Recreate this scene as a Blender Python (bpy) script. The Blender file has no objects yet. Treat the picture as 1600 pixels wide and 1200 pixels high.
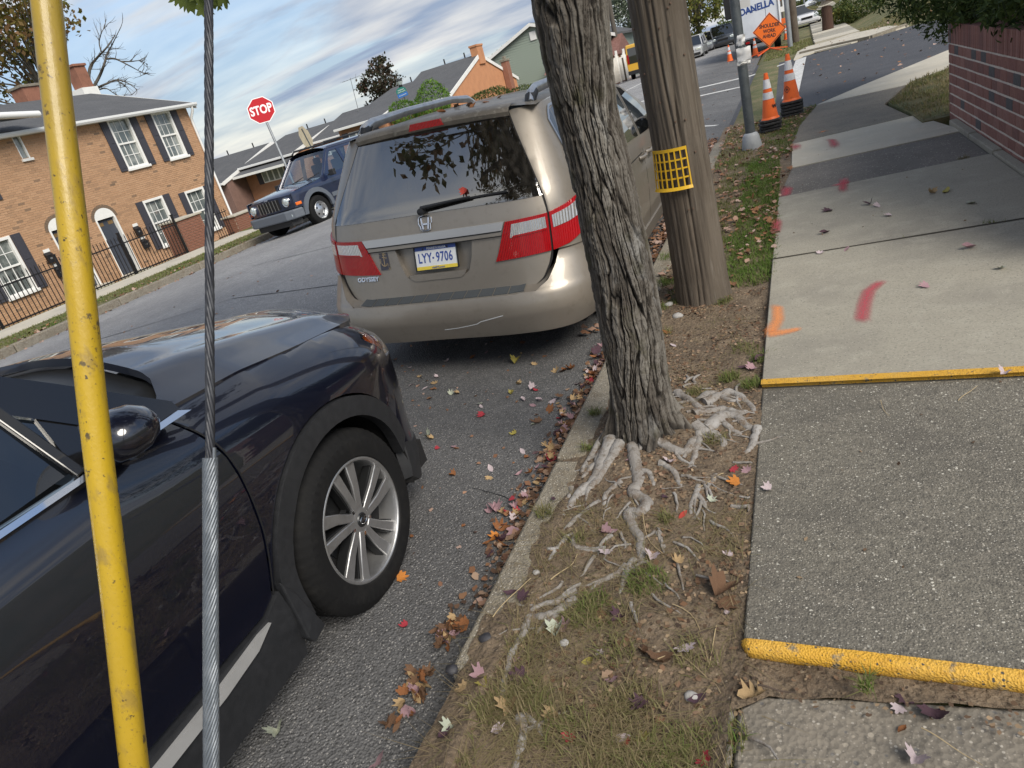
import bpy, bmesh, math, random
import numpy as np
from mathutils import Vector, Matrix, noise
random.seed(7)
RNG = np.random.default_rng(11)
PI = math.pi
SC = bpy.context.scene
COL = SC.collection

# ------------------------------------------------------------------ camera
F_PX, HORIZON, ROLL, VPX, EYE = 1080.0, 449.0, math.radians(16.1), 1225.0, 1.6
_n = np.array([math.sin(ROLL), math.cos(ROLL)])
_N = np.array([_n[0]*F_PX**2/HORIZON, _n[1]*F_PX**2/HORIZON, F_PX]); _N /= np.linalg.norm(_N)
_vy = 600+(-HORIZON-(VPX-800)*_n[0])/_n[1]
_V = np.array([VPX-800, _vy-600, F_PX]); _V /= np.linalg.norm(_V)
_R = np.stack([np.cross(_V, -_N), _V, -_N])          # rows: world axes seen from the lens
cd = bpy.data.cameras.new('camera'); cam = bpy.data.objects.new('camera', cd); COL.objects.link(cam)
cd.sensor_width = 36.0; cd.lens = 36.0*F_PX/1600.0; cd.clip_start = 0.05; cd.clip_end = 3000
m = Matrix(((_R[0, 0], -_R[0, 1], -_R[0, 2]), (_R[1, 0], -_R[1, 1], -_R[1, 2]), (_R[2, 0], -_R[2, 1], -_R[2, 2])))
cam.matrix_world = Matrix.Translation((0, 0, EYE)) @ m.to_4x4()
SC.camera = cam

def ray(x, y):
    return _R @ np.array([x-800.0, y-600.0, F_PX])
def onz(x, y, z=0.0):
    d = ray(x, y); t = (z-EYE)/d[2]; return Vector((d[0]*t, d[1]*t, z))
def ony(x, y, Y):
    d = ray(x, y); t = Y/d[1]; return Vector((d[0]*t, Y, EYE+d[2]*t))
def onx(x, y, X):
    d = ray(x, y); t = X/d[0]; return Vector((X, d[1]*t, EYE+d[2]*t))
def atd(x, y, D):
    d = ray(x, y)/F_PX*D; return Vector((d[0], d[1], EYE+d[2]))

# ------------------------------------------------------------------ sky, sun, exposure
SUN_EL, SUN_AZ = math.radians(42), math.radians(124)   # azimuth clockwise from +Y (street direction)
W = bpy.data.worlds.new('World'); SC.world = W; W.use_nodes = True
wn = W.node_tree; wn.nodes.clear()
def _wn(t, **k):
    n = wn.nodes.new(t)
    for a, b in k.items(): setattr(n, a, b)
    return n
sky = _wn('ShaderNodeTexSky', sky_type='NISHITA', sun_disc=False, sun_elevation=SUN_EL, sun_rotation=SUN_AZ, air_density=1.0, dust_density=0.6, ozone_density=1.6)
tc = _wn('ShaderNodeTexCoord'); sp = _wn('ShaderNodeSeparateXYZ'); wn.links.new(tc.outputs['Generated'], sp.inputs[0])
def _math(op, a, b=None):
    n = _wn('ShaderNodeMath', operation=op)
    for i, q in enumerate((a, b)):
        if q is None: continue
        if isinstance(q, (int, float)): n.inputs[i].default_value = q
        else: wn.links.new(q, n.inputs[i])
    return n.outputs[0]
zc = _math('ADD', _math('MAXIMUM', sp.outputs[2], 0.0), 0.16)
cx = _wn('ShaderNodeCombineXYZ'); wn.links.new(_math('DIVIDE', sp.outputs[0], zc), cx.inputs[0]); wn.links.new(_math('DIVIDE', sp.outputs[1], zc), cx.inputs[1])
mp = _wn('ShaderNodeMapping'); mp.inputs['Location'].default_value = (1.3, 0.4, 0); mp.inputs['Rotation'].default_value = (0, 0, math.radians(35)); mp.inputs['Scale'].default_value = (0.55, 1.25, 1); wn.links.new(cx.outputs[0], mp.inputs[0])
n1 = _wn('ShaderNodeTexNoise'); n1.inputs['Scale'].default_value = 0.85; n1.inputs['Detail'].default_value = 7; n1.inputs['Roughness'].default_value = 0.55; n1.inputs['Distortion'].default_value = 0.6; wn.links.new(mp.outputs[0], n1.inputs['Vector'])
r1 = _wn('ShaderNodeValToRGB'); r1.color_ramp.elements[0].position = 0.32; r1.color_ramp.elements[1].position = 0.56; r1.color_ramp.interpolation = 'EASE'; wn.links.new(n1.outputs['Fac'], r1.inputs[0])
n2 = _wn('ShaderNodeTexNoise'); n2.inputs['Scale'].default_value = 1.7; n2.inputs['Detail'].default_value = 6; wn.links.new(mp.outputs[0], n2.inputs['Vector'])
r2 = _wn('ShaderNodeValToRGB'); wn.links.new(n2.outputs['Fac'], r2.inputs[0])
r2.color_ramp.elements[0].position = 0.40; r2.color_ramp.elements[0].color = (2.2, 2.75, 3.75, 1)
r2.color_ramp.elements[1].position = 0.66; r2.color_ramp.elements[1].color = (5.7, 5.65, 5.5, 1)
cm = _wn('ShaderNodeMix', data_type='RGBA'); 
lowc = _wn('ShaderNodeMapRange'); lowc.interpolation_type = 'SMOOTHSTEP'; lowc.inputs['From Min'].default_value = .34; lowc.inputs['From Max'].default_value = .0; lowc.inputs['To Max'].default_value = .78; wn.links.new(sp.outputs[2], lowc.inputs[0])
wn.links.new(_math('MAXIMUM', r1.outputs[0], lowc.outputs[0]), cm.inputs[0]); wn.links.new(sky.outputs[0], cm.inputs[6]); wn.links.new(r2.outputs[0], cm.inputs[7])
bg = _wn('ShaderNodeBackground'); bg.inputs['Strength'].default_value = 0.085; wn.links.new(cm.outputs[2], bg.inputs['Color'])
wo = _wn('ShaderNodeOutputWorld'); wn.links.new(bg.outputs[0], wo.inputs[0])
sl = bpy.data.lights.new('sun', 'SUN'); sl.energy = 2.35; sl.angle = math.radians(32); sl.color = (1.0, 0.93, 0.82)
so = bpy.data.objects.new('sun', sl); COL.objects.link(so)
_sd = Vector((math.sin(SUN_AZ)*math.cos(SUN_EL), math.cos(SUN_AZ)*math.cos(SUN_EL), math.sin(SUN_EL)))
so.rotation_euler = _sd.to_track_quat('Z', 'Y').to_euler(); so.location = _sd*50
SC.view_settings.view_transform = 'Standard'; SC.view_settings.look = 'None'; SC.view_settings.gamma = 1; SC.view_settings.use_curve_mapping = False
SC.view_settings.exposure = 0.85
SC.cycles.use_denoising = True
SC.cycles.max_bounces = 6; SC.cycles.transparent_max_bounces = 12

# ------------------------------------------------------------------ object helpers
LOCAL = set()
WORLD_AT = {}
def props(o, label=None, cat=None, group=None, kind=None):
    if label: o['label'] = label
    if cat: o['category'] = cat
    if group: o['group'] = group
    if kind: o['kind'] = kind
    return o
def thing(name, label, cat, loc=(0, 0, 0), group=None, rot=None, kind=None):
    """An Empty at the thing's base. With rot the parts are given in the thing's own frame."""
    o = bpy.data.objects.new(name, None); o.empty_display_size = 0.2; COL.objects.link(o)
    o.location = loc
    if rot is not None:
        o.rotation_euler = rot; LOCAL.add(o.name)
    else:
        WORLD_AT[o.name] = Vector(loc)
    return props(o, label, cat, group, kind)
def hang(o, parent):
    o.parent = parent
    if parent.name in WORLD_AT:
        o.matrix_parent_inverse = Matrix.Translation(-WORLD_AT[parent.name])
def copy_tree(src, parent=None):
    c = src.copy(); COL.objects.link(c)
    if parent is not None: c.parent = parent
    for ch in list(src.children): copy_tree(ch, c)
    return c

class MB:
    def __init__(s): s.v, s.f, s.t = [], [], None
    def add(s, v, f):
        k = len(s.v); s.v += [tuple(p) for p in v]; s.f += [tuple(i+k for i in q) for q in f]; return s
    def box(s, c, d, rot=None):
        hx, hy, hz = d[0]/2, d[1]/2, d[2]/2
        v = [Vector((x, y, z)) for x in (-hx, hx) for y in (-hy, hy) for z in (-hz, hz)]
        if rot is not None: v = [rot @ p for p in v]
        c = Vector(c)
        return s.add([p+c for p in v], [(0, 1, 3, 2), (4, 6, 7, 5), (0, 4, 5, 1), (2, 3, 7, 6), (0, 2, 6, 4), (1, 5, 7, 3)])
    def lohi(s, lo, hi):
        return s.box([(a+b)/2 for a, b in zip(lo, hi)], [abs(b-a) for a, b in zip(lo, hi)])
    def bar(s, p, q, w, h, up=(0, 0, 1)):
        p, q = Vector(p), Vector(q); d = (q-p); L = d.length; d.normalize()
        a = d.cross(Vector(up))
        if a.length < 1e-4: a = d.cross(Vector((1, 0, 0)))
        a.normalize(); b = a.cross(d)
        v = [e+a*(i*w/2)+b*(j*h/2) for e in (p, q) for i, j in ((-1, -1), (1, -1), (1, 1), (-1, 1))]
        return s.add(v, [(3, 2, 1, 0), (4, 5, 6, 7), (0, 1, 5, 4), (1, 2, 6, 5), (2, 3, 7, 6), (3, 0, 4, 7)])
    def tube(s, pts, r, n=8, cap=True, flat=1.0):
        pts = [Vector(p) for p in pts]; R = r if hasattr(r, '__len__') else [r]*len(pts)
        rings, ref = [], None
        for i, p in enumerate(pts):
            d = (pts[min(i+1, len(pts)-1)]-pts[max(i-1, 0)])
            if d.length < 1e-9: d = Vector((0, 0, 1))
            d.normalize()
            if ref is None:
                ref = Vector((0, 0, 1)) if abs(d.z) < .9 else Vector((1, 0, 0))
            a = (ref-d*ref.dot(d)); a.normalize(); ref = a; b = d.cross(a)
            rings.append([p+(a*math.cos(2*PI*k/n)*flat+b*math.sin(2*PI*k/n))*R[i] for k in range(n)])
        v = [q for g in rings for q in g]
        f = [(i*n+k, i*n+(k+1) % n, (i+1)*n+(k+1) % n, (i+1)*n+k) for i in range(len(pts)-1) for k in range(n)]
        if cap: f += [tuple(range(n-1, -1, -1)), tuple((len(pts)-1)*n+k for k in range(n))]
        return s.add(v, f)
    def lathe(s, prof, c=(0, 0, 0), n=24, axis='z', M=None, cap=False):
        c = Vector(c); v = []
        for r, h in prof:
            for k in range(n):
                a = 2*PI*k/n; x, y = r*math.cos(a), r*math.sin(a)
                p = {'z': Vector((x, y, h)), 'x': Vector((h, x, y)), 'y': Vector((y, h, x))}[axis]
                if M is not None: p = M @ p
                v.append(p+c)
        f = [(i*n+k, i*n+(k+1) % n, (i+1)*n+(k+1) % n, (i+1)*n+k) for i in range(len(prof)-1) for k in range(n)]
        if cap: f += [tuple(range(n-1, -1, -1)), tuple((len(prof)-1)*n+k for k in range(n))]
        return s.add(v, f)
    def prism(s, poly, a, b, fn):
        """poly in (u, v), extruded from a to b; fn(u, v, w) -> point"""
        n = len(poly)
        v = [fn(u, w, a) for u, w in poly]+[fn(u, w, b) for u, w in poly]
        f = [tuple(range(n-1, -1, -1)), tuple(range(n, 2*n))]+[(i, (i+1) % n, n+(i+1) % n, n+i) for i in range(n)]
        return s.add(v, f)
    def grid(s, fn, us, vs):
        nu, nv = len(us), len(vs)
        v = [fn(u, w) for u in us for w in vs]
        return s.add(v, [(i*nv+j, (i+1)*nv+j, (i+1)*nv+j+1, i*nv+j+1) for i in range(nu-1) for j in range(nv-1)])
    def panel(s, poly, fn, cell=0.05, t=0.0, back=None):
        """the curved sheet fn(u, v) inside the outline poly, with a rim t deep (along back, or the mean normal)"""
        poly = [(float(a), float(b)) for a, b in poly]
        if isinstance(cell, (int, float)): cell = (cell, cell)
        us, ws = [p[0] for p in poly], [p[1] for p in poly]
        u0, u1, w0, w1 = min(us), max(us), min(ws), max(ws)
        nu, nw = max(1, math.ceil((u1-u0)/cell[0])), max(1, math.ceil((w1-w0)/cell[1]))
        du, dw = (u1-u0)/nu, (w1-w0)/nw
        if du == 0 or dw == 0: return s
        key, V, Fc = {}, [], []
        def vid(p):
            k = (round(p[0]*2e4), round(p[1]*2e4))
            if k not in key: key[k] = len(V); V.append(p)
            return key[k]
        def clip(P, ax, val, keep):
            out = []
            for i in range(len(P)):
                a, b = P[i-1], P[i]
                ia, ib = (a[ax]-val)*keep >= -1e-9, (b[ax]-val)*keep >= -1e-9
                if ia != ib:
                    t_ = (val-a[ax])/(b[ax]-a[ax]); q = [a[0]+(b[0]-a[0])*t_, a[1]+(b[1]-a[1])*t_]; q[ax] = val; out.append(tuple(q))
                if ib: out.append(b)
            return out
        for i in range(nu):
            a, b = u0+i*du, u0+(i+1)*du
            strip = clip(clip(poly, 0, a, 1), 0, b, -1)
            if len(strip) < 3: continue
            for j in range(nw):
                c, d = w0+j*dw, w0+(j+1)*dw
                q = clip(clip(strip, 1, c, 1), 1, d, -1)
                ids = []
                for p in q:
                    k = vid(p)
                    if not ids or ids[-1] != k: ids.append(k)
                if len(ids) > 1 and ids[0] == ids[-1]: ids.pop()
                if len(ids) >= 3 and len(set(ids)) == len(ids): Fc.append(tuple(ids))
        ar = sum(poly[i-1][0]*poly[i][1]-poly[i][0]*poly[i-1][1] for i in range(len(poly)))
        if ar < 0: Fc = [f[::-1] for f in Fc]
        P = [Vector(fn(*p)) for p in V]
        if t:
            cnt = {}
            for f in Fc:
                for i in range(len(f)):
                    e = (f[i-1], f[i]); cnt[e] = cnt.get(e, 0)+1
            if back is None:
                nn = Vector((0, 0, 0))
                for f in Fc[::max(1, len(Fc)//40)]: nn += (P[f[1]]-P[f[0]]).cross(P[f[-1]]-P[f[0]])
                nn.normalize(); back = -nn
            back = Vector(back); low = {}
            for (a, b) in list(cnt):
                if (b, a) not in cnt:
                    for q in (a, b):
                        if q not in low: low[q] = len(P); P.append(P[q]+back*t)
                    Fc.append((b, a, low[a], low[b]))
        return s.add(P, Fc)
    def move(s, M): s.v = [tuple(M @ Vector(p)) for p in s.v]; return s
    def build(s, name, mat, parent=None, smooth=None, bevel=0.0, label=None, cat=None, group=None, kind=None, segs=2, fix=False, weld=False):
        me = bpy.data.meshes.new(name); me.from_pydata(s.v, [], s.f)
        if fix or weld:
            bm = bmesh.new(); bm.from_mesh(me)
            if weld: bmesh.ops.remove_doubles(bm, verts=bm.verts, dist=1e-5)
            if fix: bmesh.ops.recalc_face_normals(bm, faces=bm.faces)
            bm.to_mesh(me); bm.free()
        if s.t is not None:
            at = me.attributes.new('tint', 'FLOAT', 'FACE'); at.data.foreach_set('value', np.asarray(s.t, dtype=np.float32))
        return link_mesh(name, me, mat, parent, smooth, bevel, label, cat, group, kind, segs)
def link_mesh(name, me, mat, parent=None, smooth=None, bevel=0.0, label=None, cat=None, group=None, kind=None, segs=2):
    for q in (mat if isinstance(mat, (list, tuple)) else [mat]): me.materials.append(q)
    if smooth is not None:
        me.polygons.foreach_set('use_smooth', [True]*len(me.polygons)); me.set_sharp_from_angle(angle=math.radians(smooth))
    me.update()
    o = bpy.data.objects.new(name, me); COL.objects.link(o)
    if parent is not None: hang(o, parent)
    if bevel:
        b = o.modifiers.new('edge', 'BEVEL'); b.width = bevel; b.segments = segs; b.limit_method = 'ANGLE'; b.angle_limit = math.radians(35); b.harden_normals = False
    return props(o, label, cat, group, kind)
def mesh_np(name, V, faces, tint=None, per='POINT'):
    """V (n,3); faces (m,k) all of the same size"""
    me = bpy.data.meshes.new(name); V = np.asarray(V, np.float32); faces = np.asarray(faces, np.int32)
    me.vertices.add(len(V)); me.vertices.foreach_set('co', V.ravel())
    k = faces.shape[1]; me.loops.add(faces.size); me.loops.foreach_set('vertex_index', faces.ravel())
    me.polygons.add(len(faces)); me.polygons.foreach_set('loop_start', np.arange(0, faces.size, k, dtype=np.int32))
    if tint is not None:
        a = me.attributes.new('tint', 'FLOAT', per); a.data.foreach_set('value', np.asarray(tint, np.float32))
    me.update(calc_edges=True); return me
def grid_faces(nu, nv, wrap=False):
    i, j = np.meshgrid(np.arange(nu-1), np.arange(nv if wrap else nv-1), indexing='ij'); j2 = (j+1) % nv
    return np.stack([i*nv+j, (i+1)*nv+j, (i+1)*nv+j2, i*nv+j2], -1).reshape(-1, 4)
def text(name, body, size, mat, parent, M, bold=0.0, depth=0.002, align='CENTER', spacing=1.0, xs=1.0):
    """flat lettering; M takes the text's plane (x right, y up, z out) to place"""
    cu = bpy.data.curves.new(name, 'FONT'); cu.body = body; cu.size = size; cu.extrude = depth; cu.align_x = align; cu.align_y = 'CENTER'; cu.offset = bold; cu.space_character = spacing; cu.resolution_u = 3
    cu.materials.append(mat)
    o = bpy.data.objects.new(name, cu); COL.objects.link(o); hang(o, parent)
    o.matrix_basis = M @ Matrix.Diagonal((xs, 1, 1, 1)); return o
def frame(o, x, y):
    """matrix with columns x (right), y (up), x cross y (out) at o"""
    x, y = Vector(x).normalized(), Vector(y); z = x.cross(y).normalized(); y = z.cross(x)
    return Matrix(((x.x, y.x, z.x, o[0]), (x.y, y.y, z.y, o[1]), (x.z, y.z, z.z, o[2]), (0, 0, 0, 1)))
def spl(pts, n=6, closed=False):
    P = [Vector(p) for p in pts]; N = len(P); out = []
    for i in range(N if closed else N-1):
        p0 = P[(i-1) % N] if closed or i > 0 else P[0]; p1 = P[i]; p2 = P[(i+1) % N]; p3 = P[(i+2) % N] if closed or i+2 < N else P[-1]
        for k in range(n):
            t = k/n; out.append(0.5*((2*p1)+(p2-p0)*t+(2*p0-5*p1+4*p2-p3)*t*t+(3*p1-p0-3*p2+p3)*t**3))
    if not closed: out.append(P[-1])
    return out
def arc(cx_, cy_, r, a0, a1, n=16):
    return [(cx_+r*math.cos(math.radians(a0+(a1-a0)*i/n)), cy_+r*math.sin(math.radians(a0+(a1-a0)*i/n))) for i in range(n+1)]

# ------------------------------------------------------------------ materials
def mat(name, col, rough=0.6, metal=0.0, coat=0.0, var=(), bump=(), spec=0.5, tint=None, coat_rough=0.04, speck=(), trans=0.0, alpha=1.0, subs=0.0, emit=None):
    """var: (scale, colour, lo, hi, stretch) noise patches; speck: (scale, colour, share) cells; bump: (kind, scale, depth, stretch); tint: (dark, light) by the face attribute"""
    m_ = bpy.data.materials.new(name); m_.use_nodes = True; nt = m_.node_tree; b = nt.nodes['Principled BSDF']
    N = lambda t: nt.nodes.new(t); L = nt.links.new
    b.inputs['Roughness'].default_value = rough; b.inputs['Metallic'].default_value = metal; b.inputs['Specular IOR Level'].default_value = spec
    b.inputs['Coat Weight'].default_value = coat; b.inputs['Coat Roughness'].default_value = coat_rough; b.inputs['Coat IOR'].default_value = 1.5 if coat < 1 else 1.65
    b.inputs['Transmission Weight'].default_value = trans; b.inputs['Alpha'].default_value = alpha
    if emit: b.inputs['Emission Color'].default_value = (*emit[:3], 1); b.inputs['Emission Strength'].default_value = emit[3]
    tc_ = N('ShaderNodeTexCoord')
    def vec(st):
        if not st or st == (1, 1, 1): return tc_.outputs['Object']
        q = N('ShaderNodeMapping'); q.inputs['Scale'].default_value = st; L(tc_.outputs['Object'], q.inputs[0]); return q.outputs[0]
    b.inputs['Base Color'].default_value = (*col, 1); cur = None
    def mix(fac, c2):
        nonlocal cur
        x = N('ShaderNodeMix'); x.data_type = 'RGBA'; L(fac, x.inputs[0])
        if cur is None: x.inputs[6].default_value = (*col, 1)
        else: L(cur, x.inputs[6])
        x.inputs[7].default_value = (*c2, 1); cur = x.outputs[2]
    if tint:
        a = N('ShaderNodeAttribute'); a.attribute_name = 'tint'; r = N('ShaderNodeValToRGB'); L(a.outputs['Fac'], r.inputs[0])
        els = r.color_ramp.elements
        for i, c in enumerate(tint):
            e = els[i] if i < 2 else els.new(0.5)
            e.color = (*c, 1)
        for i in range(len(tint)): els[i].position = i/(len(tint)-1)
        for i, c in enumerate(tint): els[i].color = (*c, 1)
        cur = r.outputs[0]
    for v_ in var:
        sc, c2, lo, hi = v_[:4]; st = v_[4] if len(v_) > 4 else None
        n = N('ShaderNodeTexNoise'); n.inputs['Scale'].default_value = sc; n.inputs['Detail'].default_value = 5; n.inputs['Roughness'].default_value = .6; L(vec(st), n.inputs['Vector'])
        r = N('ShaderNodeMapRange'); r.inputs['From Min'].default_value = lo; r.inputs['From Max'].default_value = hi; L(n.outputs['Fac'], r.inputs[0]); mix(r.outputs[0], c2)
    for sc, c2, share in speck:
        n = N('ShaderNodeTexVoronoi'); n.inputs['Scale'].default_value = sc; L(vec(None), n.inputs['Vector'])
        w = N('ShaderNodeSeparateColor'); L(n.outputs['Color'], w.inputs[0])
        r = N('ShaderNodeMapRange'); r.inputs['From Min'].default_value = 1-share; r.inputs['From Max'].default_value = min(1.0, 1-share+.03); L(w.outputs[0], r.inputs[0])
        d = N('ShaderNodeMapRange'); d.inputs['From Min'].default_value = .42; d.inputs['From Max'].default_value = .3; L(n.outputs['Distance'], d.inputs[0])
        k = N('ShaderNodeMath'); k.operation = 'MULTIPLY'; L(r.outputs[0], k.inputs[0]); L(d.outputs[0], k.inputs[1]); mix(k.outputs[0], c2)
    if cur is not None: L(cur, b.inputs['Base Color'])
    prev = None
    for bp in bump:
        kd, sc, dep = bp[:3]; st = bp[3] if len(bp) > 3 else None
        if kd == 'noise':
            n = N('ShaderNodeTexNoise'); n.inputs['Scale'].default_value = sc; n.inputs['Detail'].default_value = 6; n.inputs['Roughness'].default_value = .65; o_ = n.outputs['Fac']
        elif kd == 'cell':
            n = N('ShaderNodeTexVoronoi'); n.inputs['Scale'].default_value = sc; o_ = n.outputs['Distance']
        else:
            n = N('ShaderNodeTexWave'); n.inputs['Scale'].default_value = sc; n.inputs['Distortion'].default_value = 1.5; o_ = n.outputs['Fac']
        L(vec(st), n.inputs['Vector'])
        u = N('ShaderNodeBump'); u.inputs['Strength'].default_value = 1.0; u.inputs['Distance'].default_value = dep; L(o_, u.inputs['Height'])
        if prev: L(prev, u.inputs['Normal'])
        prev = u.outputs[0]
    if prev: L(prev, b.inputs['Normal'])
    return m_
def glass(name, tint=(.25, .28, .3), base=0.06, dust=0.0):
    m_ = bpy.data.materials.new(name); m_.use_nodes = True; nt = m_.node_tree; nt.nodes.clear(); L = nt.links.new
    o = nt.nodes.new('ShaderNodeOutputMaterial'); mx = nt.nodes.new('ShaderNodeMixShader'); t = nt.nodes.new('ShaderNodeBsdfTransparent'); t.inputs[0].default_value = (*tint, 1)
    g = nt.nodes.new('ShaderNodeBsdfGlossy'); g.inputs['Roughness'].default_value = 0.01; g.inputs['Color'].default_value = (1, 1, 1, 1)
    fr = nt.nodes.new('ShaderNodeFresnel'); fr.inputs['IOR'].default_value = 1.5; a = nt.nodes.new('ShaderNodeMath'); a.operation = 'MULTIPLY_ADD'; a.inputs[1].default_value = 1.5; a.inputs[2].default_value = base; a.use_clamp = True
    L(fr.outputs[0], a.inputs[0]); L(a.outputs[0], mx.inputs[0]); L(t.outputs[0], mx.inputs[1]); L(g.outputs[0], mx.inputs[2]); 
    if dust:
        t_ = nt.nodes.new('ShaderNodeTexCoord'); mp_ = nt.nodes.new('ShaderNodeMapping'); mp_.inputs['Scale'].default_value = (1, 1, .18); L(t_.outputs['Object'], mp_.inputs[0]); n = nt.nodes.new('ShaderNodeTexNoise'); n.inputs['Scale'].default_value = 26; n.inputs['Detail'].default_value = 6; L(mp_.outputs[0], n.inputs['Vector'])
        r = nt.nodes.new('ShaderNodeMapRange'); r.inputs['From Min'].default_value = .42; r.inputs['From Max'].default_value = .8; r.inputs['To Min'].default_value = dust*.15; r.inputs['To Max'].default_value = dust; L(n.outputs['Fac'], r.inputs[0])
        d = nt.nodes.new('ShaderNodeBsdfDiffuse'); d.inputs[0].default_value = (.32, .29, .25, 1); m2 = nt.nodes.new('ShaderNodeMixShader'); L(r.outputs[0], m2.inputs[0]); L(mx.outputs[0], m2.inputs[1]); L(d.outputs[0], m2.inputs[2]); L(m2.outputs[0], o.inputs[0])
    else: L(mx.outputs[0], o.inputs[0])
    return m_
# ------------------------------------------------------------------ ground, road, kerbs, pavement
def zroad(x): return float(np.interp(x, [-60, -45, -30, -22, -17.5, -13.3, -9.5, -7, -4.5, -3.0, -1.16], [-3.0, -2.4, -1.5, -1.0, -.6, -.42, -.10, .03, .02, -.055, -.155]))
def zleft(x): return float(np.interp(x, [-60, -45, -30, -22, -17.7, -16.2, -14.9, -13.45, -13.3], [-2.9, -2.3, -1.4, -.98, -.52, -.33, -.31, -.28, -.28]))
def zbank(x, y):
    a = max(0.0, min(1.0, (x-3.2)/9)) * max(0.0, min(1.0, (y-27.5)/4))
    return a*2.6
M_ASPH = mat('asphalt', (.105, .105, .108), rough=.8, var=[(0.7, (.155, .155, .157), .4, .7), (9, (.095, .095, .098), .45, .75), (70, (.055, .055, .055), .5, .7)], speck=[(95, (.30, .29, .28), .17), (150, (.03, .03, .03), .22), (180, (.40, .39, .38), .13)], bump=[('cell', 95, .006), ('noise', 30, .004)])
def kerb_shade(m_):
    # shade along the parked cars painted into the asphalt; open lanes scaled paler
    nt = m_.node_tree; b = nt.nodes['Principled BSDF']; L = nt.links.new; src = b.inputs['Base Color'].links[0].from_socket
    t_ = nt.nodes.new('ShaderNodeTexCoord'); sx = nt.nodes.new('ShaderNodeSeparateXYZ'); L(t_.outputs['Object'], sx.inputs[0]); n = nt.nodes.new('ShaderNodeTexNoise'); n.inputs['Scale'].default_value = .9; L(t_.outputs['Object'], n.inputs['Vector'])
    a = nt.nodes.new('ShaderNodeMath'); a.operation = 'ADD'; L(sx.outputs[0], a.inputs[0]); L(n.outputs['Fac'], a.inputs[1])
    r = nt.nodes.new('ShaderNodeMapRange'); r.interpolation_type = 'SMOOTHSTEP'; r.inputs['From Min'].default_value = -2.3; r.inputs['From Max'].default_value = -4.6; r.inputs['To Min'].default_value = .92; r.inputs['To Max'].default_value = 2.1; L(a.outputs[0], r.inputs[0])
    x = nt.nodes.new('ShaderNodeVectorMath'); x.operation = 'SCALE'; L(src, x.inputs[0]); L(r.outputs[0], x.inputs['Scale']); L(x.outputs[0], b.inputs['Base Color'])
kerb_shade(M_ASPH)
M_ASPH2 = mat('fresh_asphalt', (.045, .047, .055), rough=.75, var=[(1.2, (.07, .07, .078), .4, .75), (40, (.03, .03, .034), .5, .7)], speck=[(90, (.12, .12, .12), .1)], bump=[('cell', 110, .003)])
M_WHITE_LINE = mat('road_paint', (.62, .62, .6), rough=.7, var=[(25, (.2, .2, .2), .52, .68), (4, (.42, .42, .41), .4, .7)])
M_KERB = mat('kerb_concrete', (.25, .225, .18), rough=.9, var=[(3, (.19, .165, .125), .4, .7), (12, (.17, .14, .10), .5, .7), (40, (.14, .13, .11), .52, .72)], speck=[(120, (.46, .43, .38), .2), (150, (.08, .075, .07), .18)], bump=[('cell', 120, .004), ('noise', 25, .004)])
M_AGG = mat('exposed_aggregate', (.165, .152, .125), rough=.85, var=[(2.2, (.115, .106, .09), .42, .66), (9, (.20, .182, .15), .5, .75), (40, (.085, .078, .066), .5, .7), (90, (.08, .075, .064), .5, .7)], speck=[(120, (.33, .305, .26), .16), (170, (.27, .25, .21), .22), (150, (.07, .068, .06), .16), (85, (.50, .48, .42), .05), (200, (.55, .53, .47), .06)], bump=[('cell', 150, .0025), ('noise', 90, .002)])
M_AGG2 = mat('coarse_aggregate', (.21, .185, .15), rough=.88, var=[(2, (.15, .135, .112), .4, .7), (70, (.12, .108, .09), .5, .7)], speck=[(52, (.30, .265, .215), .10), (60, (.12, .115, .11), .09), (100, (.38, .35, .30), .10), (160, (.28, .25, .21), .2)], bump=[('cell', 60, .004), ('noise', 50, .003)])
M_SLAB = mat('smooth_concrete', (.31, .29, .24), rough=.85, var=[(1.1, (.23, .215, .185), .45, .68), (5, (.36, .34, .285), .5, .75), (80, (.2, .19, .16), .5, .72)], speck=[(150, (.42, .4, .34), .1), (120, (.12, .115, .1), .06)], bump=[('noise', 90, .0016)])
M_SLAB_L = mat('pale_concrete', (.48, .44, .36), rough=.85, var=[(1.5, (.36, .34, .29), .42, .7), (6, (.53, .5, .43), .5, .75), (70, (.38, .35, .3), .5, .72)], bump=[('noise', 80, .002)])
M_SLAB_D = mat('dark_aggregate', (.13, .12, .11), rough=.88, var=[(2, (.18, .165, .15), .4, .7)], speck=[(60, (.36, .34, .3), .16), (90, (.04, .04, .04), .2)], bump=[('cell', 70, .004)])
M_YEL = mat('worn_yellow_paint', (.62, .345, .035), rough=.7, var=[(3.5, (.66, .41, .09), .45, .7), (45, (.46, .24, .03), .5, .75), (14, (.20, .175, .13), .60, .68), (150, (.10, .085, .06), .60, .66)], speck=[(95, (.09, .08, .06), .10)], bump=[('cell', 160, .003), ('noise', 120, .003)])
M_DIRT = mat('bare_dirt', (.185, .135, .09), rough=.95, var=[(2.2, (.105, .077, .052), .42, .66), (7, (.25, .19, .13), .48, .72), (22, (.16, .12, .08), .5, .7), (55, (.10, .075, .052), .5, .66), (160, (.31, .25, .18), .55, .75)], speck=[(70, (.36, .29, .21), .06), (60, (.07, .05, .035), .07)], bump=[('noise', 18, .02), ('noise', 70, .012), ('cell', 60, .006)])
M_LAWN = mat('patchy_lawn', (.085, .10, .035), rough=.95, var=[(1.3, (.20, .16, .085), .42, .62), (9, (.055, .075, .02), .45, .7), (60, (.16, .14, .06), .5, .7)], bump=[('noise', 40, .02)])
M_RED = mat('red_marking_paint', (.42, .04, .05), rough=.8, var=[(90, (.25, .2, .17), .5, .66)])
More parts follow.
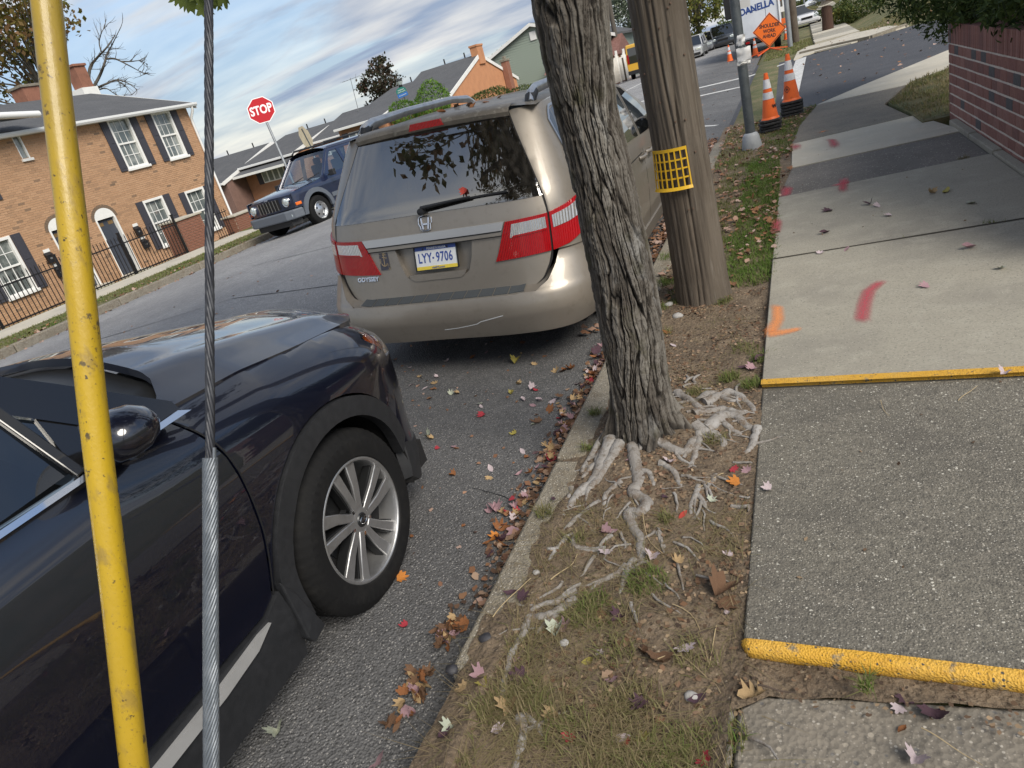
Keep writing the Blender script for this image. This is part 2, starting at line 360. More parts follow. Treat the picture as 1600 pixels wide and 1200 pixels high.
M_ORANGE_P = mat('orange_marking_paint', (.75, .22, .06), rough=.8, var=[(90, (.3, .24, .18), .5, .66)])

# ground sheet to the horizon
xs = [-900, -300, -120, -60, -45, -38, -30, -26, -22, -19.8, -17.7, -16.9, -16.2, -15.5, -14.9, -14.2, -13.5]+[-13.4, -13.0, -9.5, -7, -4.5, -3, -1.2, -1.0, -0.6, 0, 1.6, 3.2, 4.5, 6, 8, 10, 12.2, 20, 60, 200, 900]
ys = [-600, -200, -60, -20, -8, 0, 5, 10, 13, 17, 20, 24, 27.5, 28.5, 29.5, 30.5, 31.5, 36, 45, 60, 90, 150, 400, 1500]
def zg(x, y):
    if x < -13.45: return zleft(x)-.004
    if x < -1.1: return zroad(x)-.12
    return -.09+zbank(x, y)
MB().grid(lambda x, y: (x, y, zg(x, y)), xs, ys).build('ground', M_LAWN, smooth=60, kind='structure')
# road along the street and the side street
rx = [-13.3, -11.4, -9.5, -8.2, -7, -5.8, -4.5, -3.7, -3, -2.1, -1.16]
road = thing('road', None, None, (-7, 0, 0), kind='structure')
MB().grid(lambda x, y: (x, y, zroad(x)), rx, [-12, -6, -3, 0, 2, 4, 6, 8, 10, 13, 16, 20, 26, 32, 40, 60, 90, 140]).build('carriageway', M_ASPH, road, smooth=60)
near = [(-1.16, 13.3), (-.5, 13.3), (.1, 13.35), (.45, 13.55), (1.07, 14.63), (2.06, 16.1), (2.87, 17.31), (5, 18.6), (9, 19.6), (45, 22)]
far = [(45, 34), (9, 30.6), (5.5, 29.2), (3.59, 28.1), (2.4, 27.2), (1.3, 26.9), (.5, 27.0), (-.2, 27.8), (-.8, 29), (-1.16, 31)]
def zside(x, y): return float(np.interp(x, [-1.16, .5], [-.151, -.03]))
MB().panel(near+far, lambda x, y: (x, y, zside(x, y)), cell=(1.0, 2.0)).build('side_street', M_ASPH2, road, smooth=60)
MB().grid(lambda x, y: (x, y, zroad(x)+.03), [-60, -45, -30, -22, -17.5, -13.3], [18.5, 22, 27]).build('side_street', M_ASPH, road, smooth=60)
def decal(pts, z, m_, parent, name='road_line', cell=.3, dz=.004):
    return MB().panel(pts, lambda x, y: (x, y, z(x, y)+dz), cell=cell).build(name, m_, parent)
def stripe(a, b, w):
    a, b = Vector(a), Vector(b); d = (b-a).normalized(); n = Vector((-d.y, d.x))*w/2
    return [a+n, b+n, b-n, a-n]
zr = lambda x, y: zroad(x) if x < -1.16 else zside(x, y)
for a, b, w in [((-.05, 16.2), (.36, 26.5), .32), ((-6.0, 18.9), (-1.4, 14.9), .12), ((-6.5, 23.5), (-.1, 26.6), .42), ((-7.0, 20.8), (-1.3, 22.6), .3), ((-6, 12.4), (-1.6, 11.6), .1), ((-7.2, 14.0), (-4.2, 13.4), .25), ((-7, 29), (-6.2, 60), .15)]:
    decal(stripe(a, b, w), zr, M_WHITE_LINE, road)
M_TAR = mat('tar', (.018, .018, .018), rough=.6)
rr = random.Random(5)
def crack(pts, w, wob=.02):
    P = [Vector(p) for p in pts]; Q = []
    for i in range(len(P)-1):
        for k in range(6):
            q = P[i].lerp(P[i+1], k/6); Q.append(q+Vector((rr.uniform(-wob, wob), rr.uniform(-wob, wob))))
    Q.append(P[-1]); L, Rr = [], []
    for i, q in enumerate(Q):
        d = (Q[min(i+1, len(Q)-1)]-Q[max(i-1, 0)]).normalized(); n = Vector((-d.y, d.x))*w*rr.uniform(.35, 1)*.5
        L.append(q+n); Rr.append(q-n)
    mb = MB(); v = [(p.x, p.y, zr(p.x, p.y)+.004) for p in L+Rr]; n = len(L)
    mb.add(v, [(i, n+i, n+i+1, i+1) for i in range(n-1)]); return mb.build('crack', M_TAR, road)
crack([(-1.62, 2.55), (-1.45, 2.5), (-1.28, 2.42)], .006, .004)
crack([(-9, 9.6), (-6, 9.2), (-4, 9.5)], .03); crack([(-8, 17), (-5, 19), (-2, 21.5)], .05); crack([(-10, 6.2), (-7, 6.9), (-4.5, 6.6)], .03)
crack([(-6, 24.5), (-2.5, 25), (-1, 27)], .06); crack([(-4, 33), (-1.5, 29), (-1, 27.5)], .05)

# kerbs
kerb = thing('kerb', None, None, (-1.08, 5, -.15), kind='structure')
ky = [-3, -1.2, .6, 1.35, 2.6, 4.4, 6.9, 9.4, 11.6, 13.2]
for i, (a, b) in enumerate(zip(ky, ky[1:])):
    dz = (-.02, -.03, -.055, -.01, .0, .005, 0, 0, -.05)[i]
    MB().lohi((-1.165, a+.006, -.28), (-1.005, b-.006, -.005+dz)).build('kerb_stone', M_KERB, kerb, bevel=.018, smooth=40)
fk = thing('kerb', None, None, (-13.4, 5, -.42), kind='structure')
for i in range(11):
    MB().lohi((-13.45, -9+i*2.4+.008, -.7), (-13.3, -9+i*2.4+2.392, -.265)).build('kerb_stone', M_KERB, fk, bevel=.02, smooth=40)
# far pavement and its verge
fp = thing('far_pavement', None, None, (-15.5, 4, -.32), kind='structure')
for i in range(17):
    y = -9+i*1.55
    MB().lohi((-16.2, y+.01, -.45), (-14.92, y+1.54, -.30)).build('slab', M_SLAB_L, fp, bevel=.006)
# near pavement, slab by slab
pave = thing('pavement', None, None, (.65, 3, 0), kind='structure')
def slab(poly, z, m_, t=.14, bevel=.006, name='slab'):
    return MB().prism(poly, z-t, z, lambda u, v, w: (u, v, w)).build(name, m_, pave, bevel=bevel, smooth=40, fix=True)
S_A = slab([(-.285, -1.5), (1.60, -1.6), (1.60, 1.435), (.38, 1.432), (.0, 1.418), (-.22, 1.40), (-.282, 1.35)], -.050, M_AGG2, bevel=.012)
S_B = slab([(-.268, 1.555), (1.585, 1.41), (1.585, 2.985), (-.255, 3.135)], .0, M_AGG, bevel=.008)
S_C = slab([(-.255, 3.155), (1.58, 3.0), (1.52, 5.175), (-.232, 5.105)], .022, M_SLAB)
S_D = slab([(-.232, 5.14), (1.52, 5.21), (1.52, 7.225), (-.205, 7.04)], .012, M_SLAB)
S_E = slab([(-.205, 7.075), (1.52, 7.26), (1.52, 8.52), (-.08, 8.36)], .0, M_SLAB_D)
S_F = slab([(-.08, 8.40), (1.57, 8.565), (1.35, 10.16), (-.06, 9.95)], .004, M_SLAB_L)
S_G = slab([(-.06, 9.99), (1.3, 10.20), (1.18, 11.7), (.06, 11.5)], .0, M_AGG2)
S_G2 = slab([(.06, 11.515), (1.18, 11.715), (1.66, 13.3), (.36, 13.38)], -.004, M_AGG2)
S_H = slab([(.36, 13.42), (1.66, 13.32), (2.4, 14.0), (3.4, 15.6), (5.6, 17.4), (9.2, 18.4), (9, 19.5), (5, 18.5), (2.87, 17.2), (2.06, 16.0), (1.07, 14.55)], -.002, M_SLAB_L)
# raised yellow lip of slab B (rounded nosing) and the painted edge of slab C
def nose(u, a):
    t = u; x = -.272+t*(1.585+.272); y = 1.548+(1.405-1.548)*t
    r = .028*(1+.08*noise.noise(Vector((x*5, 0, 3)))); k = noise.noise(Vector((x*60, a*3, 1)))*.0012
    e = min(1.0, (t*1.853+.001)/.03, 1.0); r2 = r*math.sqrt(max(0, 1-(1-e)**2)) if e < 1 else r
    ca = math.cos(a); return (x-.004, y+.010-(r2+k)*ca*abs(ca)**-.35*1.5, -.0225+(r2+k)*math.sin(a)*(1.0 if a > 0 else 1.3))
MB().grid(nose, [i/150 for i in range(151)], [math.radians(-70+i*12) for i in range(14)]).build('painted_nosing', M_YEL, pave, smooth=60)
MB().panel([(-.258, 3.126), (1.583, 2.975), (1.583, 3.03), (-.257, 3.182)], lambda x, y: (x, y, .0265 if y > 3.15-(x+.255)*.083 else .0265), cell=.2).build('painted_edge', M_YEL, pave)
MB().panel([(-.256, 0.0), (1.581, 0.0), (1.581, .0262), (-.256, .0262)], lambda x, v: (x, 3.146-(x+.255)*.0842, v), cell=.2).build('painted_edge', M_YEL, pave)
# footing strip by the wall
for i in range(6):
    MB().lohi((1.525, 3.4+i*.95, -.1), (1.60, 3.4+i*.95+.93, .035+.006*(i % 3))).build('footing', M_SLAB, pave, bevel=.01)
MB().panel([(-.232, 5.083), (.3, 5.108), (.7, 5.118), (1.52, 5.152), (1.52, 5.176), (.8, 5.146), (.2, 5.120), (-.232, 5.107)], lambda x, y: (x, y, .0252), cell=.2).build('joint_soil', mat('joint_dirt', (.035, .03, .022), rough=1), pave)
# spray marks: soft-edged sheets a few millimetres above the slabs
def spray(name, col, dens):
    m_ = bpy.data.materials.new(name); m_.use_nodes = True; nt = m_.node_tree; L = nt.links.new; b = nt.nodes['Principled BSDF']
    b.inputs['Base Color'].default_value = (*col, 1); b.inputs['Roughness'].default_value = .85
    a = nt.nodes.new('ShaderNodeAttribute'); a.attribute_name = 'tint'; t_ = nt.nodes.new('ShaderNodeTexCoord')
    n = nt.nodes.new('ShaderNodeTexNoise'); n.inputs['Scale'].default_value = 120; n.inputs['Detail'].default_value = 4; L(t_.outputs['Object'], n.inputs['Vector'])
    s_ = nt.nodes.new('ShaderNodeMath'); s_.operation = 'ADD'; L(a.outputs['Fac'], s_.inputs[0]); L(n.outputs['Fac'], s_.inputs[1])
    r = nt.nodes.new('ShaderNodeMapRange'); r.inputs['From Min'].default_value = .78; r.inputs['From Max'].default_value = 1.75; r.inputs['To Max'].default_value = dens; L(s_.outputs[0], r.inputs[0]); L(r.outputs[0], b.inputs['Alpha']); return m_
M_SPR, M_SPO = spray('red_spray', (.46, .06, .09), .9), spray('orange_spray', (.85, .30, .09), .9)
def mark(poly, z, m_, edge=.03):
    """stroke as a ribbon: list of (x, y, half width)"""
    V, F, T = [], [], []
    k = [-1.25, -.5, 0, .5, 1.25]
    for i, (x, y, w) in enumerate(poly):
        a, b = poly[max(i-1, 0)], poly[min(i+1, len(poly)-1)]; d = Vector((b[0]-a[0], b[1]-a[1])).normalized(); n = Vector((-d.y, d.x))
        end = 0.0 if i in (0, len(poly)-1) else 1.0
        for q in k: V.append((x+n.x*w*q, y+n.y*w*q, z)); T.append((0, .75, 1, .75, 0)[k.index(q)]*end)
    for i in range(len(poly)-1):
        for j in range(4): F.append((i*5+j, (i+1)*5+j, (i+1)*5+j+1, i*5+j+1))
    link_mesh('spray_mark', mesh_np('spray_mark', V, F, T), m_, pave)
def px_path(pts, z, w): return [(*onz(x, y, z).xy, w_) for (x, y), w_ in zip(pts, w)]
mark(px_path([(1392, 436), (1372, 444), (1358, 455), (1351, 475), (1347, 497), (1347, 510)], .022, [.05, .045, .05, .05, .05, .05]), .0255, M_SPR)
mark(px_path([(1322, 276), (1319, 285), (1317, 297), (1317, 307)], .0, [.06, .05, .05, .05]), .016, M_SPR)
mark(px_path([(1296, 292), (1308, 291), (1322, 288), (1332, 284)], .0, [.05, .06, .06, .04]), .0155, M_SPR)
mark(px_path([(1212, 338), (1215, 350), (1213, 362), (1211, 372)], .0, [.04, .05, .05, .04]), .0158, M_SPR)
mark(px_path([(1224, 288), (1230, 296), (1228, 304), (1225, 312)], .0, [.05, .07, .06, .05]), .0042, M_SPR)
mark(px_path([(1290, 216), (1300, 220), (1304, 227), (1304, 236)], .0, [.06, .06, .07, .06]), .0082, M_SPR)
mark(px_path([(1243, 222), (1243, 230), (1240, 240)], .0, [.07, .09, .08]), .0085, M_SPR)
mark(px_path([(1206, 474), (1215, 482), (1216, 500), (1206, 518), (1198, 526)], .02, [.03, .04, .045, .05, .04]), .0258, M_SPO)
mark(px_path([(1190, 524), (1205, 523), (1225, 520), (1245, 516), (1258, 514)], .02, [.03, .06, .05, .035, .03]), .0262, M_SPO)
mark(px_path([(1275, 208), (1285, 206), (1300, 204)], .0, [.05, .07, .05]), .0042, M_SPO)
# verge: rough bare ground between kerb and pavement
def zverge(x, y):
    e = min(1.0, max(0.0, (x+1.0)/.1), max(0.0, (-.20-x)/.12) if y < 9 else 1.0)
    base = -.012+.02*noise.noise(Vector((x*2.2, y*2.2, 0)))+.012*noise.noise(Vector((x*9, y*9, 4)))+.004*noise.noise(Vector((x*30, y*30, 7)))
    d = math.hypot(x+.74, (y-2.76)*.9); base += .06*math.exp(-(d/.33)**2)
    if y < 1.75: base -= .05*min(1, (1.75-y)/.35)*min(1.0, max(0, (x+.95)/.5))
    if x < -1.0: return -.004+.016*noise.noise(Vector((x*6, y*2.6, 11)))+.010*noise.noise(Vector((x*25, y*14, 3)))-(-1.0-x)*.16+(.012 if y < 1.6 else 0)
    return base*(.35+.65*e)-(.0 if y < 12.5 else .04*(y-12.5))
vx = np.linspace(-1.13, -.24, 70); vy = np.concatenate([np.linspace(-.6, 5, 330), np.linspace(5.05, 13.4, 130)])
def vxx(x, y):
    r = float(np.interp(y, [1.36, 1.56, 7, 8.4, 10, 11.5, 13.4], [-.318, -.27, -.2, -.07, -.05, .07, .37])); return -1.13+(x+1.13)*(r+.02+1.13)/.89
V = [(vxx(x, y), y, zverge(x, y)) for y in vy for x in vx]
link_mesh('verge', mesh_np('verge', V, grid_faces(len(vy), len(vx))[:, ::-1]), M_DIRT, smooth=80, kind='structure')
# dirt in the joint before the raised slab
MB().panel([(-.30, 1.33), (-.2, 1.395), (.4, 1.425), (1.6, 1.43), (1.6, 1.47), (-.27, 1.60)], lambda x, y: (x, y, -.044+.012*noise.noise(Vector((x*11, y*11, 2)))), cell=.03).build('joint_soil', M_DIRT, pave, smooth=80)
# ------------------------------------------------------------------ car helpers
def paint(name, col, metal=.35, rough=.32, **k): return mat(name, col, rough=rough, metal=metal, coat=1.0, coat_rough=.02, **k)
M_TYRE = mat('tyre_rubber', (.007, .007, .0075), rough=.8, spec=.25, var=[(14, (.014, .0135, .013), .5, .75)], bump=[('noise', 60, .001)])
M_BLACKP = mat('black_plastic', (.014, .015, .0175), rough=.55, var=[(30, (.021, .022, .025), .4, .7)], bump=[('noise', 300, .0006)])
M_GLOSSBLK = mat('gloss_black', (.008, .008, .009), rough=.12, coat=.6)
M_CHROME = mat('chrome', (.75, .76, .78), rough=.12, metal=1.0)
M_SATIN = mat('satin_silver', (.55, .56, .57), rough=.32, metal=.9, var=[(12, (.42, .42, .43), .4, .7)])
M_DARK = mat('dark_void', (.006, .006, .007), rough=.9)
M_GLASS_T = glass('tinted_glass', (.13, .15, .16), .05)
M_GLASS_C = glass('clear_glass', (.62, .68, .68), .04)
M_SEAT = mat('seat_fabric', (.05, .047, .045), rough=.9)
M_SEAM = mat('panel_gap', (.004, .004, .005), rough=.8)
M_GREYALLOY = mat('dark_alloy', (.055, .057, .06), rough=.4, metal=.8)
M_ALLOY = mat('machined_alloy', (.44, .44, .445), rough=.42, metal=.85, var=[(18, (.36, .36, .36), .45, .7)])
M_REDLENS = mat('red_lens', (.36, .004, .008), rough=.10, coat=.35, spec=.3, bump=[('wave', 28, .0035, (1, 0, 0)), ('wave', 28, .0035, (0, 0, 1))])
M_CLEARLENS = mat('clear_lens', (.66, .66, .67), rough=.15, metal=.65, coat=1.0, bump=[('wave', 22, .006, (1, 0, 0)), ('wave', 16, .003, (0, 0, 1))])
M_AMBER = mat('amber_lens', (.80, .16, .01), rough=.15, coat=1.0, bump=[('wave', 40, .004, (1, 0, 1))])
def empty_part(name, parent):
    o = bpy.data.objects.new(name, None); o.empty_display_size = .1; COL.objects.link(o); hang(o, parent); return o
def tyre(mb, c, r, w, rr_, s, lugs=True, n=180):
    """lathe about x; s = +1 outer face towards +x"""
    prof = [(rr_, -.0), (rr_+.012, .012), (rr_+(r-rr_)*.35, .016), (rr_+(r-rr_)*.62, .014), (r-.035, .004), (r-.014, -.010), (r-.002, -.028), (r, -.045), (r-.007, -.048), (r-.007, -.058), (r, -.061), (r, -.10), (r-.007, -.103), (r-.007, -.113), (r, -.116), (r, -w+.045), (r-.012, -w+.012), (rr_+.02, -w), (rr_-.01, -w+.02)]
    k0 = len(mb.v); mb.lathe([(a, b*s) for a, b in prof], c, n=n, axis='x')
    if lugs:
        for i in range(len(prof)):
            if 4 <= i <= 15:
                for k in range(n):
                    if k % 3 == 0:
                        q = k0+i*n+k; x, y, z = mb.v[q]; dy, dz = y-c[1], z-c[2]; L = math.hypot(dy, dz); f = (L-.0028)/L
                        mb.v[q] = (x, c[1]+dy*f, c[2]+dz*f)
    return mb
def spoke_poly(r0, r1, a0, a1, w0, w1):
    p = []
    for r, a, w in ((r0, a0, w0), ((r0+r1)/2, (a0*.45+a1*.55), (w0+w1)/2*.92), (r1, a1, w1)):
        p.append((r, a, w))
    L = [(r*math.cos(a)-w/2*math.sin(a), r*math.sin(a)+w/2*math.cos(a)) for r, a, w in p]
    R_ = [(r*math.cos(a)+w/2*math.sin(a), r*math.sin(a)-w/2*math.cos(a)) for r, a, w in p]
    return R_+L[::-1]
def ribbon(pts, fn, w, off=.0015, back=None):
    """thin strip along the curve pts (u, v) lying on fn(u, v), for the gaps between panels"""
    mb = MB(); P = [Vector(fn(*p)) for p in pts]; V = []
    for i, p in enumerate(P):
        d = (P[min(i+1, len(P)-1)]-P[max(i-1, 0)]).normalized()
        u, v = pts[i]; e = .004
        nn = (Vector(fn(u+e, v))-Vector(fn(u-e, v))).cross(Vector(fn(u, v+e))-Vector(fn(u, v-e))).normalized()
        if back is not None and nn.dot(Vector(back)) > 0: nn = -nn
        s_ = d.cross(nn).normalized()*w/2
        V += [p+s_+nn*off, p-s_+nn*off]
    mb.add(V, [(2*i, 2*i+1, 2*i+3, 2*i+2) for i in range(len(P)-1)]); return mb

# ------------------------------------------------------------------ the dark blue car at the kerb
M_NAVY = paint('navy_paint', (.0028, .004, .0125), metal=.2, rough=.3)
suv = thing('parked_car', 'glossy dark navy car with silver ten-spoke wheel parked behind the yellow pole', 'car', (-2.63, .5, -.15))
AX_, BY_, EXP_ = .945, .92, 3.0
_t = np.linspace(0, PI/2, 241); _pxs = -2.63+AX_*np.cos(_t)**(2/EXP_); _pys = 1.9+BY_*np.sin(_t)**(2/EXP_)
_us = np.concatenate([[0], np.cumsum(np.hypot(np.diff(_pxs), np.diff(_pys)))])+1.9
def plan(u):
    if u <= 1.9: return -1.685, u, 1.0, 0.0
    x, y = float(np.interp(u, _us, _pxs)), float(np.interp(u, _us, _pys))
    x2, y2 = float(np.interp(u+.02, _us, _pxs)), float(np.interp(u+.02, _us, _pys)); x1, y1 = float(np.interp(u-.02, _us, _pxs)), float(np.interp(u-.02, _us, _pys))
    d = Vector((x2-x1, y2-y1)).normalized(); return x, y, d.y, -d.x
def ztop(u): return float(np.interp(u, [-3, 1.30, 1.7, 2.02, 2.37, 2.6, 3.0, 4], [1.0, .995, .965, .918, .868, .82, .77, .75]))
def inset(u, z):
    b = float(np.interp(z, [-.1, .05, .18, .32, .5, .66, .74, .8, .9, 1.0], [.06, .035, .012, .018, .004, .0, .002, .014, .03, .05]))
    t = ztop(u)-z; front = max(0.0, min(1.0, (u-1.0)/.4))
    if t < .2: b += (.03+.09*front)*max(0.0, 1-t/.2)**2.6
    if u > 2.4: b += .10*max(0.0, (.45-z))**1.2*min(1, (u-2.4)/.3)
    return b
def side(u, z):
    x, y, nx, ny = plan(u); k = inset(u, z); return (x-nx*k, y-ny*k, z)
OUT = (1, 0, 0)
arch_o = arc(1.84, .22, .505, 158, 22, 22)[::-1]       # from the front lower round to the rear lower
fender = [(1.33, .985), (1.5, .978), (1.7, .963), (1.86, .942), (2.02, .916), (2.2, .893), (2.37, .866), (2.5, .838), (2.62, .812), (2.75, .79), (2.72, .765), (2.58, .782), (2.45, .818), (2.35, .80), (2.39, .735), (2.44, .68), (2.41, .60), (2.36, .50)]
fender += [(2.31, .41)]+arch_o[1:]+[(1.335, .33), (1.36, .43), (1.385, .54), (1.395, .66), (1.395, .80), (1.37, .90)]
MB().panel(fender, side, cell=.028, t=.02, back=(-1, 0, 0)).build('fender', M_NAVY, suv, smooth=40)
seam = [(1.372, .90), (1.397, .80), (1.397, .66), (1.388, .54), (1.362, .43), (1.322, .31)]
door = [(1.325, .985), (1.362, .90), (1.388, .80), (1.388, .66), (1.378, .54), (1.352, .43), (1.312, .31), (1.25, .285), (.15, .285), (.15, .995)]
fd = MB().panel(door, side, cell=(.05, .03), t=.02, back=(-1, 0, 0)).build('front_door', M_NAVY, suv, smooth=40)
ribbon([tuple(p) for p in spl([Vector((*q, 0)).to_3d() for q in [(1.33, .99)]+seam], 5) for p in [p.xy]], side, .007, back=(-1, 0, 0)).build('door_gap', M_SEAM, fd)
rd = MB().panel([(.14, .285), (-.85, .285), (-.62, .6), (-.95, 1.0), (.14, .995)], side, cell=(.08, .05), t=.02, back=(-1, 0, 0)).build('rear_door', M_NAVY, suv, smooth=40)
for u0 in (.32, -.6): MB().tube([side(u0, .84), tuple(a+b for a, b in zip(side(u0+.05, .845), (.04, 0, 0))), tuple(a+b for a, b in zip(side(u0+.2, .85), (.04, 0, 0))), side(u0+.25, .855)], .014, 8).build('handle', M_NAVY, fd if u0 > 0 else rd, smooth=50)
MB().panel([(-.86, .2)]+arc(-.925-.0, .22, .5, 0, 180, 18)[1:-1]+[(-1.44, .2), (-1.95, .25), (-1.95, .95), (-.96, 1.0), (-.63, .6)], side, cell=.07, t=.02, back=(-1, 0, 0)).build('rear_quarter', M_NAVY, suv, smooth=40)
# black cladding: arch, sill, lower bumper
def proud(u, z, k=.016):
    x, y, nx, ny = plan(u); k = k-inset(u, z); return (x+nx*k, y+ny*k, z)
ring = arc(1.84, .22, .495, 192, 12, 32)+arc(1.84, .22, .415, 8, 194, 32)
MB().panel(ring, lambda u, z: proud(u, z, .014-.05*max(0, .44-math.hypot(u-1.84, z-.22))), cell=.022, t=.05, back=(-1, 0, 0)).build('wheel_arch_trim', M_BLACKP, suv, smooth=50)
MB().panel(arc(-.925, .22, .5, 172, 8, 20)+arc(-.925, .22, .41, 8, 172, 20), proud, cell=.05, t=.04, back=(-1, 0, 0)).build('wheel_arch_trim', M_BLACKP, suv, smooth=50)
sill = [(1.335, .31), (1.25, .275), (.9, .268), (-.5, .268), (-.5, .02), (1.345, .02), (1.355, .10), (1.345, .2)]
MB().panel(sill, lambda u, z: proud(u, z, .012), cell=.04, t=.05, back=(-1, 0, 0)).build('sill_cladding', M_BLACKP, suv, smooth=45)
MB().panel([(1.245, .262), (1.19, .266), (1.0, .252), (-.5, .225), (-.5, .185), (1.0, .212), (1.16, .228)], lambda u, z: proud(u, z, .026), cell=.05, t=.02, back=(-1, 0, 0)).build('sill_strip', mat('silver_sill', (.42, .42, .42), rough=.42, metal=.35, var=[(5, (.34, .34, .34), .45, .7)]), suv, smooth=45)
flap = [(1.345, .34), (1.385, .26), (1.405, .16), (1.43, .075), (1.36, .06), (1.34, .1)]
MB().prism(flap, -1.70, -1.665, lambda u, v, w: (w-.012*(v > .2), u, v)).build('mud_flap', M_BLACKP, suv, bevel=.006)
bump_p = [(2.36, .50), (2.41, .60), (2.44, .67), (2.56, .65), (2.75, .62), (2.9, .60), (3.3, .6), (3.55, .6), (3.55, .10), (2.6, .10), (2.42, .13), (2.37, .18), (2.335, .32)]
MB().panel(bump_p, side, cell=.04, t=.03, back=(-.4, -1, 0)).build('front_bumper', M_NAVY, suv, smooth=40)
MB().panel([(2.30, .30), (2.34, .285), (2.42, .245), (2.55, .21), (2.7, .2), (3.5, .2), (3.5, .02), (2.55, .02), (2.36, .07), (2.27, .14), (2.285, .22)], lambda u, z: proud(u, z, .006), cell=.04, t=.05, back=(-.8, -.6, 0)).build('bumper_cladding', M_BLACKP, suv, smooth=45)
MB().panel([(2.72, .59), (3.55, .59), (3.55, .80), (3.0, .81), (2.8, .80), (2.72, .78)], lambda u, z: (lambda p: (p[0], p[1]-.02, p[2]))(side(u, z)), cell=.06, t=.03, back=(-.4, -1, 0)).build('grille', M_GLOSSBLK, suv, smooth=40)
# headlight: chrome bowl behind, amber marker, clear cover
hl = [(2.345, .80), (2.45, .818), (2.58, .780), (2.72, .762), (2.95, .74), (2.95, .63), (2.75, .625), (2.56, .655), (2.445, .685), (2.39, .735)]
def hlf(u, z): x, y, nx, ny = plan(u); k = inset(u, z)+.035; return (x-nx*k, y-ny*k, z)
MB().panel(hl, hlf, cell=.03, t=.03, back=(-1, 0, 0)).build('headlight', M_CLEARLENS, suv, smooth=40)
hld = suv.children[-1]
MB().panel([(2.375, .775), (2.455, .805), (2.56, .775), (2.575, .70), (2.45, .70)], lambda u, z: tuple(Vector(hlf(u, z))+Vector((.024, .012, 0))), cell=.03, t=.01, back=(-1, 0, 0)).build('marker', M_AMBER, hld, smooth=40)
MB().panel([(u, z) for u, z in hl], lambda u, z: side(u, z), cell=.03).build('lens_cover', glass('lamp_cover', (.97, .97, .97), .0), hld, smooth=60)
# bonnet
def hx(y): return float(np.interp(y, [1.1, 1.3, 2.0, 2.37, 2.5, 2.62, 2.72, 2.78], [-1.845, -1.835, -1.830, -1.868, -1.922, -2.005, -2.16, -2.42]))
def zh(x, y):
    e = ztop(y) if y > 1.3 else .995; q = (x+2.63)/max(.05, abs(hx(y)+2.63)); c = .095+.09*max(0.0, min(1.2, 2.5-y))
    ridge = .016*math.exp(-((abs(x+2.63)-.62)/.06)**2)
    return e+c*max(0.0, 1-abs(q)**2.3)+ridge-.20*max(0.0, y-2.62)**1.5
hood = [(hx(y), y) for y in np.linspace(1.36, 2.78, 24)]
hood += [(-2.63, 2.79)]+[(-5.26-x, y) for x, y in hood[::-1]]+[(-3.2, 1.47), (-2.9, 1.53), (-2.63, 1.55), (-2.36, 1.545), (-2.1, 1.52), (-1.97, 1.48), (-1.90, 1.42), (-1.86, 1.37)]
hd = MB().panel(hood, lambda x, y: (x, y, zh(x, y)), cell=.035, t=.03, back=(0, 0, -1)).build('bonnet', M_NAVY, suv, smooth=40)
# cowl with wipers
MB().panel([(-1.80, 1.42), (-1.92, 1.50), (-2.3, 1.56), (-2.63, 1.57), (-3.2, 1.5), (-3.4, 1.42), (-3.45, 1.0), (-1.80, 1.0)], lambda x, y: (x, y, zh(x, 1.5)-.055+.10*max(0, 1.35-y)), cell=.06).build('cowl', M_GREYALLOY, suv, smooth=50)
for a, b, c in (((-1.98, 1.25, 1.0), (-2.3, 1.15, 1.10), (-2.95, 1.10, 1.14)), ((-2.5, 1.2, 1.09), (-2.8, 1.12, 1.12), (-3.3, 1.05, 1.13))):
    MB().tube([a, b, c], [.012, .008, .006], 6).bar(tuple(Vector(b)+Vector((.22, .05, .015))), tuple(Vector(c)+Vector((0, 0, .015))), .012, .02).build('wiper', M_BLACKP, suv, smooth=50)
# greenhouse
def gx(z): return -1.735-(z-1.0)*.52
wglass = [(1.19, 1.02), (.96, 1.20), (.70, 1.40), (.5, 1.50), (.14, 1.52), (.14, 1.0), (.6, 1.0)]
gw = MB().panel(wglass, lambda u, z: (gx(z)-.012, u, z), cell=.2).build('door_glass', M_GLASS_T, suv)
MB().panel([(.10, 1.0), (.10, 1.53), (-.8, 1.5), (-.95, 1.05)], lambda u, z: (gx(z)-.012, u, z), cell=.2).build('door_glass', M_GLASS_T, suv)
MB().bar((gx(1.0), 1.0, 1.0), (gx(1.23), .96, 1.22), .03, .02, up=(1, 0, 0)).build('window_divider', M_GLOSSBLK, suv, bevel=.004)
MB().panel([(1.345, .992), (1.20, 1.0), (.93, 1.235), (.7, 1.42), (.5, 1.515), (.1, 1.545), (.1, 1.60), (.45, 1.585), (.78, 1.475), (1.12, 1.21), (1.34, 1.03)], lambda u, z: (gx(z)+.004, u, z), cell=.05, t=.05, back=(-1, 0, 0)).build('windscreen_pillar', M_GLOSSBLK, suv, smooth=40)
MB().panel([(1.335, 1.005), (1.19, 1.012), (1.0, 1.01), (1.02, 1.16), (1.12, 1.09)], lambda u, z: (gx(z)-.002, u, z), cell=.06, t=.02, back=(-1, 0, 0)).build('mirror_sail', M_GLOSSBLK, suv)
MB().panel([(1.365, .985), (1.33, 1.003), (1.15, 1.0), (.1, 1.0), (.1, .986), (1.28, .986)], lambda u, z: (gx(z)+.012, u, z), cell=.06, t=.015, back=(-1, 0, 0)).build('belt_trim', M_CHROME, suv, smooth=40)
MB().grid(lambda u, t: (-2.63+u*(1-.14*t), 1.22-.95*t-.12*abs(u)**2*.6, 1.06+.50*t-.0*u), [i*.2-.8 for i in range(9)], [i/6 for i in range(7)]).build('windscreen', M_GLASS_C, suv, smooth=60)
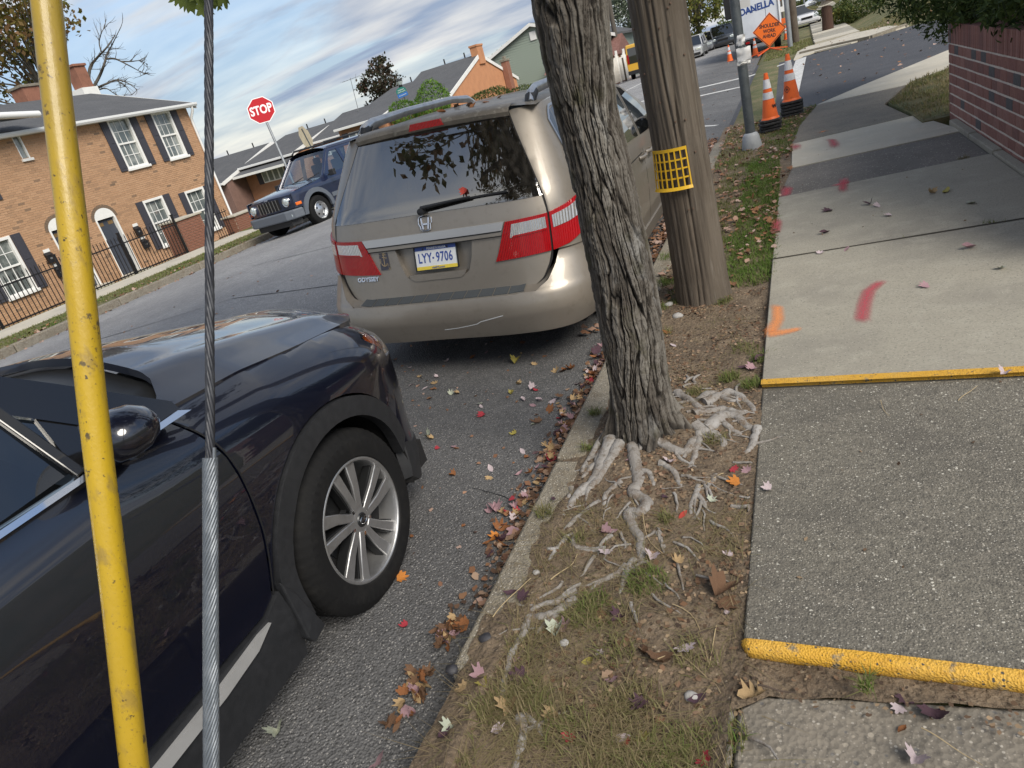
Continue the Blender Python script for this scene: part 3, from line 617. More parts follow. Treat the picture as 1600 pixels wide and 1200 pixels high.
MB().grid(lambda u, v: (-2.63+u, .32-v, 1.585-.10*abs(u/.7)**3-.02*abs(v-1)**2), [i*.1-.7 for i in range(15)], [i*.25 for i in range(9)]).build('roof', M_NAVY, suv, smooth=60)
# door mirror
MIRM = Matrix.Translation((-1.615, 1.045, 1.075)) @ Matrix.Rotation(math.radians(-24), 4, 'Z')
mr = MB().lathe([(.0, -.045), (.05, -.042), (.078, -.02), (.085, .02), (.076, .065), (.05, .10), (.02, .115), (0, .118)], (0, 0, 0), 28, axis='y', M=Matrix.Diagonal((1.08, .95, .78)).to_3x3()).move(MIRM)
mo = mr.build('door_mirror', M_NAVY, suv, smooth=50)
MB().lathe([(.0, 0), (.078, 0), (.08, .012), (.07, .016)], (0, 0, 0), 28, axis='y', M=Matrix.Diagonal((1.07, 1, .78)).to_3x3()).move(MIRM @ Matrix.Translation((0, -.05, 0))).build('mirror_trim', M_SATIN, mo, smooth=40)
MB().lathe([(.0, -.004), (.07, -.004)], (0, 0, 0), 28, axis='y', M=Matrix.Diagonal((1.05, 1, .76)).to_3x3()).move(MIRM @ Matrix.Translation((0, -.047, 0))).build('mirror_glass', M_CHROME, mo)
MB().tube([(-1.735, 1.15, .99), (-1.68, 1.12, 1.0), (-1.62, 1.08, 1.02), (-1.60, 1.06, 1.05)], [.03, .026, .03, .035], 10).build('mirror_foot', M_NAVY, mo, smooth=50)
# inner floor pan, wheel wells, engine bay mask
MB().lohi((-3.5, -1.9, .08), (-1.78, 2.5, .2)).lohi((-3.3, 2.0, .2), (-2.05, 2.55, .78)).lohi((-3.4, 1.28, .2), (-1.80, 1.36, .96)).lohi((-3.3, 2.3, .2), (-2.0, 2.36, .8)).build('floor_pan', M_DARK, suv)
MB().add([(-1.72+a, 1.84+.44*math.cos(t), .22+.44*math.sin(t)) for a in (0, -.32) for t in [math.radians(-15+i*10) for i in range(22)]], [(i, i+1, 23+i, 22+i) for i in range(21)]).add([(-2.04, 1.4, -.02), (-2.04, 2.3, -.02), (-2.04, 2.3, .7), (-2.04, 1.4, .7)], [(0, 1, 2, 3)]).build('wheel_well', M_DARK, suv)
for sx in (-2.25, -3.0):
    MB().box((sx, .35, .72), (.46, .48, .16)).box((sx, .02, 1.02), (.44, .14, .6), Matrix.Rotation(.2, 3, 'X')).box((sx, -.06, 1.38), (.26, .09, .18)).build('seat', M_SEAT, suv, bevel=.04)
def suv_wheel(c, s):
    w = empty_part('wheel', suv); wd = .225
    tyre(MB(), c, .37, wd, .243, s).build('tyre', M_TYRE, w, smooth=35)
    P = lambda u, v, q: (c[0]+q*s, c[1]+u, c[2]+v)
    rim = MB().lathe([(.252, .004*s), (.247, .010*s), (.238, .008*s), (.232, -.01*s), (.228, -.06*s), (.215, -.12*s), (.20, -.17*s)], c, 72, 'x')
    for k in range(5):
        base = math.radians(90+k*72-9)
        for g in (-1, 1):
            rim.prism(spoke_poly(.045, .236, base+g*.26, base+g*.22+.12, .032, .046 if g > 0 else .056), -.022, -.004 if g > 0 else -.007, P)
    rim.lathe([(0, -.004*s), (.03, -.004*s), (.052, -.008*s), (.06, -.022*s)], c, 40, 'x')
    rim.build('rim', M_ALLOY, w, smooth=30, bevel=.004, fix=True)
    inn = MB()
    for k in range(5):
        base = math.radians(90+k*72-9)
        for g in (-1, 1):
            inn.prism(spoke_poly(.045, .236, base+g*.26, base+g*.22+.12, .038, .062), -.06, -.0225, P)
    inn.lathe([(.075, -.03*s), (.075, -.06*s), (0, -.06*s)], c, 32, 'x').build('rim_back', M_GREYALLOY, w, smooth=30, fix=True)
    MB().lathe([(0, -.075*s), (.16, -.075*s), (.165, -.10*s), (.165, -.13*s)], c, 48, 'x').lathe([(0, -.14*s), (.24, -.14*s)], c, 48, 'x').build('brake_disc', M_GREYALLOY, w, smooth=40)
    cap = MB().lathe([(0, .002*s), (.026, .001*s), (.03, -.004*s)], c, 32, 'x').build('hub_cap', M_GREYALLOY, w, smooth=40)
    lug0 = None
    for k in range(5):
        a = math.radians(90+k*72+27); dl = (0, .0575*math.cos(a), .0575*math.sin(a))
        if lug0 is None: lug0 = MB().lathe([(0, .0), (.008, .0), (.009, -.02*s)], (c[0]-.006*s, c[1], c[2]), 8, 'x').build('lug_nut', M_CHROME, w, smooth=30); q = lug0
        else: q = lug0.copy(); COL.objects.link(q)
        q.location = dl
    if s > 0:
        lg = MB().tube([P(.021*math.cos(t), .014*math.sin(t), .004) for t in np.linspace(0, 2*PI, 25)], .0016, 6)
        for a in ((-.011, -.011, -.004, .011), (.004, -.011, .011, .011), (-.007, -.002, .007, .002)): lg.bar(P(a[0], a[1], .004), P(a[2], a[3], .004), .003, .003, up=(1, 0, 0))
        lg.build('emblem', M_CHROME, w)
suv_wheel((-1.70, 1.84, .22), 1); suv_wheel((-1.70, -.925, .22), 1); suv_wheel((-3.56, 1.84, .26), -1); suv_wheel((-3.56, -.925, .26), -1)
# ------------------------------------------------------------------ the beige minivan, built in its own frame (x right, y forward, z up from the road)
M_BEIGE = mat('champagne_paint', (.275, .247, .212), metal=.5, rough=.44, coat=.45, coat_rough=.06, var=[(2.5, (.305, .275, .238), .4, .7), (18, (.24, .213, .182), .55, .8)])
M_BEIGE_R = mat('dirty_roof_paint', (.20, .175, .14), rough=.6, metal=.3, coat=.2, var=[(4, (.13, .115, .095), .42, .62), (25, (.30, .28, .24), .55, .75), (90, (.07, .06, .05), .6, .72)])
M_DGLASS = mat('dark_glass', (.006, .007, .008), rough=.015, spec=.9, coat=1.0, coat_rough=.01)
M_STICKER = mat('dark_sticker', (.05, .05, .07), rough=.5, var=[(30, (.25, .2, .12), .55, .62)])
M_PLATE = mat('plate_white', (.70, .72, .74), rough=.45)
M_PLATE_B = mat('plate_blue', (.03, .07, .30), rough=.45)
M_PLATE_Y = mat('plate_yellow', (.75, .58, .06), rough=.45)
M_BADGE = mat('bright_badge', (.72, .72, .74), rough=.15, metal=1.0)
M_SILVERP = mat('silver_strip', (.50, .50, .50), rough=.35, metal=.55, coat=.5)
van = thing('minivan', 'champagne beige minivan with dusty rear window seen from behind at the kerb', 'minivan', (-2.28, 3.9, -.10), rot=(0, math.radians(3.2), 0))
_t = np.linspace(0, PI/2, 401)
_vx = .98*np.sin(_t)**(2/4.5); _vy = .9-.9*np.cos(_t)**(2/4.5)
_vu = np.concatenate([[0], np.cumsum(np.hypot(np.diff(_vx), np.diff(_vy)))]); VUC = float(_vu[-1])
def vw(z): return float(np.interp(z, [.2, .3, .45, .62, .8, 1.0, 1.1, 1.3, 1.55, 1.66, 1.72], [.945, .955, .975, .985, .982, .965, .945, .875, .775, .72, .66]))/.98
def vlean(z): return float(np.interp(z, [.2, .3, .45, .535, .62, .72, .85, 1.0, 1.12, 1.58, 1.66, 1.75], [.0, -.01, -.005, .035, .05, .065, .085, .105, .135, .44, .52, .62]))
def vfun(u, z):
    a = abs(u); s = 1 if u >= 0 else -1
    if a <= VUC: x, y = float(np.interp(a, _vu, _vx)), float(np.interp(a, _vu, _vy))
    else: x, y = .98, .9+a-VUC
    ft = max(0.0, y-4.35); x -= .16*ft**1.6
    return (s*x*vw(z), y+vlean(z)*max(0.0, 1-y/.9), z)
def ys(y): return VUC+y-.9
def voff(u, z, k):
    e = .004; p = Vector(vfun(u, z)); n = (Vector(vfun(u+e, z))-Vector(vfun(u-e, z))).cross(Vector(vfun(u, z+e))-Vector(vfun(u, z-e))).normalized()
    return p+n*k
def vpan(name, poly, k=0.0, cell=.035, t=.02, m_=M_BEIGE, parent=van, back=(0, 1, 0), smooth=40, **kw):
    return MB().panel(poly, lambda u, z: tuple(voff(u, z, k)) if k else vfun(u, z), cell=cell, t=t, back=back).build(name, m_, parent, smooth=smooth, **kw)
mir = lambda P: [(-a, b) for a, b in P[::-1]]
# tailgate with the number plate recess
up_r = [(.0, .955), (.80, .955), (.812, 1.0), (.805, 1.105)]
gate = vpan('tailgate', mir(up_r)[:-1]+[(0, .955)][:0]+up_r[1:]+[(0.4, 1.108), (0, 1.108), (-.4, 1.108)], t=.03)
low_r = [(.30, .955), (.265, .80), (.235, .72), (.19, .695)]
low = [(0, .695)]+low_r[::-1]+[(.80, .955), (.79, .76), (.765, .69), (.715, .61), (.63, .552), (.5, .537), (0, .533)]
vpan('gate_skin', low+mir(low)[1:-1], t=.045, parent=gate)
vpan('plate_recess', [(-.32, .96), (.32, .96), (.25, .70), (.18, .68), (-.18, .68), (-.25, .70)], k=-.045, t=0, parent=gate)
vpan('recess_lip', [(-.215, .725), (.215, .725), (.20, .70), (.17, .682), (-.17, .682), (-.20, .70)], k=.006, t=.02, parent=gate, m_=M_BEIGE, cell=.02)
vpan('chrome_strip', [(-.53, .988), (.53, .988), (.505, .938), (-.505, .938)], k=.016, t=.03, m_=M_SILVERP, cell=.03, parent=gate)
vpan('chrome_strip', [(-.505, .932), (.505, .932), (.495, .908), (-.495, .908)], k=.010, t=.03, m_=M_BEIGE, cell=.03, parent=gate)
for zz in (.934, .905): ribbon([(u/20, zz) for u in range(-10, 11)], lambda u, z: tuple(voff(u, z, .012)), .006, back=(0, 1, 0)).build('strip_gap', M_SEAM, gate)
# rear window and its black surround
wing = [(.0, 1.106), (.4, 1.104), (.812, 1.098), (.80, 1.18), (.765, 1.35), (.735, 1.5), (.722, 1.57), (.35, 1.585), (0, 1.588)]
rw = vpan('rear_window', wing+mir(wing)[1:-1], k=.004, t=.006, m_=glass('van_rear_glass', (.12, .13, .14), .20, .10), cell=.05)
frame_ring = [(.0, 1.106), (.4, 1.104), (.812, 1.098), (.80, 1.18), (.765, 1.35), (.735, 1.5), (.722, 1.57), (.35, 1.585), (0, 1.588)]
inner_ring = [(0, 1.53), (.33, 1.528), (.655, 1.515), (.69, 1.40), (.735, 1.2), (.745, 1.145), (.4, 1.148), (0, 1.150)]
vpan('window_surround', frame_ring+inner_ring, k=-.004, t=0, m_=M_GLOSSBLK, cell=.04)
vpan('window_surround', mir(frame_ring)+mir(inner_ring), k=-.004, t=0, m_=M_GLOSSBLK, cell=.04)
# spoiler and brake lamp
def spo(u, q):
    p = Vector(vfun(u, 1.575)); a = abs(u)/.74
    prof = [(.16, .055), (.06, .052), (-.01, .035), (-.028, .012), (-.02, -.012), (.01, -.02), (.06, -.012)]
    i = min(int(q), 5); f = q-i; y = prof[i][0]*(1-f)+prof[i+1][0]*f; z = prof[i][1]*(1-f)+prof[i+1][1]*f
    return (p.x, p.y+y, p.z+z+.006+.018*(1-a*a))
spoiler = MB().grid(spo, [i*.05-.74 for i in range(30)]+[.74], [i*.5 for i in range(13)]).build('spoiler', M_BEIGE_R, van, smooth=50)
def brk(u, v): p = Vector(spo(u, 2.6)); return (p.x, p.y-.012-.0*v, p.z+v)
MB().panel([(-.165, -.024), (.165, -.024), (.14, .016), (-.14, .016)], brk, cell=.03, t=.03, back=(0, 1, 0)).build('brake_lamp', M_REDLENS, spoiler, smooth=40)
# lamps
def lamp(s):
    o = vpan('tail_lamp', [(s*a, b) for a, b in [(.535, .985), (.806, .992), (.788, .765), (.43, .752), (.455, .80)]], k=.012, t=.03, m_=M_REDLENS, cell=.03)
    vpan('reversing_lens', [(s*a, b) for a, b in [(.575, .966), (.79, .972), (.785, .895), (.55, .885)]], k=.015, t=.01, m_=M_CLEARLENS, cell=.03, parent=o)
    vpan('lens_trim', [(s*a, b) for a, b in [(.575, .897), (.785, .906), (.785, .895), (.56, .885)]], k=.017, t=.004, m_=M_REDLENS, cell=.03, parent=o)
    q = vpan('tail_lamp', [(s*a, b) for a, b in [(.822, .994), (.95, 1.012), (1.06, 1.035), (1.13, 1.03), (1.155, .94), (1.13, .87), (1.04, .815), (.92, .78), (.803, .765)]], k=.012, t=.03, m_=M_REDLENS, cell=.03, back=(-s*.5, 1, 0))
    vpan('indicator_lens', [(s*a, b) for a, b in [(.835, .972), (.95, .99), (1.06, 1.01), (1.11, 1.005), (1.10, .935), (.95, .91), (.83, .898)]], k=.0155, t=.01, m_=M_CLEARLENS, cell=.03, parent=q, back=(-s*.5, 1, 0))
lamp(1); lamp(-1)
# body sides
def sidepanel(s):
    A = lambda yc, r: [(ys(a), b) for a, b in arc(yc, .33, r, 190, -10, 18)]
    P = [(.83, .765), (.80, .74), (.76, .66), (.66, .57)]
    P = [(.822, .765), (.93, .76), (ys(.52), .74), (ys(.70), .50)]+[(ys(a), b) for a, b in arc(1.12, .33, .41, 160, 0, 14)]+[(ys(1.53), .22), (ys(3.68), .22)]+[(ys(a), b) for a, b in arc(4.12, .33, .41, 190, -5, 16)]+[(ys(4.6), .30), (ys(4.95), .40), (ys(4.95), .80), (ys(4.5), .95), (ys(3.75), 1.045), (ys(3.2), 1.32), (ys(2.6), 1.545), (ys(2.2), 1.605), (ys(1.2), 1.615), (ys(.75), 1.61), (.80, 1.60), (.728, 1.585), (.742, 1.5), (.772, 1.35), (.808, 1.18), (.82, 1.10), (.826, 1.0)]
    o = vpan('body_side', [(s*a, b) for a, b in P], cell=.06, t=.03, back=(-s, 0, 0))
    win = dict(k=.004, t=.004, m_=M_DGLASS, cell=.08, back=(-s, 0, 0), parent=o)
    vpan('quarter_window', [(s*ys(a), b) for a, b in [(.34, 1.49), (.42, 1.545), (.6, 1.56), (1.55, 1.565), (1.60, 1.53), (1.6, 1.10), (1.0, 1.075), (.52, 1.085), (.46, 1.14)]], **win)
    vpan('sliding_door_window', [(s*ys(a), b) for a, b in [(1.68, 1.10), (1.68, 1.56), (2.45, 1.52), (2.5, 1.48), (2.5, 1.075)]], **win)
    vpan('front_door_window', [(s*ys(a), b) for a, b in [(2.6, 1.07), (2.6, 1.50), (2.72, 1.475), (3.05, 1.32), (3.42, 1.075), (3.2, 1.055)]], **win)
    for pts in ([(.33, 1.49), (.41, 1.555), (.6, 1.572), (1.6, 1.577)], [(.33, 1.50), (.45, 1.135), (.52, 1.073), (1.0, 1.063), (1.6, 1.088)]):
        ribbon([(s*ys(q.x), q.y) for q in spl([Vector((*p, 0)) for p in pts], 5)], lambda u, z: tuple(voff(u, z, .006)), .016, back=(-s, 0, 0)).build('window_trim', M_SATIN, o)
    for pts in ([(1.64, 1.62), (1.64, .30)], [(2.55, 1.56), (2.55, .30)], [(3.62, 1.05), (3.55, .75), (3.62, .4)], [(.6, .93), (2.5, .93)]):
        ribbon([(s*ys(q.x), q.y) for q in spl([Vector((*p, 0)) for p in pts], 8)], lambda u, z: tuple(voff(u, z, .001)), .009, back=(-s, 0, 0)).build('door_gap', M_SEAM, o)
    for yy in (2.32, 2.66):
        MB().tube([voff(s*ys(yy), .905, .0), voff(s*ys(yy+.03), .905, .035), voff(s*ys(yy+.17), .905, .035), voff(s*ys(yy+.2), .905, .0)], .017, 8).build('handle', M_BEIGE, o, smooth=50)
    vpan('sill', [(s*ys(a), b) for a, b in [(1.55, .30), (3.66, .30), (3.66, .19), (1.55, .19)]], k=.012, cell=.1, back=(-s, 0, 0))
    mp_ = voff(s*ys(3.28), 1.10, .11)
    mo = MB().lathe([(0, -.06), (.06, -.055), (.085, -.02), (.08, .05), (.05, .09), (0, .10)], (0, 0, 0), 20, 'y', M=Matrix.Diagonal((1.35, 1, 1)).to_3x3()).move(Matrix.Translation(mp_)).tube([mp_, voff(s*ys(3.34), 1.07, -.01)], .03, 8).build('door_mirror', M_BEIGE, van, smooth=50)
    MB().lathe([(0, -.061), (.075, -.057)], (0, 0, 0), 20, 'y', M=Matrix.Diagonal((1.3, 1, 1)).to_3x3()).move(Matrix.Translation(mp_)).build('mirror_glass', M_DGLASS, mo)
    # roof rail
    xr = s*.60
    MB().tube([(xr*1.09, .66, 1.605), (xr*1.07, .72, 1.65), (xr*1.06, .84, 1.68), (xr*1.04, 1.4, 1.695), (xr*1.0, 2.2, 1.69), (xr*.98, 2.55, 1.66), (xr*.97, 2.7, 1.60)], [.022, .03, .026, .022, .022, .024, .018], 8, flat=1.4).build('roof_rail', M_SATIN, van, smooth=50)
    MB().tube([(xr*1.07, .665, 1.59), (xr*1.07, .70, 1.635), (xr*1.07, .80, 1.665)], [.04, .04, .03], 8).build('rail_foot', M_BLACKP, van, smooth=50)
    return o
sidepanel(1); sidepanel(-1)
# bumper with the dark step pad
bm = [(0, .522), (.55, .522), (.66, .545), (.74, .60), (.80, .685), (.835, .755), (.93, .752), (ys(.50), .735), (ys(.68), .52), (ys(.70), .33), (ys(.66), .27), (.9, .275), (.6, .29), (0, .295)]
def bmk(u, z): return .085*math.sin(max(0, min(1, (z-.25)/.30))*PI*.5)*max(0, min(1, (.73-z)/.20))*max(0.0, min(1, 1.3-abs(u)*.62))+.012
bo = MB().panel(bm+mir(bm)[1:-1], lambda u, z: tuple(voff(u, z, bmk(u, z))), cell=.03, t=.05, back=(0, 1, 0)).build('rear_bumper', M_BEIGE, van, smooth=45)
def ledge(u, q):
    zl = float(np.interp(abs(u), [0, .55, .66, .74, .80, .84], [.522, .522, .545, .60, .685, .753])); a = voff(u, zl, bmk(u, zl)-.002); b = Vector((a.x*.985, a.y+.125, a.z+.030)); return tuple(a.lerp(b, q))
MB().grid(ledge, [i*.05-.84 for i in range(34)]+[.84], [0, .5, 1]).build('bumper_ledge', M_BEIGE, bo, smooth=50)
M_PAD = mat('step_pad', (.06, .068, .075), rough=.55, bump=[('noise', 200, .001)])
for i in range(12):
    u0 = -.60+i*.1
    MB().grid(lambda u, q: tuple(Vector(ledge(u, .12+q*.72))+Vector((0, 0, .004))), [u0+.003, u0+.05, u0+.097], [0, 1]).grid(lambda u, q: tuple(Vector(ledge(u, .12))+Vector((0, -.001, .004-.012*q))), [u0+.003, u0+.097], [1, 0]).build('step_pad', M_PAD, bo)
ribbon([(a/20, .533) for a in range(-10, 11)], vfun, .012, back=(0, 1, 0)).build('gate_gap', M_SEAM, gate)
for s in (1, -1):
    pts = [(.52, .536), (.63, .55), (.718, .607), (.772, .69), (.796, .76), (.816, .99), (.814, 1.10), (.80, 1.19), (.767, 1.35), (.738, 1.5), (.725, 1.6)]
    ribbon([(s*q.x, q.y) for q in spl([Vector((*p, 0)) for p in pts], 6)], lambda u, z: tuple(voff(u, z, .0015)), .011, back=(0, 1, 0)).build('gate_gap', M_SEAM, gate)
# scuff on the bumper, white where the paint is gone
scr = MB(); sp_ = [(.02, .37), (.12, .375), (.20, .385), (.27, .395), (.30, .41), (.38, .425), (.46, .44)]
ribbon(sp_, lambda u, z: tuple(voff(u, z, bmk(u, z))), .006, back=(0, 1, 0)).build('scratch', M_PLATE, bo)
# plate
pm = frame(voff(0.005, .825, -.012), (1, 0, 0), (0, .25, 1))
pl = MB().box((0, 0, 0), (.305, .152, .004)).move(pm).build('number_plate', M_PLATE, van)
MB().box((0, .063, .0025), (.303, .024, .002)).move(pm).build('plate_band', M_PLATE_B, pl); MB().box((0, -.064, .0025), (.303, .022, .002)).move(pm).build('plate_band', M_PLATE_Y, pl)
fr_ = MB()
for c, d in (((0, .079, .002), (.318, .008, .008)), ((0, -.079, .002), (.318, .008, .008)), ((.157, 0, .002), (.008, .150, .008)), ((-.157, 0, .002), (.008, .150, .008))): fr_.box(c, d)
fr_.move(pm).build('plate_frame', M_BLACKP, pl)
text('lettering', 'LYY', .088, M_PLATE_B, pl, pm @ Matrix.Translation((-.082, -.002, .0032)), bold=.0016, depth=.0006, xs=.66, spacing=1.08)
text('lettering', '9706', .088, M_PLATE_B, pl, pm @ Matrix.Translation((.062, -.002, .0032)), bold=.0016, depth=.0006, xs=.66, spacing=1.08)
MB().lathe([(0, .0035), (.007, .0035)], (0, 0, 0), 12).move(pm @ Matrix.Translation((-.02, -.002, 0))).build('plate_dot', M_PLATE_B, pl)
text('lettering', 'PENNSYLVANIA', .02, M_PLATE, pl, pm @ Matrix.Translation((.01, .062, .0042)), bold=.0004, depth=.0004)
text('lettering', 'visitPA.com', .02, M_PLATE_B, pl, pm @ Matrix.Translation((.01, -.065, .0042)), bold=.0004, depth=.0004)
for a in (-.09, .09): MB().lathe([(0, .006), (.006, .006), (.007, .003)], (0, 0, 0), 10).move(pm @ Matrix.Translation((a, .06, 0))).build('plate_screw', M_BLACKP, pl)
# emblem, badge, sticker
em = frame(voff(-.02, 1.045, .006), (1, 0, 0), (0, .30, 1))
eb = MB().tube([(.048*(1-.12*(y < 0))*np.sign(x)*abs(x)**.45*(.88 if y < 0 else 1), .046*np.sign(y)*abs(y)**.45, 0) for x, y in [(math.cos(a), math.sin(a)) for a in np.linspace(0, 2*PI, 41)]], .0045, 8)
for s in (-1, 1):
    eb.bar((s*.028, .036, 0), (s*.018, -.036, 0), .011, .008, up=(0, 0, 1))
eb.bar((-.022, -.004, 0), (.022, -.004, 0), .010, .008, up=(0, 0, 1)).move(em).build('emblem', M_BADGE, gate, smooth=40)
text('lettering', 'ODYSSEY', .042, M_BADGE, gate, frame(voff(-.545, .727, .004), Vector(vfun(-.45, .727))-Vector(vfun(-.62, .727)), (0, .25, 1)), bold=.0012, depth=.003, xs=1.05)
stm = frame(voff(-.385, .838, .0025), Vector(vfun(-.35, .84))-Vector(vfun(-.42, .84)), (0, .2, 1))
st_ = MB().box((0, 0, 0), (.072, .115, .002)).move(stm).build('sticker', M_STICKER, gate)
M_TAN = mat('sticker_print', (.33, .25, .14), rough=.5)
MB().bar((0, .042, .0015), (0, -.03, .0015), .005, .002, up=(0, 0, 1)).bar((-.013, .028, .0015), (.013, .028, .0015), .005, .002, up=(0, 0, 1)).tube([(.021*math.sin(a), -.012-.02*math.cos(a), .0015) for a in np.linspace(-1.5, 1.5, 13)], .0028, 6).tube([(.007*math.cos(a), .046+.007*math.sin(a), .0015) for a in np.linspace(0, 6.3, 13)], .002, 6).move(stm).build('sticker_print', M_TAN, st_)
# rear wiper
MB().tube([voff(-.03, 1.128, .03), voff(.12, 1.137, .034), voff(.34, 1.150, .03)], [.014, .010, .007], 8).bar(voff(.0, 1.142, .018), voff(.60, 1.152, .018), .010, .016, up=(0, 1, 0)).lathe([(0, -.05), (.022, -.045), (.024, 0)], voff(-.03, 1.125, 0), 14, 'y').build('rear_wiper', M_BLACKP, van, smooth=50)
# roof, bonnet, windscreen
def vroof(x, y):
    e = float(np.interp(y, [.4, .6, 1.2, 2.0, 2.5], [1.595, 1.605, 1.615, 1.605, 1.56])); k = abs(x)/.75
    return e+.045*(1-min(1, k)**2.4)-.02*(k > 1)
MB().grid(lambda a, y: (a*float(np.interp(y, [.5, .7, 2.2, 2.55], [.735, .725, .72, .72])), y, vroof(a*.75, y)), [i/12-1 for i in range(25)], [.50, .56, .62, .8, 1.0, 1.3, 1.6, 2.0, 2.3, 2.55]).build('roof', M_BEIGE_R, van, smooth=60)
MB().grid(lambda a, t: (a*(.72+.14*t), 2.5+1.2*t-.15*a*a*t, 1.60-.54*t-.03*a*a), [i/6-1 for i in range(13)], [i/6 for i in range(7)]).build('windscreen', M_GLASS_C, van, smooth=60)
MB().grid(lambda a, t: (a*(.88-.06*t*t), 3.62+1.3*t-.18*a*a*t, 1.06-.06*t-.20*t**3-.05*abs(a)**3), [i/8-1 for i in range(17)], [i/8 for i in range(9)]).build('bonnet', M_BEIGE, van, smooth=60)
MB().lohi((-.88, .3, .22), (.88, 4.7, .42)).lohi((-.86, 3.5, .42), (.86, 3.56, 1.0)).lohi((-.8, 4.86, .3), (.8, 4.9, .8)).build('floor_pan', M_DARK, van)
for x, y in ((-.42, 2.55), (.42, 2.55), (-.42, 1.55), (.42, 1.55)):
    MB().box((x, y, .62), (.46, .46, .2)).box((x, y-.24, .98), (.44, .13, .6), Matrix.Rotation(.18, 3, 'X')).box((x, y-.31, 1.36), (.25, .08, .17)).build('seat', M_SEAT, van, bevel=.04)
MB().box((0, .72, .8), (1.1, .14, .5), Matrix.Rotation(.15, 3, 'X')).box((-.35, .66, 1.12), (.26, .09, .15)).box((.35, .66, 1.12), (.26, .09, .15)).build('rear_bench', M_SEAT, van, bevel=.04)
MB().tube([(-.4+.18*math.cos(a), 3.0+.06*math.sin(a), 1.08+.17*math.sin(a)) for a in np.linspace(0, 2*PI, 25)], .016, 8).build('steering_wheel', M_BLACKP, van, smooth=60)
MB().box((0, 3.3, .9), (1.6, .35, .25)).build('dashboard', M_SEAT, van, bevel=.05)
for x, y, s in ((.955, 1.12, 1), (.955, 4.12, 1), (-.955, 1.12, -1), (-.955, 4.12, -1)):
    w = empty_part('wheel', van); c = (x, y, .325)
    tyre(MB(), c, .325, .215, .205, s, lugs=False, n=64).build('tyre', M_TYRE, w, smooth=35)
    rm = MB().lathe([(.21, .0), (.2, .008*s), (.195, -.03*s), (.18, -.12*s)], c, 48, 'x')
    for k in range(7): rm.prism(spoke_poly(.04, .2, k*2*PI/7, k*2*PI/7, .05, .045), -.03, -.006, lambda u, v, q: (c[0]+q*s, c[1]+u, c[2]+v))
    rm.lathe([(0, .0), (.05, -.002*s), (.06, -.03*s)], c, 24, 'x').build('rim', M_ALLOY, w, smooth=40, fix=True)
    MB().lathe([(0, -.05*s), (.2, -.05*s)], c, 32, 'x').build('rim_back', M_DARK, w)
for s in (1, -1):
    for yc in (1.12, 4.12): MB().add([(s*(.93-q), yc+.40*math.cos(math.radians(a)), .33+.40*math.sin(math.radians(a))) for q in (0, .3) for a in range(-10, 191, 10)], [(i, i+1, 22+i, 21+i) for i in range(20)]).build('wheel_well', M_DARK, van)
# ------------------------------------------------------------------ brick terrace house across the street
M_BRICK_H = mat('tan_brick', (.42, .22, .12), rough=.9, tint=[(.16, .115, .08), (.45, .268, .155), (.53, .335, .205)], var=[(35, (.38, .22, .125), .54, .8)], bump=[('noise', 60, .003)])
M_MORTAR = mat('mortar', (.46, .34, .24), rough=.95, bump=[('noise', 60, .004)])
M_TRIM = mat('white_trim', (.78, .78, .76), rough=.5, var=[(3, (.66, .66, .64), .5, .8)])
M_SHUT = mat('charcoal_shutter', (.045, .045, .058), rough=.6)
M_DOORP = mat('slate_door', (.05, .058, .078), rough=.5)
M_WGLASS = mat('window_glass', (.10, .12, .12), rough=.03, spec=.9, coat=.5, var=[(1.4, (.25, .27, .26), .48, .62)])
M_ROOF = mat('grey_shingle', (.085, .088, .095), rough=.95, var=[(1.2, (.11, .112, .118), .4, .7), (14, (.055, .057, .062), .45, .75, (1, 1, 3))], bump=[('noise', 25, .02)])
M_IRON = mat('black_iron', (.010, .010, .012), rough=.45)
M_REDBRICK = mat('red_brick', (.26, .115, .075), rough=.9, var=[(4, (.20, .09, .06), .45, .7), (40, (.33, .16, .105), .5, .75)], bump=[('noise', 80, .003)])
M_REDMORT = mat('pale_mortar', (.45, .36, .29), rough=.95, bump=[('noise', 60, .004)])
M_GUT = mat('gutter_white', (.72, .73, .73), rough=.4)
HX = -22.0
def hk(y, z): return 1.42*y, 1.6+1.42*(z-1.6)
house = thing('brick_house', 'tan brick two-storey house with dark shutters and two arched doors behind the iron fence', 'house', (-26.5, 16, -1.0))
Y0, Y1, ZB, ZT = 9.0, 23.55, -1.35, 4.12
op = []   # openings (y0, y1, z0, z1)
def R4(a, b, c, d): (y0, z0), (y1, z1) = hk(a, c), hk(b, d); return (y0, y1, z0, z1)
wins = [R4(15.27, 15.92, 2.19, 3.37), R4(13.84, 14.50, 2.20, 3.40), R4(13.80, 14.46, .18, 1.36), R4(15.25, 15.96, .12, 1.28), R4(9.50, 10.16, .31, 1.48), R4(9.55, 10.2, 2.25, 3.47)]
slit = R4(11.31, 11.50, 2.90, 3.48)
doors = [R4(12.27, 12.85, -.16, 1.25), R4(11.06, 11.64, -.14, 1.33)]
op = wins+[slit]+doors
MBm = MB()
ycut = sorted(set([Y0, Y1]+[v for o in op for v in o[:2]])); zcut = sorted(set([ZB, ZT]+[v for o in op for v in o[2:]]))
for a, b in zip(ycut, ycut[1:]):
    for c, d in zip(zcut, zcut[1:]):
        ym, zm = (a+b)/2, (c+d)/2
        if not any(o[0] < ym < o[1] and o[2] < zm < o[3] for o in op):
            MBm.add([(HX-.012, a, c), (HX-.012, b, c), (HX-.012, b, d), (HX-.012, a, d)], [(0, 1, 2, 3)])
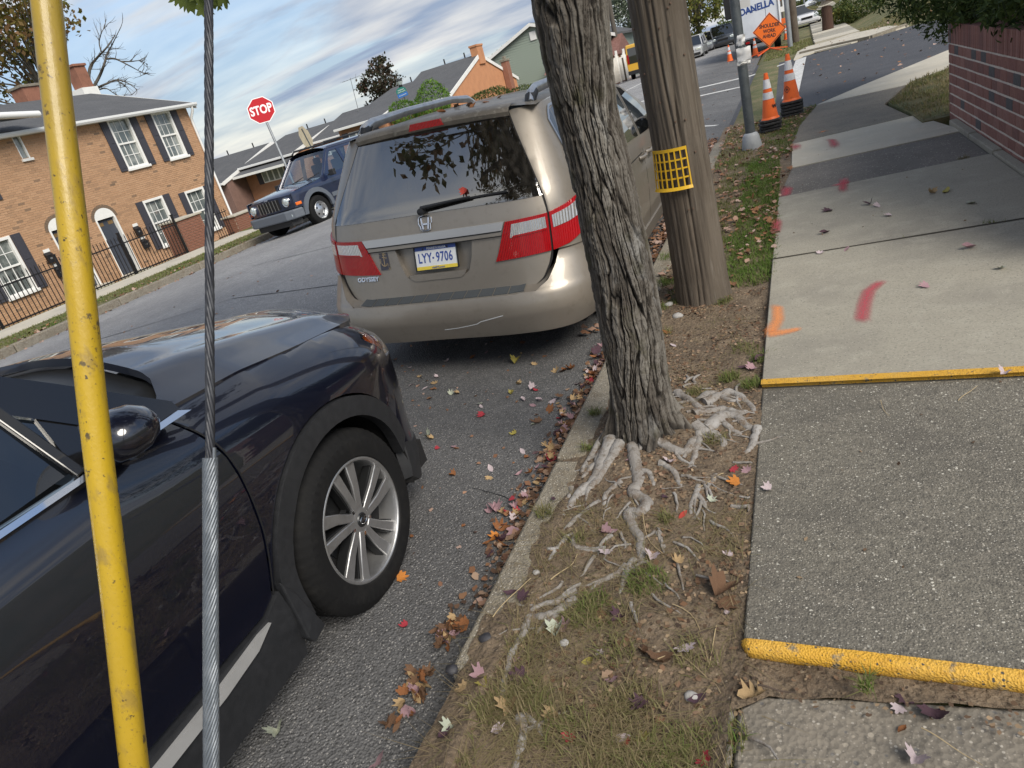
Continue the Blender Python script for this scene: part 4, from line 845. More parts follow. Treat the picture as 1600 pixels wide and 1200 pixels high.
for o in op:   # reveals
    y0, y1, z0, z1 = o
    MBm.add([(HX-.012, y0, z0), (HX-.2, y0, z0), (HX-.2, y0, z1), (HX-.012, y0, z1), (HX-.012, y1, z0), (HX-.2, y1, z0), (HX-.2, y1, z1), (HX-.012, y1, z1)], [(0, 1, 2, 3), (4, 7, 6, 5), (0, 4, 5, 1), (3, 2, 6, 7)])
wall = MBm.build('wall', M_MORTAR, house)
MB().lohi((-31.5, Y1-.2, ZB), (HX-.02, Y1-.01, ZT)).lohi((-31.5, Y0, ZB), (HX-.02, Y0+.2, ZT)).lohi((-31.5, Y0, ZB), (-31.3, Y1, ZT)).build('wall', M_BRICK_H, house)
br, tint = MB(), []
bl, bh, jt = .203, .057, .011; rb = random.Random(3)
nz = int((ZT-ZB)/(bh+jt))
for k in range(nz):
    z = ZB+k*(bh+jt); y = Y0-(k % 2)*(bl+jt)/2
    while y < Y1:
        a, b = max(y, Y0), min(y+bl, Y1); y += bl+jt
        for o in op:
            if o[2] < z+bh/2 < o[3]:
                if a >= o[0] and b <= o[1]: a = b
                elif a < o[0] < b <= o[1]: b = o[0]
                elif o[0] <= a < o[1] < b: a = o[1]
        if b-a < .03: continue
        d = rb.uniform(0, .004); n0 = len(br.v)
        br.add([(HX+d-.002, a, z), (HX+d-.002, b, z), (HX+d-.002, b, z+bh), (HX+d-.002, a, z+bh), (HX-.012, a, z), (HX-.012, b, z), (HX-.012, b, z+bh), (HX-.012, a, z+bh)], [(0, 1, 2, 3), (0, 4, 5, 1), (3, 2, 6, 7), (1, 5, 6, 2), (0, 3, 7, 4)])
        g = noise.noise(Vector((y*.9, z*2.2, 1)))
        t = .55+.16*rb.uniform(-1, 1)+.08*g
        if rb.random() < .022+.03*(g > .25): t = rb.uniform(.05, .25)
        tint += [t]*5
br.t = tint; br.build('brick_facing', M_BRICK_H, wall, kind='stuff')
def window(o, parent, cols=3, rows=4, sill=True, deep=.07):
    y0, y1, z0, z1 = o; f = .065; x = HX-deep
    fr = MB().lohi((x-.03, y0-.02, z0), (HX+.025, y0+f, z1+.03)).lohi((x-.03, y1-f, z0), (HX+.025, y1+.02, z1+.03)).lohi((x-.03, y0+f+.001, z1-f), (HX+.024, y1-f-.001, z1+.028)).lohi((x-.03, y0+f+.001, z0), (HX+.02, y1-f-.001, z0+f)).build('window', M_TRIM, parent, bevel=.008)
    zm = (z0+z1)/2
    MB().lohi((x-.02, y0+f, zm-.03), (x+.03, y1-f, zm+.03)).build('meeting_rail', M_TRIM, fr)
    MB().lohi((x-.035, y0+f, z0+f), (x-.028, y1-f, zm-.03)).build('pane', M_WGLASS, fr); MB().lohi((x-.02, y0+f, zm+.03), (x-.013, y1-f, z1-f)).build('pane', M_WGLASS, fr)
    mb = MB()
    for i in range(1, cols): yy = y0+f+(y1-y0-2*f)*i/cols; mb.lohi((x-.027, yy-.011, z0+f), (x-.006, yy+.011, z1-f))
    for h0, h1 in ((z0+f, zm-.03), (zm+.03, z1-f)):
        for i in range(1, rows//2): zz = h0+(h1-h0)*i/(rows//2); mb.lohi((x-.0265, y0+f, zz-.011), (x-.0065, y1-f, zz+.011))
    mb.build('glazing_bars', M_TRIM, fr)
    MB().lohi((x-.2, y0, z0), (x-.19, y1, z1)).build('blind', mat('blind_grey', (.28, .28, .27), rough=.9) if 'blind_grey' not in bpy.data.materials else bpy.data.materials['blind_grey'], fr)
    if sill: MB().lohi((HX-.05, y0-.06, z0-.09), (HX+.09, y1+.06, z0-.002)).build('sill', M_TRIM, fr, bevel=.012)
    return fr
def shutter(yc, z0, z1, parent, w=.31):
    s_ = MB().lohi((HX+.008, yc-w/2, z0), (HX+.045, yc+w/2, z1)).build('shutter', M_SHUT, parent, bevel=.006)
    zm = z0+(z1-z0)*.52
    for a, b in ((z0+.09, zm-.035), (zm+.035, z1-.07)):
        MB().lohi((HX+.044, yc-w/2+.06, a), (HX+.056, yc+w/2-.06, b)).build('shutter_panel', M_SHUT, s_, bevel=.012)
for i, o in enumerate(wins):
    window(o, house)
    for q in (o[0]-.19, o[1]+.19): shutter(q, o[2]-.05, o[3]+.03, house)
y0, y1, z0, z1 = slit
w_ = MB().lohi((HX-.09, y0, z0), (HX-.05, y1, z1)).build('window', M_WGLASS, house)
MB().lohi((HX-.05, y1-.05, z0), (HX+.02, y1, z1)).lohi((HX-.05, y0, z0), (HX+.0, y0+.03, z1)).lohi((HX-.06, y0-.05, z0-.08), (HX+.07, y1+.06, z0)).build('window_frame', M_TRIM, w_, bevel=.006)
for o in doors:
    y0, y1, z0, z1 = o; yc, r = (y0+y1)/2, (y1-y0)/2
    d_ = MB().lohi((HX-.16, y0+.06, z0+.05), (HX-.10, y1-.07, z1-.04)).build('door', M_DOORP, house, bevel=.006)
    for a in (-1, 1):
        for c, e in ((.08, .30), (.34, .56), (.60, .80)):
            zz0, zz1 = z0+(z1-z0)*c, z0+(z1-z0)*e
            MB().lohi((HX-.102, yc+a*.21-.14, zz0), (HX-.088, yc+a*.21+.14, zz1)).build('door_panel', M_DOORP, d_, bevel=.012)
        MB().lohi((HX-.101, yc+a*.2-.10, z1-.22), (HX-.09, yc+a*.2+.10, z1-.10)).build('door_light', M_AMBER if False else mat('warm_door_glass', (.20, .13, .06), rough=.15), d_)
    MB().lathe([(0, -.05), (.03, -.045), (.035, -.02), (.012, 0)], (HX-.09, y1-.14, z0+(z1-z0)*.46), 12, 'x', M=Matrix.Diagonal((-1, 1, 1)).to_3x3()).build('handle', M_CHROME, d_, smooth=50)
    MB().lohi((HX-.15, y0, z0), (HX+.02, y0+.06, z1)).lohi((HX-.15, y1-.07, z0), (HX+.03, y1, z1)).build('door_frame', M_TRIM, house, bevel=.006)
    MB().prism([(yc+r*math.cos(a), z1+r*.86*math.sin(a)) for a in np.linspace(0, PI, 25)], HX-.05, HX+.012, lambda u, v, w: (w, u, v)).build('arch_panel', M_TRIM, house, fix=True)
    MB().lohi((HX-.1, y0-.1, z0-.14), (HX+.5, y1+.1, z0+.04)).build('doorstep', M_SLAB_L, house, bevel=.01)
    for j in range(15):   # arch ring of bricks on edge
        a = PI*(j+.5)/15; p = Vector((HX-.002, yc+(r+.06)*math.cos(a), z1+(r*.86+.06)*math.sin(a)))
        MB().box(p, (.03, .11, .085), Matrix.Rotation(a, 3, 'X')).build('arch_brick', M_BRICK_H, house)
# letter boxes and number plates
for (y, z) in ((13.25, .72), (13.28, .38), (10.75, .80), (10.80, .45)):
    Y, Z = hk(y, z)
    bx_ = MB().lohi((HX+.006, Y-.12, Z-.14), (HX+.12, Y+.12, Z+.10)).prism([(HX+.006, Z+.101), (HX+.14, Z+.101), (HX+.006, Z+.2)], Y-.125, Y+.125, lambda u, v, w: (u, w, v)).build('letter_box', M_IRON, house, bevel=.01)
    MB().lathe([(.0, .0), (.05, .0)], (HX+.1225, Y, Z), 16, 'x', M=Matrix.Diagonal((1, 1, .6)).to_3x3()).build('crest', M_SATIN, bx_)
    MB().lohi((HX+.004, Y-.08, Z+.20), (HX+.02, Y+.14, Z+.30)).build('number_plate', M_TRIM, house)
# roof, gutter, downpipe, chimneys
ridge = (-26.75, 5.80); ev = (HX+.28, ZT+.10)
MB().prism([(ev[0], ev[1]), (ridge[0], ridge[1]), (-31.6, ev[1]), (-31.6, ev[1]-.08), (ridge[0], ridge[1]-.10), (ev[0], ev[1]-.09)], Y0-.2, Y1+.22, lambda u, v, w: (u, w, v)).build('roof', M_ROOF, house, fix=True)
MB().prism([(HX+.2, ZT+.08), (ridge[0], ridge[1]-.06), (-31.5, ZT+.08)], Y1-.19, Y1-.012, lambda u, v, w: (u, w, v)).build('gable', M_BRICK_H, house, fix=True)
MB().prism([(ev[0]+.02, ev[1]-.005), (ridge[0], ridge[1]+.02), (ridge[0], ridge[1]-.22), (ev[0]+.02, ev[1]-.22)], Y1+.221, Y1+.26, lambda u, v, w: (u, w, v)).build('rake_board', M_TRIM, house, fix=True)
MB().lohi((HX, Y0, ZT-.02), (HX+.26, Y1+.2, ZT+.015)).build('soffit', M_TRIM, house)
gp = [(0, 0), (.10, 0), (.135, .06), (.135, .125), (.125, .13), (.12, .07), (.0, .02)]
gut = MB().prism(gp, Y0, Y1+.25, lambda u, v, w: (HX+.265+u, w, ZT-.03+v)).build('gutter', M_GUT, house, fix=True)
MB().tube([(HX+.32, Y1-.02, ZT-.03), (HX+.30, Y1-.02, ZT-.16), (HX+.08, Y1-.03, ZT-.42), (HX+.06, Y1-.03, ZT-.6), (HX+.06, Y1-.03, -1.0), (HX+.2, Y1-.03, -1.1)], .05, 8).build('downpipe', M_GUT, house, smooth=50)
# lower eave of the porch wing nearer the camera
pg = [onx(0, 174, HX+.9), onx(62, 178, HX+.9)]
MB().tube([(HX+.9, pg[1].y-6, pg[0].z+.28), (HX+.9, pg[1].y-.02, pg[1].z), (HX+.9, pg[1].y+.03, pg[1].z-.01)], [.10, .10, .02], 10).build('porch_gutter', M_GUT, house, smooth=50)
MB().prism([(HX+.85, pg[1].z+.02), (HX-.3, pg[1].z+.42), (HX-.3, pg[1].z+.32), (HX+.85, pg[1].z-.06)], pg[1].y-6, pg[1].y-.05, lambda u, v, w: (u, w, v)).build('porch_roof', M_ROOF, house, fix=True)
def chimney(xp, yp, w, px_h, base, parent, cap, X=-27.2):
    p = onx(xp, yp, X); b = onx(xp, yp+px_h, X)
    c = MB().lohi((X-w/2, p.y-w/2, base), (X+w/2, p.y+w/2, p.z)).build('chimney', M_REDBRICK, parent, bevel=.01)
    MB().lohi((X-w/2-.06, p.y-w/2-.06, p.z-.001), (X+w/2+.06, p.y+w/2+.06, p.z+.10)).build('chimney_cap', cap, c, bevel=.02)
    return c, p
chimney(38, 139, .72, 15, 5.2, house, M_KERB, X=-27.4)
c2, p2 = chimney(117, 106, .55, 45, 5.0, house, M_REDBRICK, X=-27.6)
MB().lohi((-27.95, p2.y-.40, 5.3), (-27.28, p2.y+.40, 6.15)).build('flashing', M_TRIM, c2)
# front fence with pickets
FX = -17.7
def fence(y0, y1, base, top):
    f = thing('iron_fence', 'black iron picket fence along the far pavement before the tan brick house', 'fence', (FX, (y0+y1)/2, base(y0)))
    n = int((y1-y0)/.118)
    me = {}
    proto = None
    for i in range(n+1):
        y = y0+(y1-y0)*i/n; b = base(y)
        if proto is None:
            proto = MB().box((0, 0, .56), (.016, .016, 1.1)).prism([(-.014, 0), (.014, 0), (0, .09)], -.008, .008, lambda u, v, w: (w, u, v+1.11)).build('picket', M_IRON, f); o = proto
        else:
            o = proto.copy(); COL.objects.link(o)
        o.location = (FX, y, b)
    for dz in (.12, .98): MB().bar((FX+.018, y0, base(y0)+dz), (FX+.018, y1, base(y1)+dz), .02, .036).build('rail', M_IRON, f)
    for yy in np.arange(y1, y0-.1, -2.06):
        MB().box((FX, yy, base(yy)+.62), (.06, .06, 1.28)).box((FX, yy, base(yy)+1.275), (.075, .075, .03)).build('post', M_IRON, f, bevel=.004)
    return f
fence(6.5, 16.55, lambda y: -.54+.0*y, 1)
# low brick piers
def brick_block(name, label, lo, hi, group=None, m_=M_REDBRICK, cap=M_SLAB_L, bl=.215, bh=.06, j=.012):
    t = thing(name, label, 'wall', ((lo[0]+hi[0])/2, (lo[1]+hi[1])/2, lo[2]), group)
    MB().lohi((lo[0]+.012, lo[1]+.012, lo[2]), (hi[0]-.012, hi[1]-.012, hi[2])).build('core', M_REDMORT, t)
    nz = round((hi[2]-lo[2])/(bh+j)); st_ = (hi[2]-lo[2])/nz; protos = {}
    def put(axis, a, b, k, fixed, out):
        w = round(b-a, 3); key = (axis, w)
        if key not in protos:
            d = (.03, w-j, st_-j) if axis == 'y' else (w-j, .03, st_-j)
            o = MB().box((0, 0, 0), d).build('brick', m_, t); protos[key] = o
        else:
            o = protos[key].copy(); COL.objects.link(o)
        z = lo[2]+(k+.5)*st_; e = rb.uniform(0, .004)*out
        o.location = (fixed+e, (a+b)/2, z) if axis == 'y' else ((a+b)/2, fixed+e, z)
    for k in range(nz):
        y = lo[1]-(k % 2)*bl/2
        while y < hi[1]-.02:
            a, b = max(y, lo[1]), min(y+bl, hi[1]); y += bl
            if b-a > .05: put('y', a, b, k, hi[0]-.013, 1)
        x = lo[0]-((k+1) % 2)*bl/2
        while x < hi[0]-.05:
            a, b = max(x, lo[0]), min(x+bl, hi[0]-.03); x += bl
            if b-a > .05: put('x', a, b, k, lo[1]+.013, -1)
    MB().lohi((lo[0]-.04, lo[1]-.05, hi[2]), (hi[0]+.05, hi[1]+.05, hi[2]+.06)).build('coping', cap, t, bevel=.012)
    return t
brick_block('garden_wall', 'short red brick wall with stone coping at the end of the iron fence', (-18.4, 16.62, -.75), (FX+.02, 17.65, .50))
q0, q1 = onx(366, 338, -19.0), onx(402, 310, -19.0)
brick_block('garden_wall', 'red brick pier beside the nose of the blue car', (-19.6, q0.y, -.95), (-19.0, q0.y+1.9, q0.z-.02))
gp_ = MB()
for i in range(7): gp_.bar((-19.2, q0.y-.2-i*.10, -.8), (-19.2, q0.y-.2-i*.10, .25), .016, .016)
g2 = thing('iron_gate', 'black iron gate panel between house corner and red brick pier', 'gate', (-19.2, q0.y-.5, -.85))
for i in range(7): MB().bar((-19.2, q0.y-.15-i*.12, -.75), (-19.2, q0.y-.15-i*.12, .30), .016, .016).build('bar', M_IRON, g2)
for z in (-.6, .2): MB().bar((-19.18, q0.y-.1, z), (-19.18, q0.y-.95, z), .02, .03).build('rail', M_IRON, g2)

# ------------------------------------------------------------------ terrace rows beyond the crossing
M_BRICK_F = mat('far_brick', (.40, .20, .11), rough=.9, var=[(3, (.33, .16, .09), .4, .7), (30, (.46, .25, .15), .5, .7, (1, 1, 3))], bump=[('noise', 40, .004)])
M_BRICK_P = mat('plum_brick', (.20, .12, .10), rough=.9, var=[(3, (.16, .095, .08), .4, .7), (30, (.25, .16, .13), .5, .7, (1, 1, 3))])
M_BRICK_O = mat('orange_gable_brick', (.50, .235, .115), rough=.9, var=[(2, (.42, .19, .095), .4, .7), (26, (.56, .29, .16), .5, .7, (1, 1, 3))])
def row_house(label, x0, x1, ye, yr, ze, zr_, zb, m_, wins_=(), group='terraced houses beyond the crossing', bow=None):
    t = thing('terraced_house', label, 'house', ((x0+x1)/2, yr, zb), group)
    yb = 2*yr-ye
    MB().prism([(ye+.35, zb), (ye+.35, ze), (yr, zr_-.12), (yb-.35, ze), (yb-.35, zb)], x0+.03, x1-.03, lambda u, v, w: (w, u, v)).build('wall', m_, t, fix=True)
    MB().prism([(ye, ze), (yr, zr_), (yb, ze), (yb, ze-.09), (yr, zr_-.10), (ye, ze-.09)], x0, x1, lambda u, v, w: (w, u, v)).build('roof', M_ROOF, t, fix=True)
    MB().prism([(ye-.02, ze+.02), (yr, zr_+.03), (yb, ze+.02), (yb, ze-.20), (yr, zr_-.2), (ye-.02, ze-.2)], x1+.002, x1+.05, lambda u, v, w: (w, u, v)).build('rake_board', M_TRIM, t, fix=True)
    MB().lohi((x0, ye-.12, ze-.16), (x1, ye-.003, ze-.01)).build('gutter', M_GUT, t, bevel=.02)
    for (a, b, c, d, n) in wins_:
        f = MB().lohi((a, ye+.27, c), (b, ye+.37, d)).build('window', M_TRIM, t, bevel=.01)
        w = (b-a)/n
        for i in range(n): MB().lohi((a+i*w+.07, ye+.262, c+.08), (a+(i+1)*w-.07, ye+.28, d-.08)).build('pane', M_WGLASS, f)
        for xx in (a-.28, b+.28): MB().lohi((xx-.2, ye+.30, c-.02), (xx+.2, ye+.36, d+.02)).build('shutter', M_SHUT, t)
    for xx in (x0+(x1-x0)*.35, x0+(x1-x0)*.7): MB().tube([(xx, yr+.7, zr_-.4), (xx, yr+.7, zr_+.35)], .05, 8).build('vent_pipe', M_BLACKP, t)
    return t
h1 = row_house('orange brick end house whose gable wall carries two chimneys', -22.3, -18.0, 39.2, 45.5, 1.98, 3.92, -1.0, M_BRICK_O)
row_house('brick house with a triple window under the eave seen over the roof of the minivan', -25.8, -22.3, 38.7, 47.5, 1.96, 3.60, -1.4, M_BRICK_F, [(-25.1, -23.4, 1.02, 1.55, 3), (-25.1, -23.4, -.9, .2, 3)])
row_house('recessed terraced house whose roof shows between second sign and green shrubs', -31.1, -25.8, 43.0, 48.5, 1.62, 3.0, -1.6, M_BRICK_F, [(-30.3, -28.6, .5, 1.1, 3)])
h3 = row_house('house with a white bow window beyond the windscreen of the blue car', -36.0, -31.1, 41.0, 47.4, 1.34, 2.64, -2.0, M_BRICK_F, [(-34.5, -32.5, -.10, .74, 4)])
h4 = row_house('plum brick house with grey roof right of the downpipe', -43.5, -36.0, 39.0, 45.4, .74, 2.42, -2.5, M_BRICK_P, [(-39.0, -37.6, -.55, .2, 2)])
row_house('farthest terraced house showing only its roof left of the stop sign post', -51, -43.5, 39.6, 46.0, .1, 1.85, -3.0, M_BRICK_P)
# small porch roofs stepping down the row
for t, x0, x1, z in ((h3, -35.9, -31.3, 1.16),):
    MB().prism([(40.0, z-.30), (41.4, z), (41.4, z-.12), (40.0, z-.42)], x0, x1, lambda u, v, w: (w, u, v)).build('porch_roof', M_ROOF, t, fix=True)
    MB().lohi((x0, 39.94, z-.46), (x1, 40.0, z-.30)).build('porch_fascia', M_TRIM, t)
# dish and antenna
dp = onx(402, 236, -38); MB().lathe([(.02, 0), (.25, .06), (.33, .13), (.32, .135), (.24, .07), (0, .012)], dp, 18, 'y').tube([dp, dp+Vector((.1, .2, -.8))], .03, 6).build('satellite_dish', M_SATIN, h4, smooth=50)
ap = ony(548, 124, 47.5); ab = ony(555, 160, 47.5)
an = MB().tube([ab-Vector((0, 0, 1)), ap+Vector((0, 0, .1))], .025, 6)
an.bar(ap+Vector((-.75, 0, -.02)), ap+Vector((.85, 0, .05)), .025, .025)
for k in range(7): xx = -.7+k*.25; an.bar(ap+Vector((xx, -.35+.03*k, 0)), ap+Vector((xx, .35-.03*k, 0)), .014, .014)
an.bar(ap+Vector((.25, 0, -.3)), ap+Vector((.55, 0, .25)), .014, .014)
an.build('antenna', M_SATIN, h3)
# gable chimneys
MB().lohi((-18.42, 45.2, 3.3), (-17.92, 46.2, 4.35)).lohi((-18.46, 45.15, 4.35), (-17.88, 46.25, 4.47)).build('chimney', M_BRICK_O, h1, bevel=.01)
MB().lohi((-18.0, 49.0, -1), (-17.62, 49.7, 3.15)).build('chimney', M_REDBRICK, h1, bevel=.01); MB().lohi((-18.05, 48.95, 3.15), (-17.57, 49.75, 3.3)).lohi((-17.9, 49.2, 3.3), (-17.72, 49.5, 3.5)).build('chimney_cap', M_KERB, h1, bevel=.02)
# green sided house behind
M_SIDING = mat('sage_siding', (.27, .32, .27), rough=.7)
gh = thing('sided_house', 'sage green house gable with white trim standing behind the orange brick gable', 'house', (-17, 60, -.5))
gx0, gy = -22.5, 55.0
for i in range(36):
    z = -.5+i*.165
    half = min(5.6, max(0.0, (5.28-z-.05)/.36)); 
    if half <= .1: continue
    MB().prism([(gy-.02, z), (gy-.035, z), (gy-.012, z+.16), (gy+.02, z+.16)], -17.2-half, -17.2+half, lambda u, v, w: (w, u, v)).build('siding_board', M_SIDING, gh, fix=True)
MB().prism([(-5.6, -.5), (5.6, -.5), (5.6, 3.18), (0, 5.20), (-5.6, 3.18)], gy+.03, gy+9, lambda u, v, w: (-17.2+u, w, v)).build('wall', M_SIDING, gh, fix=True)
MB().prism([(-6.0, 3.06), (0, 5.34), (6.0, 3.06), (6.0, 2.9), (0, 5.16), (-6.0, 2.9)], gy-.3, gy+9.2, lambda u, v, w: (-17.2+u, w, v)).build('roof', M_ROOF, gh, fix=True)
MB().prism([(-6.05, 3.04), (0, 5.33), (6.05, 3.04), (6.05, 2.82), (0, 5.1), (-6.05, 2.82)], gy-.36, gy-.302, lambda u, v, w: (-17.2+u, w, v)).build('rake_board', M_TRIM, gh, fix=True)
MB().lohi((-17.45, gy-.10, 4.15), (-16.95, gy-.04, 4.75)).build('gable_vent', M_TRIM, gh, bevel=.02)
lg = thing('brick_house', 'low red shingle roofed house just left of the street tree top', 'house', (-13.5, 56, -.5))
MB().lohi((-16, 53, -.5), (-11, 58, 1.6)).build('wall', M_BRICK_F, lg); MB().prism([(52.6, 1.6), (55.5, 2.9), (58.4, 1.6)], -16.3, -10.8, lambda u, v, w: (w, u, v)).build('roof', mat('red_shingle', (.16, .075, .06), rough=.95, var=[(8, (.24, .13, .11), .45, .7)]), lg, fix=True)
# ------------------------------------------------------------------ the blue off-roader facing us (own frame: x to its left = picture right, y backwards, z up)
M_JBLUE = paint('deep_blue_paint', (.010, .018, .055), metal=.3, rough=.32)
M_JGREY = mat('grey_cladding', (.10, .115, .14), rough=.6)
M_JGLASS = glass('jeep_glass', (.72, .80, .82), .12)
M_LAMP = mat('lamp_lens', (.62, .70, .72), rough=.08, metal=.3, coat=1.0, bump=[('wave', 40, .003, (1, 0, 0))])
JP = onz(488, 352, -.25)
JP.x += .22; JP.y += .25
jeep = thing('suv', 'dark blue boxy off-roader with grey bumper and round headlamps facing the camera', 'car', (JP.x-.91+.05, JP.y-.80, -.34), rot=(0, math.radians(-2.0), math.radians(-8)))
def jw(z): return float(np.interp(z, [.3, .6, .95, 1.05, 1.7, 1.8], [.86, .89, .88, .85, .66, .58]))
def jside(s, off=0.0):
    return lambda y, z: (s*(jw(z)+off-.10*max(0, .45-y)**1.5*2.2), y, z)
def aa(yc, r, a0=170, a1=10): return arc(yc, .37, r, a0, a1, 12)
for s in (1, -1):
    bk = (-s, 0, 0)
    P = [(.10, .62), (.30, .60)]+aa(.80, .46, 150, -5)+[(1.30, .30), (2.95, .30)]+aa(3.45, .46, 185, -5)+[(4.05, .45), (4.2, .5), (4.2, 1.05), (1.32, 1.05), (1.28, 1.08), (.9, 1.04), (.12, .98)]
    b = MB().panel(P, jside(s), cell=.07, t=.04, back=bk).build('body_side', M_JBLUE, jeep, smooth=40)
    G = [(1.22, 1.05), (4.2, 1.05), (4.15, 1.72), (3.4, 1.76), (2.1, 1.75), (1.98, 1.70), (1.72, 1.45)]
    holes = [[(1.60, 1.12), (2.32, 1.12), (2.32, 1.62), (2.02, 1.63), (1.80, 1.42)], [(2.44, 1.12), (3.12, 1.12), (3.2, 1.62), (2.44, 1.62)], [(3.32, 1.14), (4.0, 1.14), (3.98, 1.60), (3.36, 1.61)]]
    # pillars and rails around the side windows
    for Q in ([(1.22, 1.05), (4.2, 1.05), (4.2, 1.13), (1.30, 1.12)], [(1.30, 1.11), (1.60, 1.115), (1.82, 1.42), (2.04, 1.63), (4.16, 1.61), (4.15, 1.72), (3.4, 1.76), (2.1, 1.75), (1.98, 1.70), (1.72, 1.46)], [(2.32, 1.12), (2.44, 1.12), (2.44, 1.63), (2.32, 1.63)], [(3.12, 1.12), (3.32, 1.12), (3.36, 1.62), (3.2, 1.62)], [(4.0, 1.12), (4.2, 1.12), (4.17, 1.62), (3.98, 1.62)]):
        MB().panel(Q, jside(s), cell=.1, t=.03, back=bk).build('window_pillar', M_JBLUE, jeep, smooth=40)
    for Q in holes: MB().panel(Q, jside(s, -.015), cell=.3).build('side_window', M_JGLASS, jeep)
    for yc in (.80, 3.45):
        MB().panel(aa(yc, .55, 178, 2)+aa(yc, .44, 2, 178), jside(s, .045), cell=.06, t=.06, back=bk).build('wheel_flare', M_JGREY, jeep, smooth=50)
    MB().panel([(1.36, .66), (3.0, .66), (3.0, .56), (1.36, .56)], jside(s, .025), cell=.1, t=.03, back=bk).build('rubbing_strip', M_JGREY, jeep, smooth=40)
    MB().panel([(1.28, .42), (3.02, .42), (3.02, .30), (1.28, .30)], jside(s, .02), cell=.1, t=.03, back=bk).build('sill', M_JGREY, jeep)
    for yy in (1.34, 2.38, 3.2): ribbon([(yy, .32), (yy, 1.05)], jside(s, .003), .012, back=bk).build('door_gap', M_SEAM, jeep)
    for yy in (2.15, 2.98): MB().tube([jside(s, .0)(yy, .93), jside(s, .04)(yy+.03, .93), jside(s, .04)(yy+.15, .93), jside(s)(yy+.18, .93)], .016, 6).build('handle', M_JBLUE, jeep)
    MB().box((s*1.02, 1.52, 1.12), (.17, .10, .15)).bar((s*.86, 1.5, 1.08), (s*.97, 1.52, 1.10), .05, .04).build('door_mirror', M_BLACKP, jeep, bevel=.03)
    MB().tube([(s*.56, 2.0, 1.80), (s*.56, 2.1, 1.86), (s*.56, 3.8, 1.86), (s*.56, 3.9, 1.80)], .025, 6).build('roof_rail', M_BLACKP, jeep)
    hl_ = MB().lathe([(0, -.03), (.06, -.03), (.085, -.018), (.094, 0), (.094, .06)], (s*.60, .06, .80), 24, 'y').build('headlamp', M_LAMP, jeep, smooth=50)
    MB().lathe([(.094, -.012), (.108, -.016), (.112, .0), (.112, .06)], (s*.60, .06, .80), 24, 'y').build('lamp_ring', M_CHROME, hl_, smooth=50)
    MB().box((s*.82, .20, .70), (.16, .16, .075), Matrix.Rotation(-s*.35, 3, 'Z')).build('indicator', M_AMBER, jeep, bevel=.015)
    MB().lathe([(0, -.02), (.05, -.02), (.055, .02)], (s*.70, -.02, .47), 16, 'y').build('fog_lamp', M_LAMP, jeep)
MB().grid(lambda a, y: (a*float(np.interp(y, [.05, .3, 1.2], [.74, .80, .85])), y-.04*0+.10*a*a*(y < .3), float(np.interp(y, [.05, .12, .3, .8, 1.3], [.93, .97, 1.0, 1.045, 1.085]))+.035*(1-a*a)), [i/8-1 for i in range(17)], [.05, .09, .14, .3, .5, .8, 1.1, 1.3]).build('bonnet', M_JBLUE, jeep, smooth=50)
gr = MB().panel([(-.80, .62), (.80, .62), (.76, .95), (-.76, .95)], lambda x, z: (x, .055+.12*x*x, z), cell=.1, t=.08, back=(0, 1, 0)).build('front_panel', M_JBLUE, jeep, smooth=40)
for i in range(7):
    x = -.33+i*.11
    sl_ = MB().panel([(x-.036, .67), (x+.036, .67), (x+.036, .915), (x-.036, .915)], lambda u, z: (u, .045+.12*u*u, z), cell=.1, t=.01, back=(0, 1, 0)).build('grille_slot', M_DARK, gr)
    MB().bar((x-.045, .04+.12*x*x, .66), (x-.045, .04+.12*x*x, .92), .012, .012).build('grille_bar', M_SATIN, gr)
text('lettering', 'Jeep', .07, M_SATIN, gr, frame((0, .035, .962), (1, 0, 0), (0, .5, .6)), bold=.001)
bp_ = MB().prism([(-.93, .34), (-.80, .12), (-.60, .0), (.60, .0), (.80, .12), (.93, .34), (.80, .36), (.6, .2), (-.6, .2), (-.8, .36)], .38, .60, lambda u, v, w: (u, v-.12, w)).build('front_bumper', M_JGREY, jeep, bevel=.03, fix=True)
MB().prism([(-.80, .25), (-.6, .06), (.6, .06), (.8, .25)], .24, .379, lambda u, v, w: (u, v-.06, w)).build('air_dam', M_BLACKP, jeep, fix=True)
MB().grid(lambda a, t: (a*(.80-.14*t), 1.24+.62*t+.10*a*a, 1.06+.60*t+.03*(1-a*a)), [i/6-1 for i in range(13)], [i/5 for i in range(6)]).build('windscreen', M_JGLASS, jeep, smooth=60)
for s in (1, -1): MB().bar((s*.82, 1.32, 1.05), (s*.665, 1.97, 1.70), .06, .06).build('windscreen_pillar', M_JBLUE, jeep, bevel=.015)
for x in (-.3, .3): MB().bar((x, 1.20, 1.085), (x+.45, 1.36, 1.20), .012, .018).build('wiper', M_BLACKP, jeep)
MB().grid(lambda a, y: (a*.665, y, 1.70+.10*(1-abs(a)**3)+.0*y), [i/6-1 for i in range(13)], [1.93, 2.1, 2.6, 3.2, 3.8, 4.15]).build('roof', M_JBLUE, jeep, smooth=60)
MB().lohi((-.8, .25, .3), (.8, 4.1, .5)).lohi((-.8, 4.12, .5), (.8, 4.18, 1.05)).lohi((-.8, 1.2, .5), (.8, 1.26, 1.0)).lohi((-.75, .2, .45), (.75, .3, .6)).build('floor_pan', M_DARK, jeep)
for x in (-.38, .38):
    for y in (2.3, 3.2): MB().box((x, y, .75), (.46, .46, .18)).box((x, y+.26, 1.1), (.44, .12, .6)).box((x, y+.3, 1.48), (.25, .08, .17)).build('seat', M_SEAT, jeep, bevel=.04)
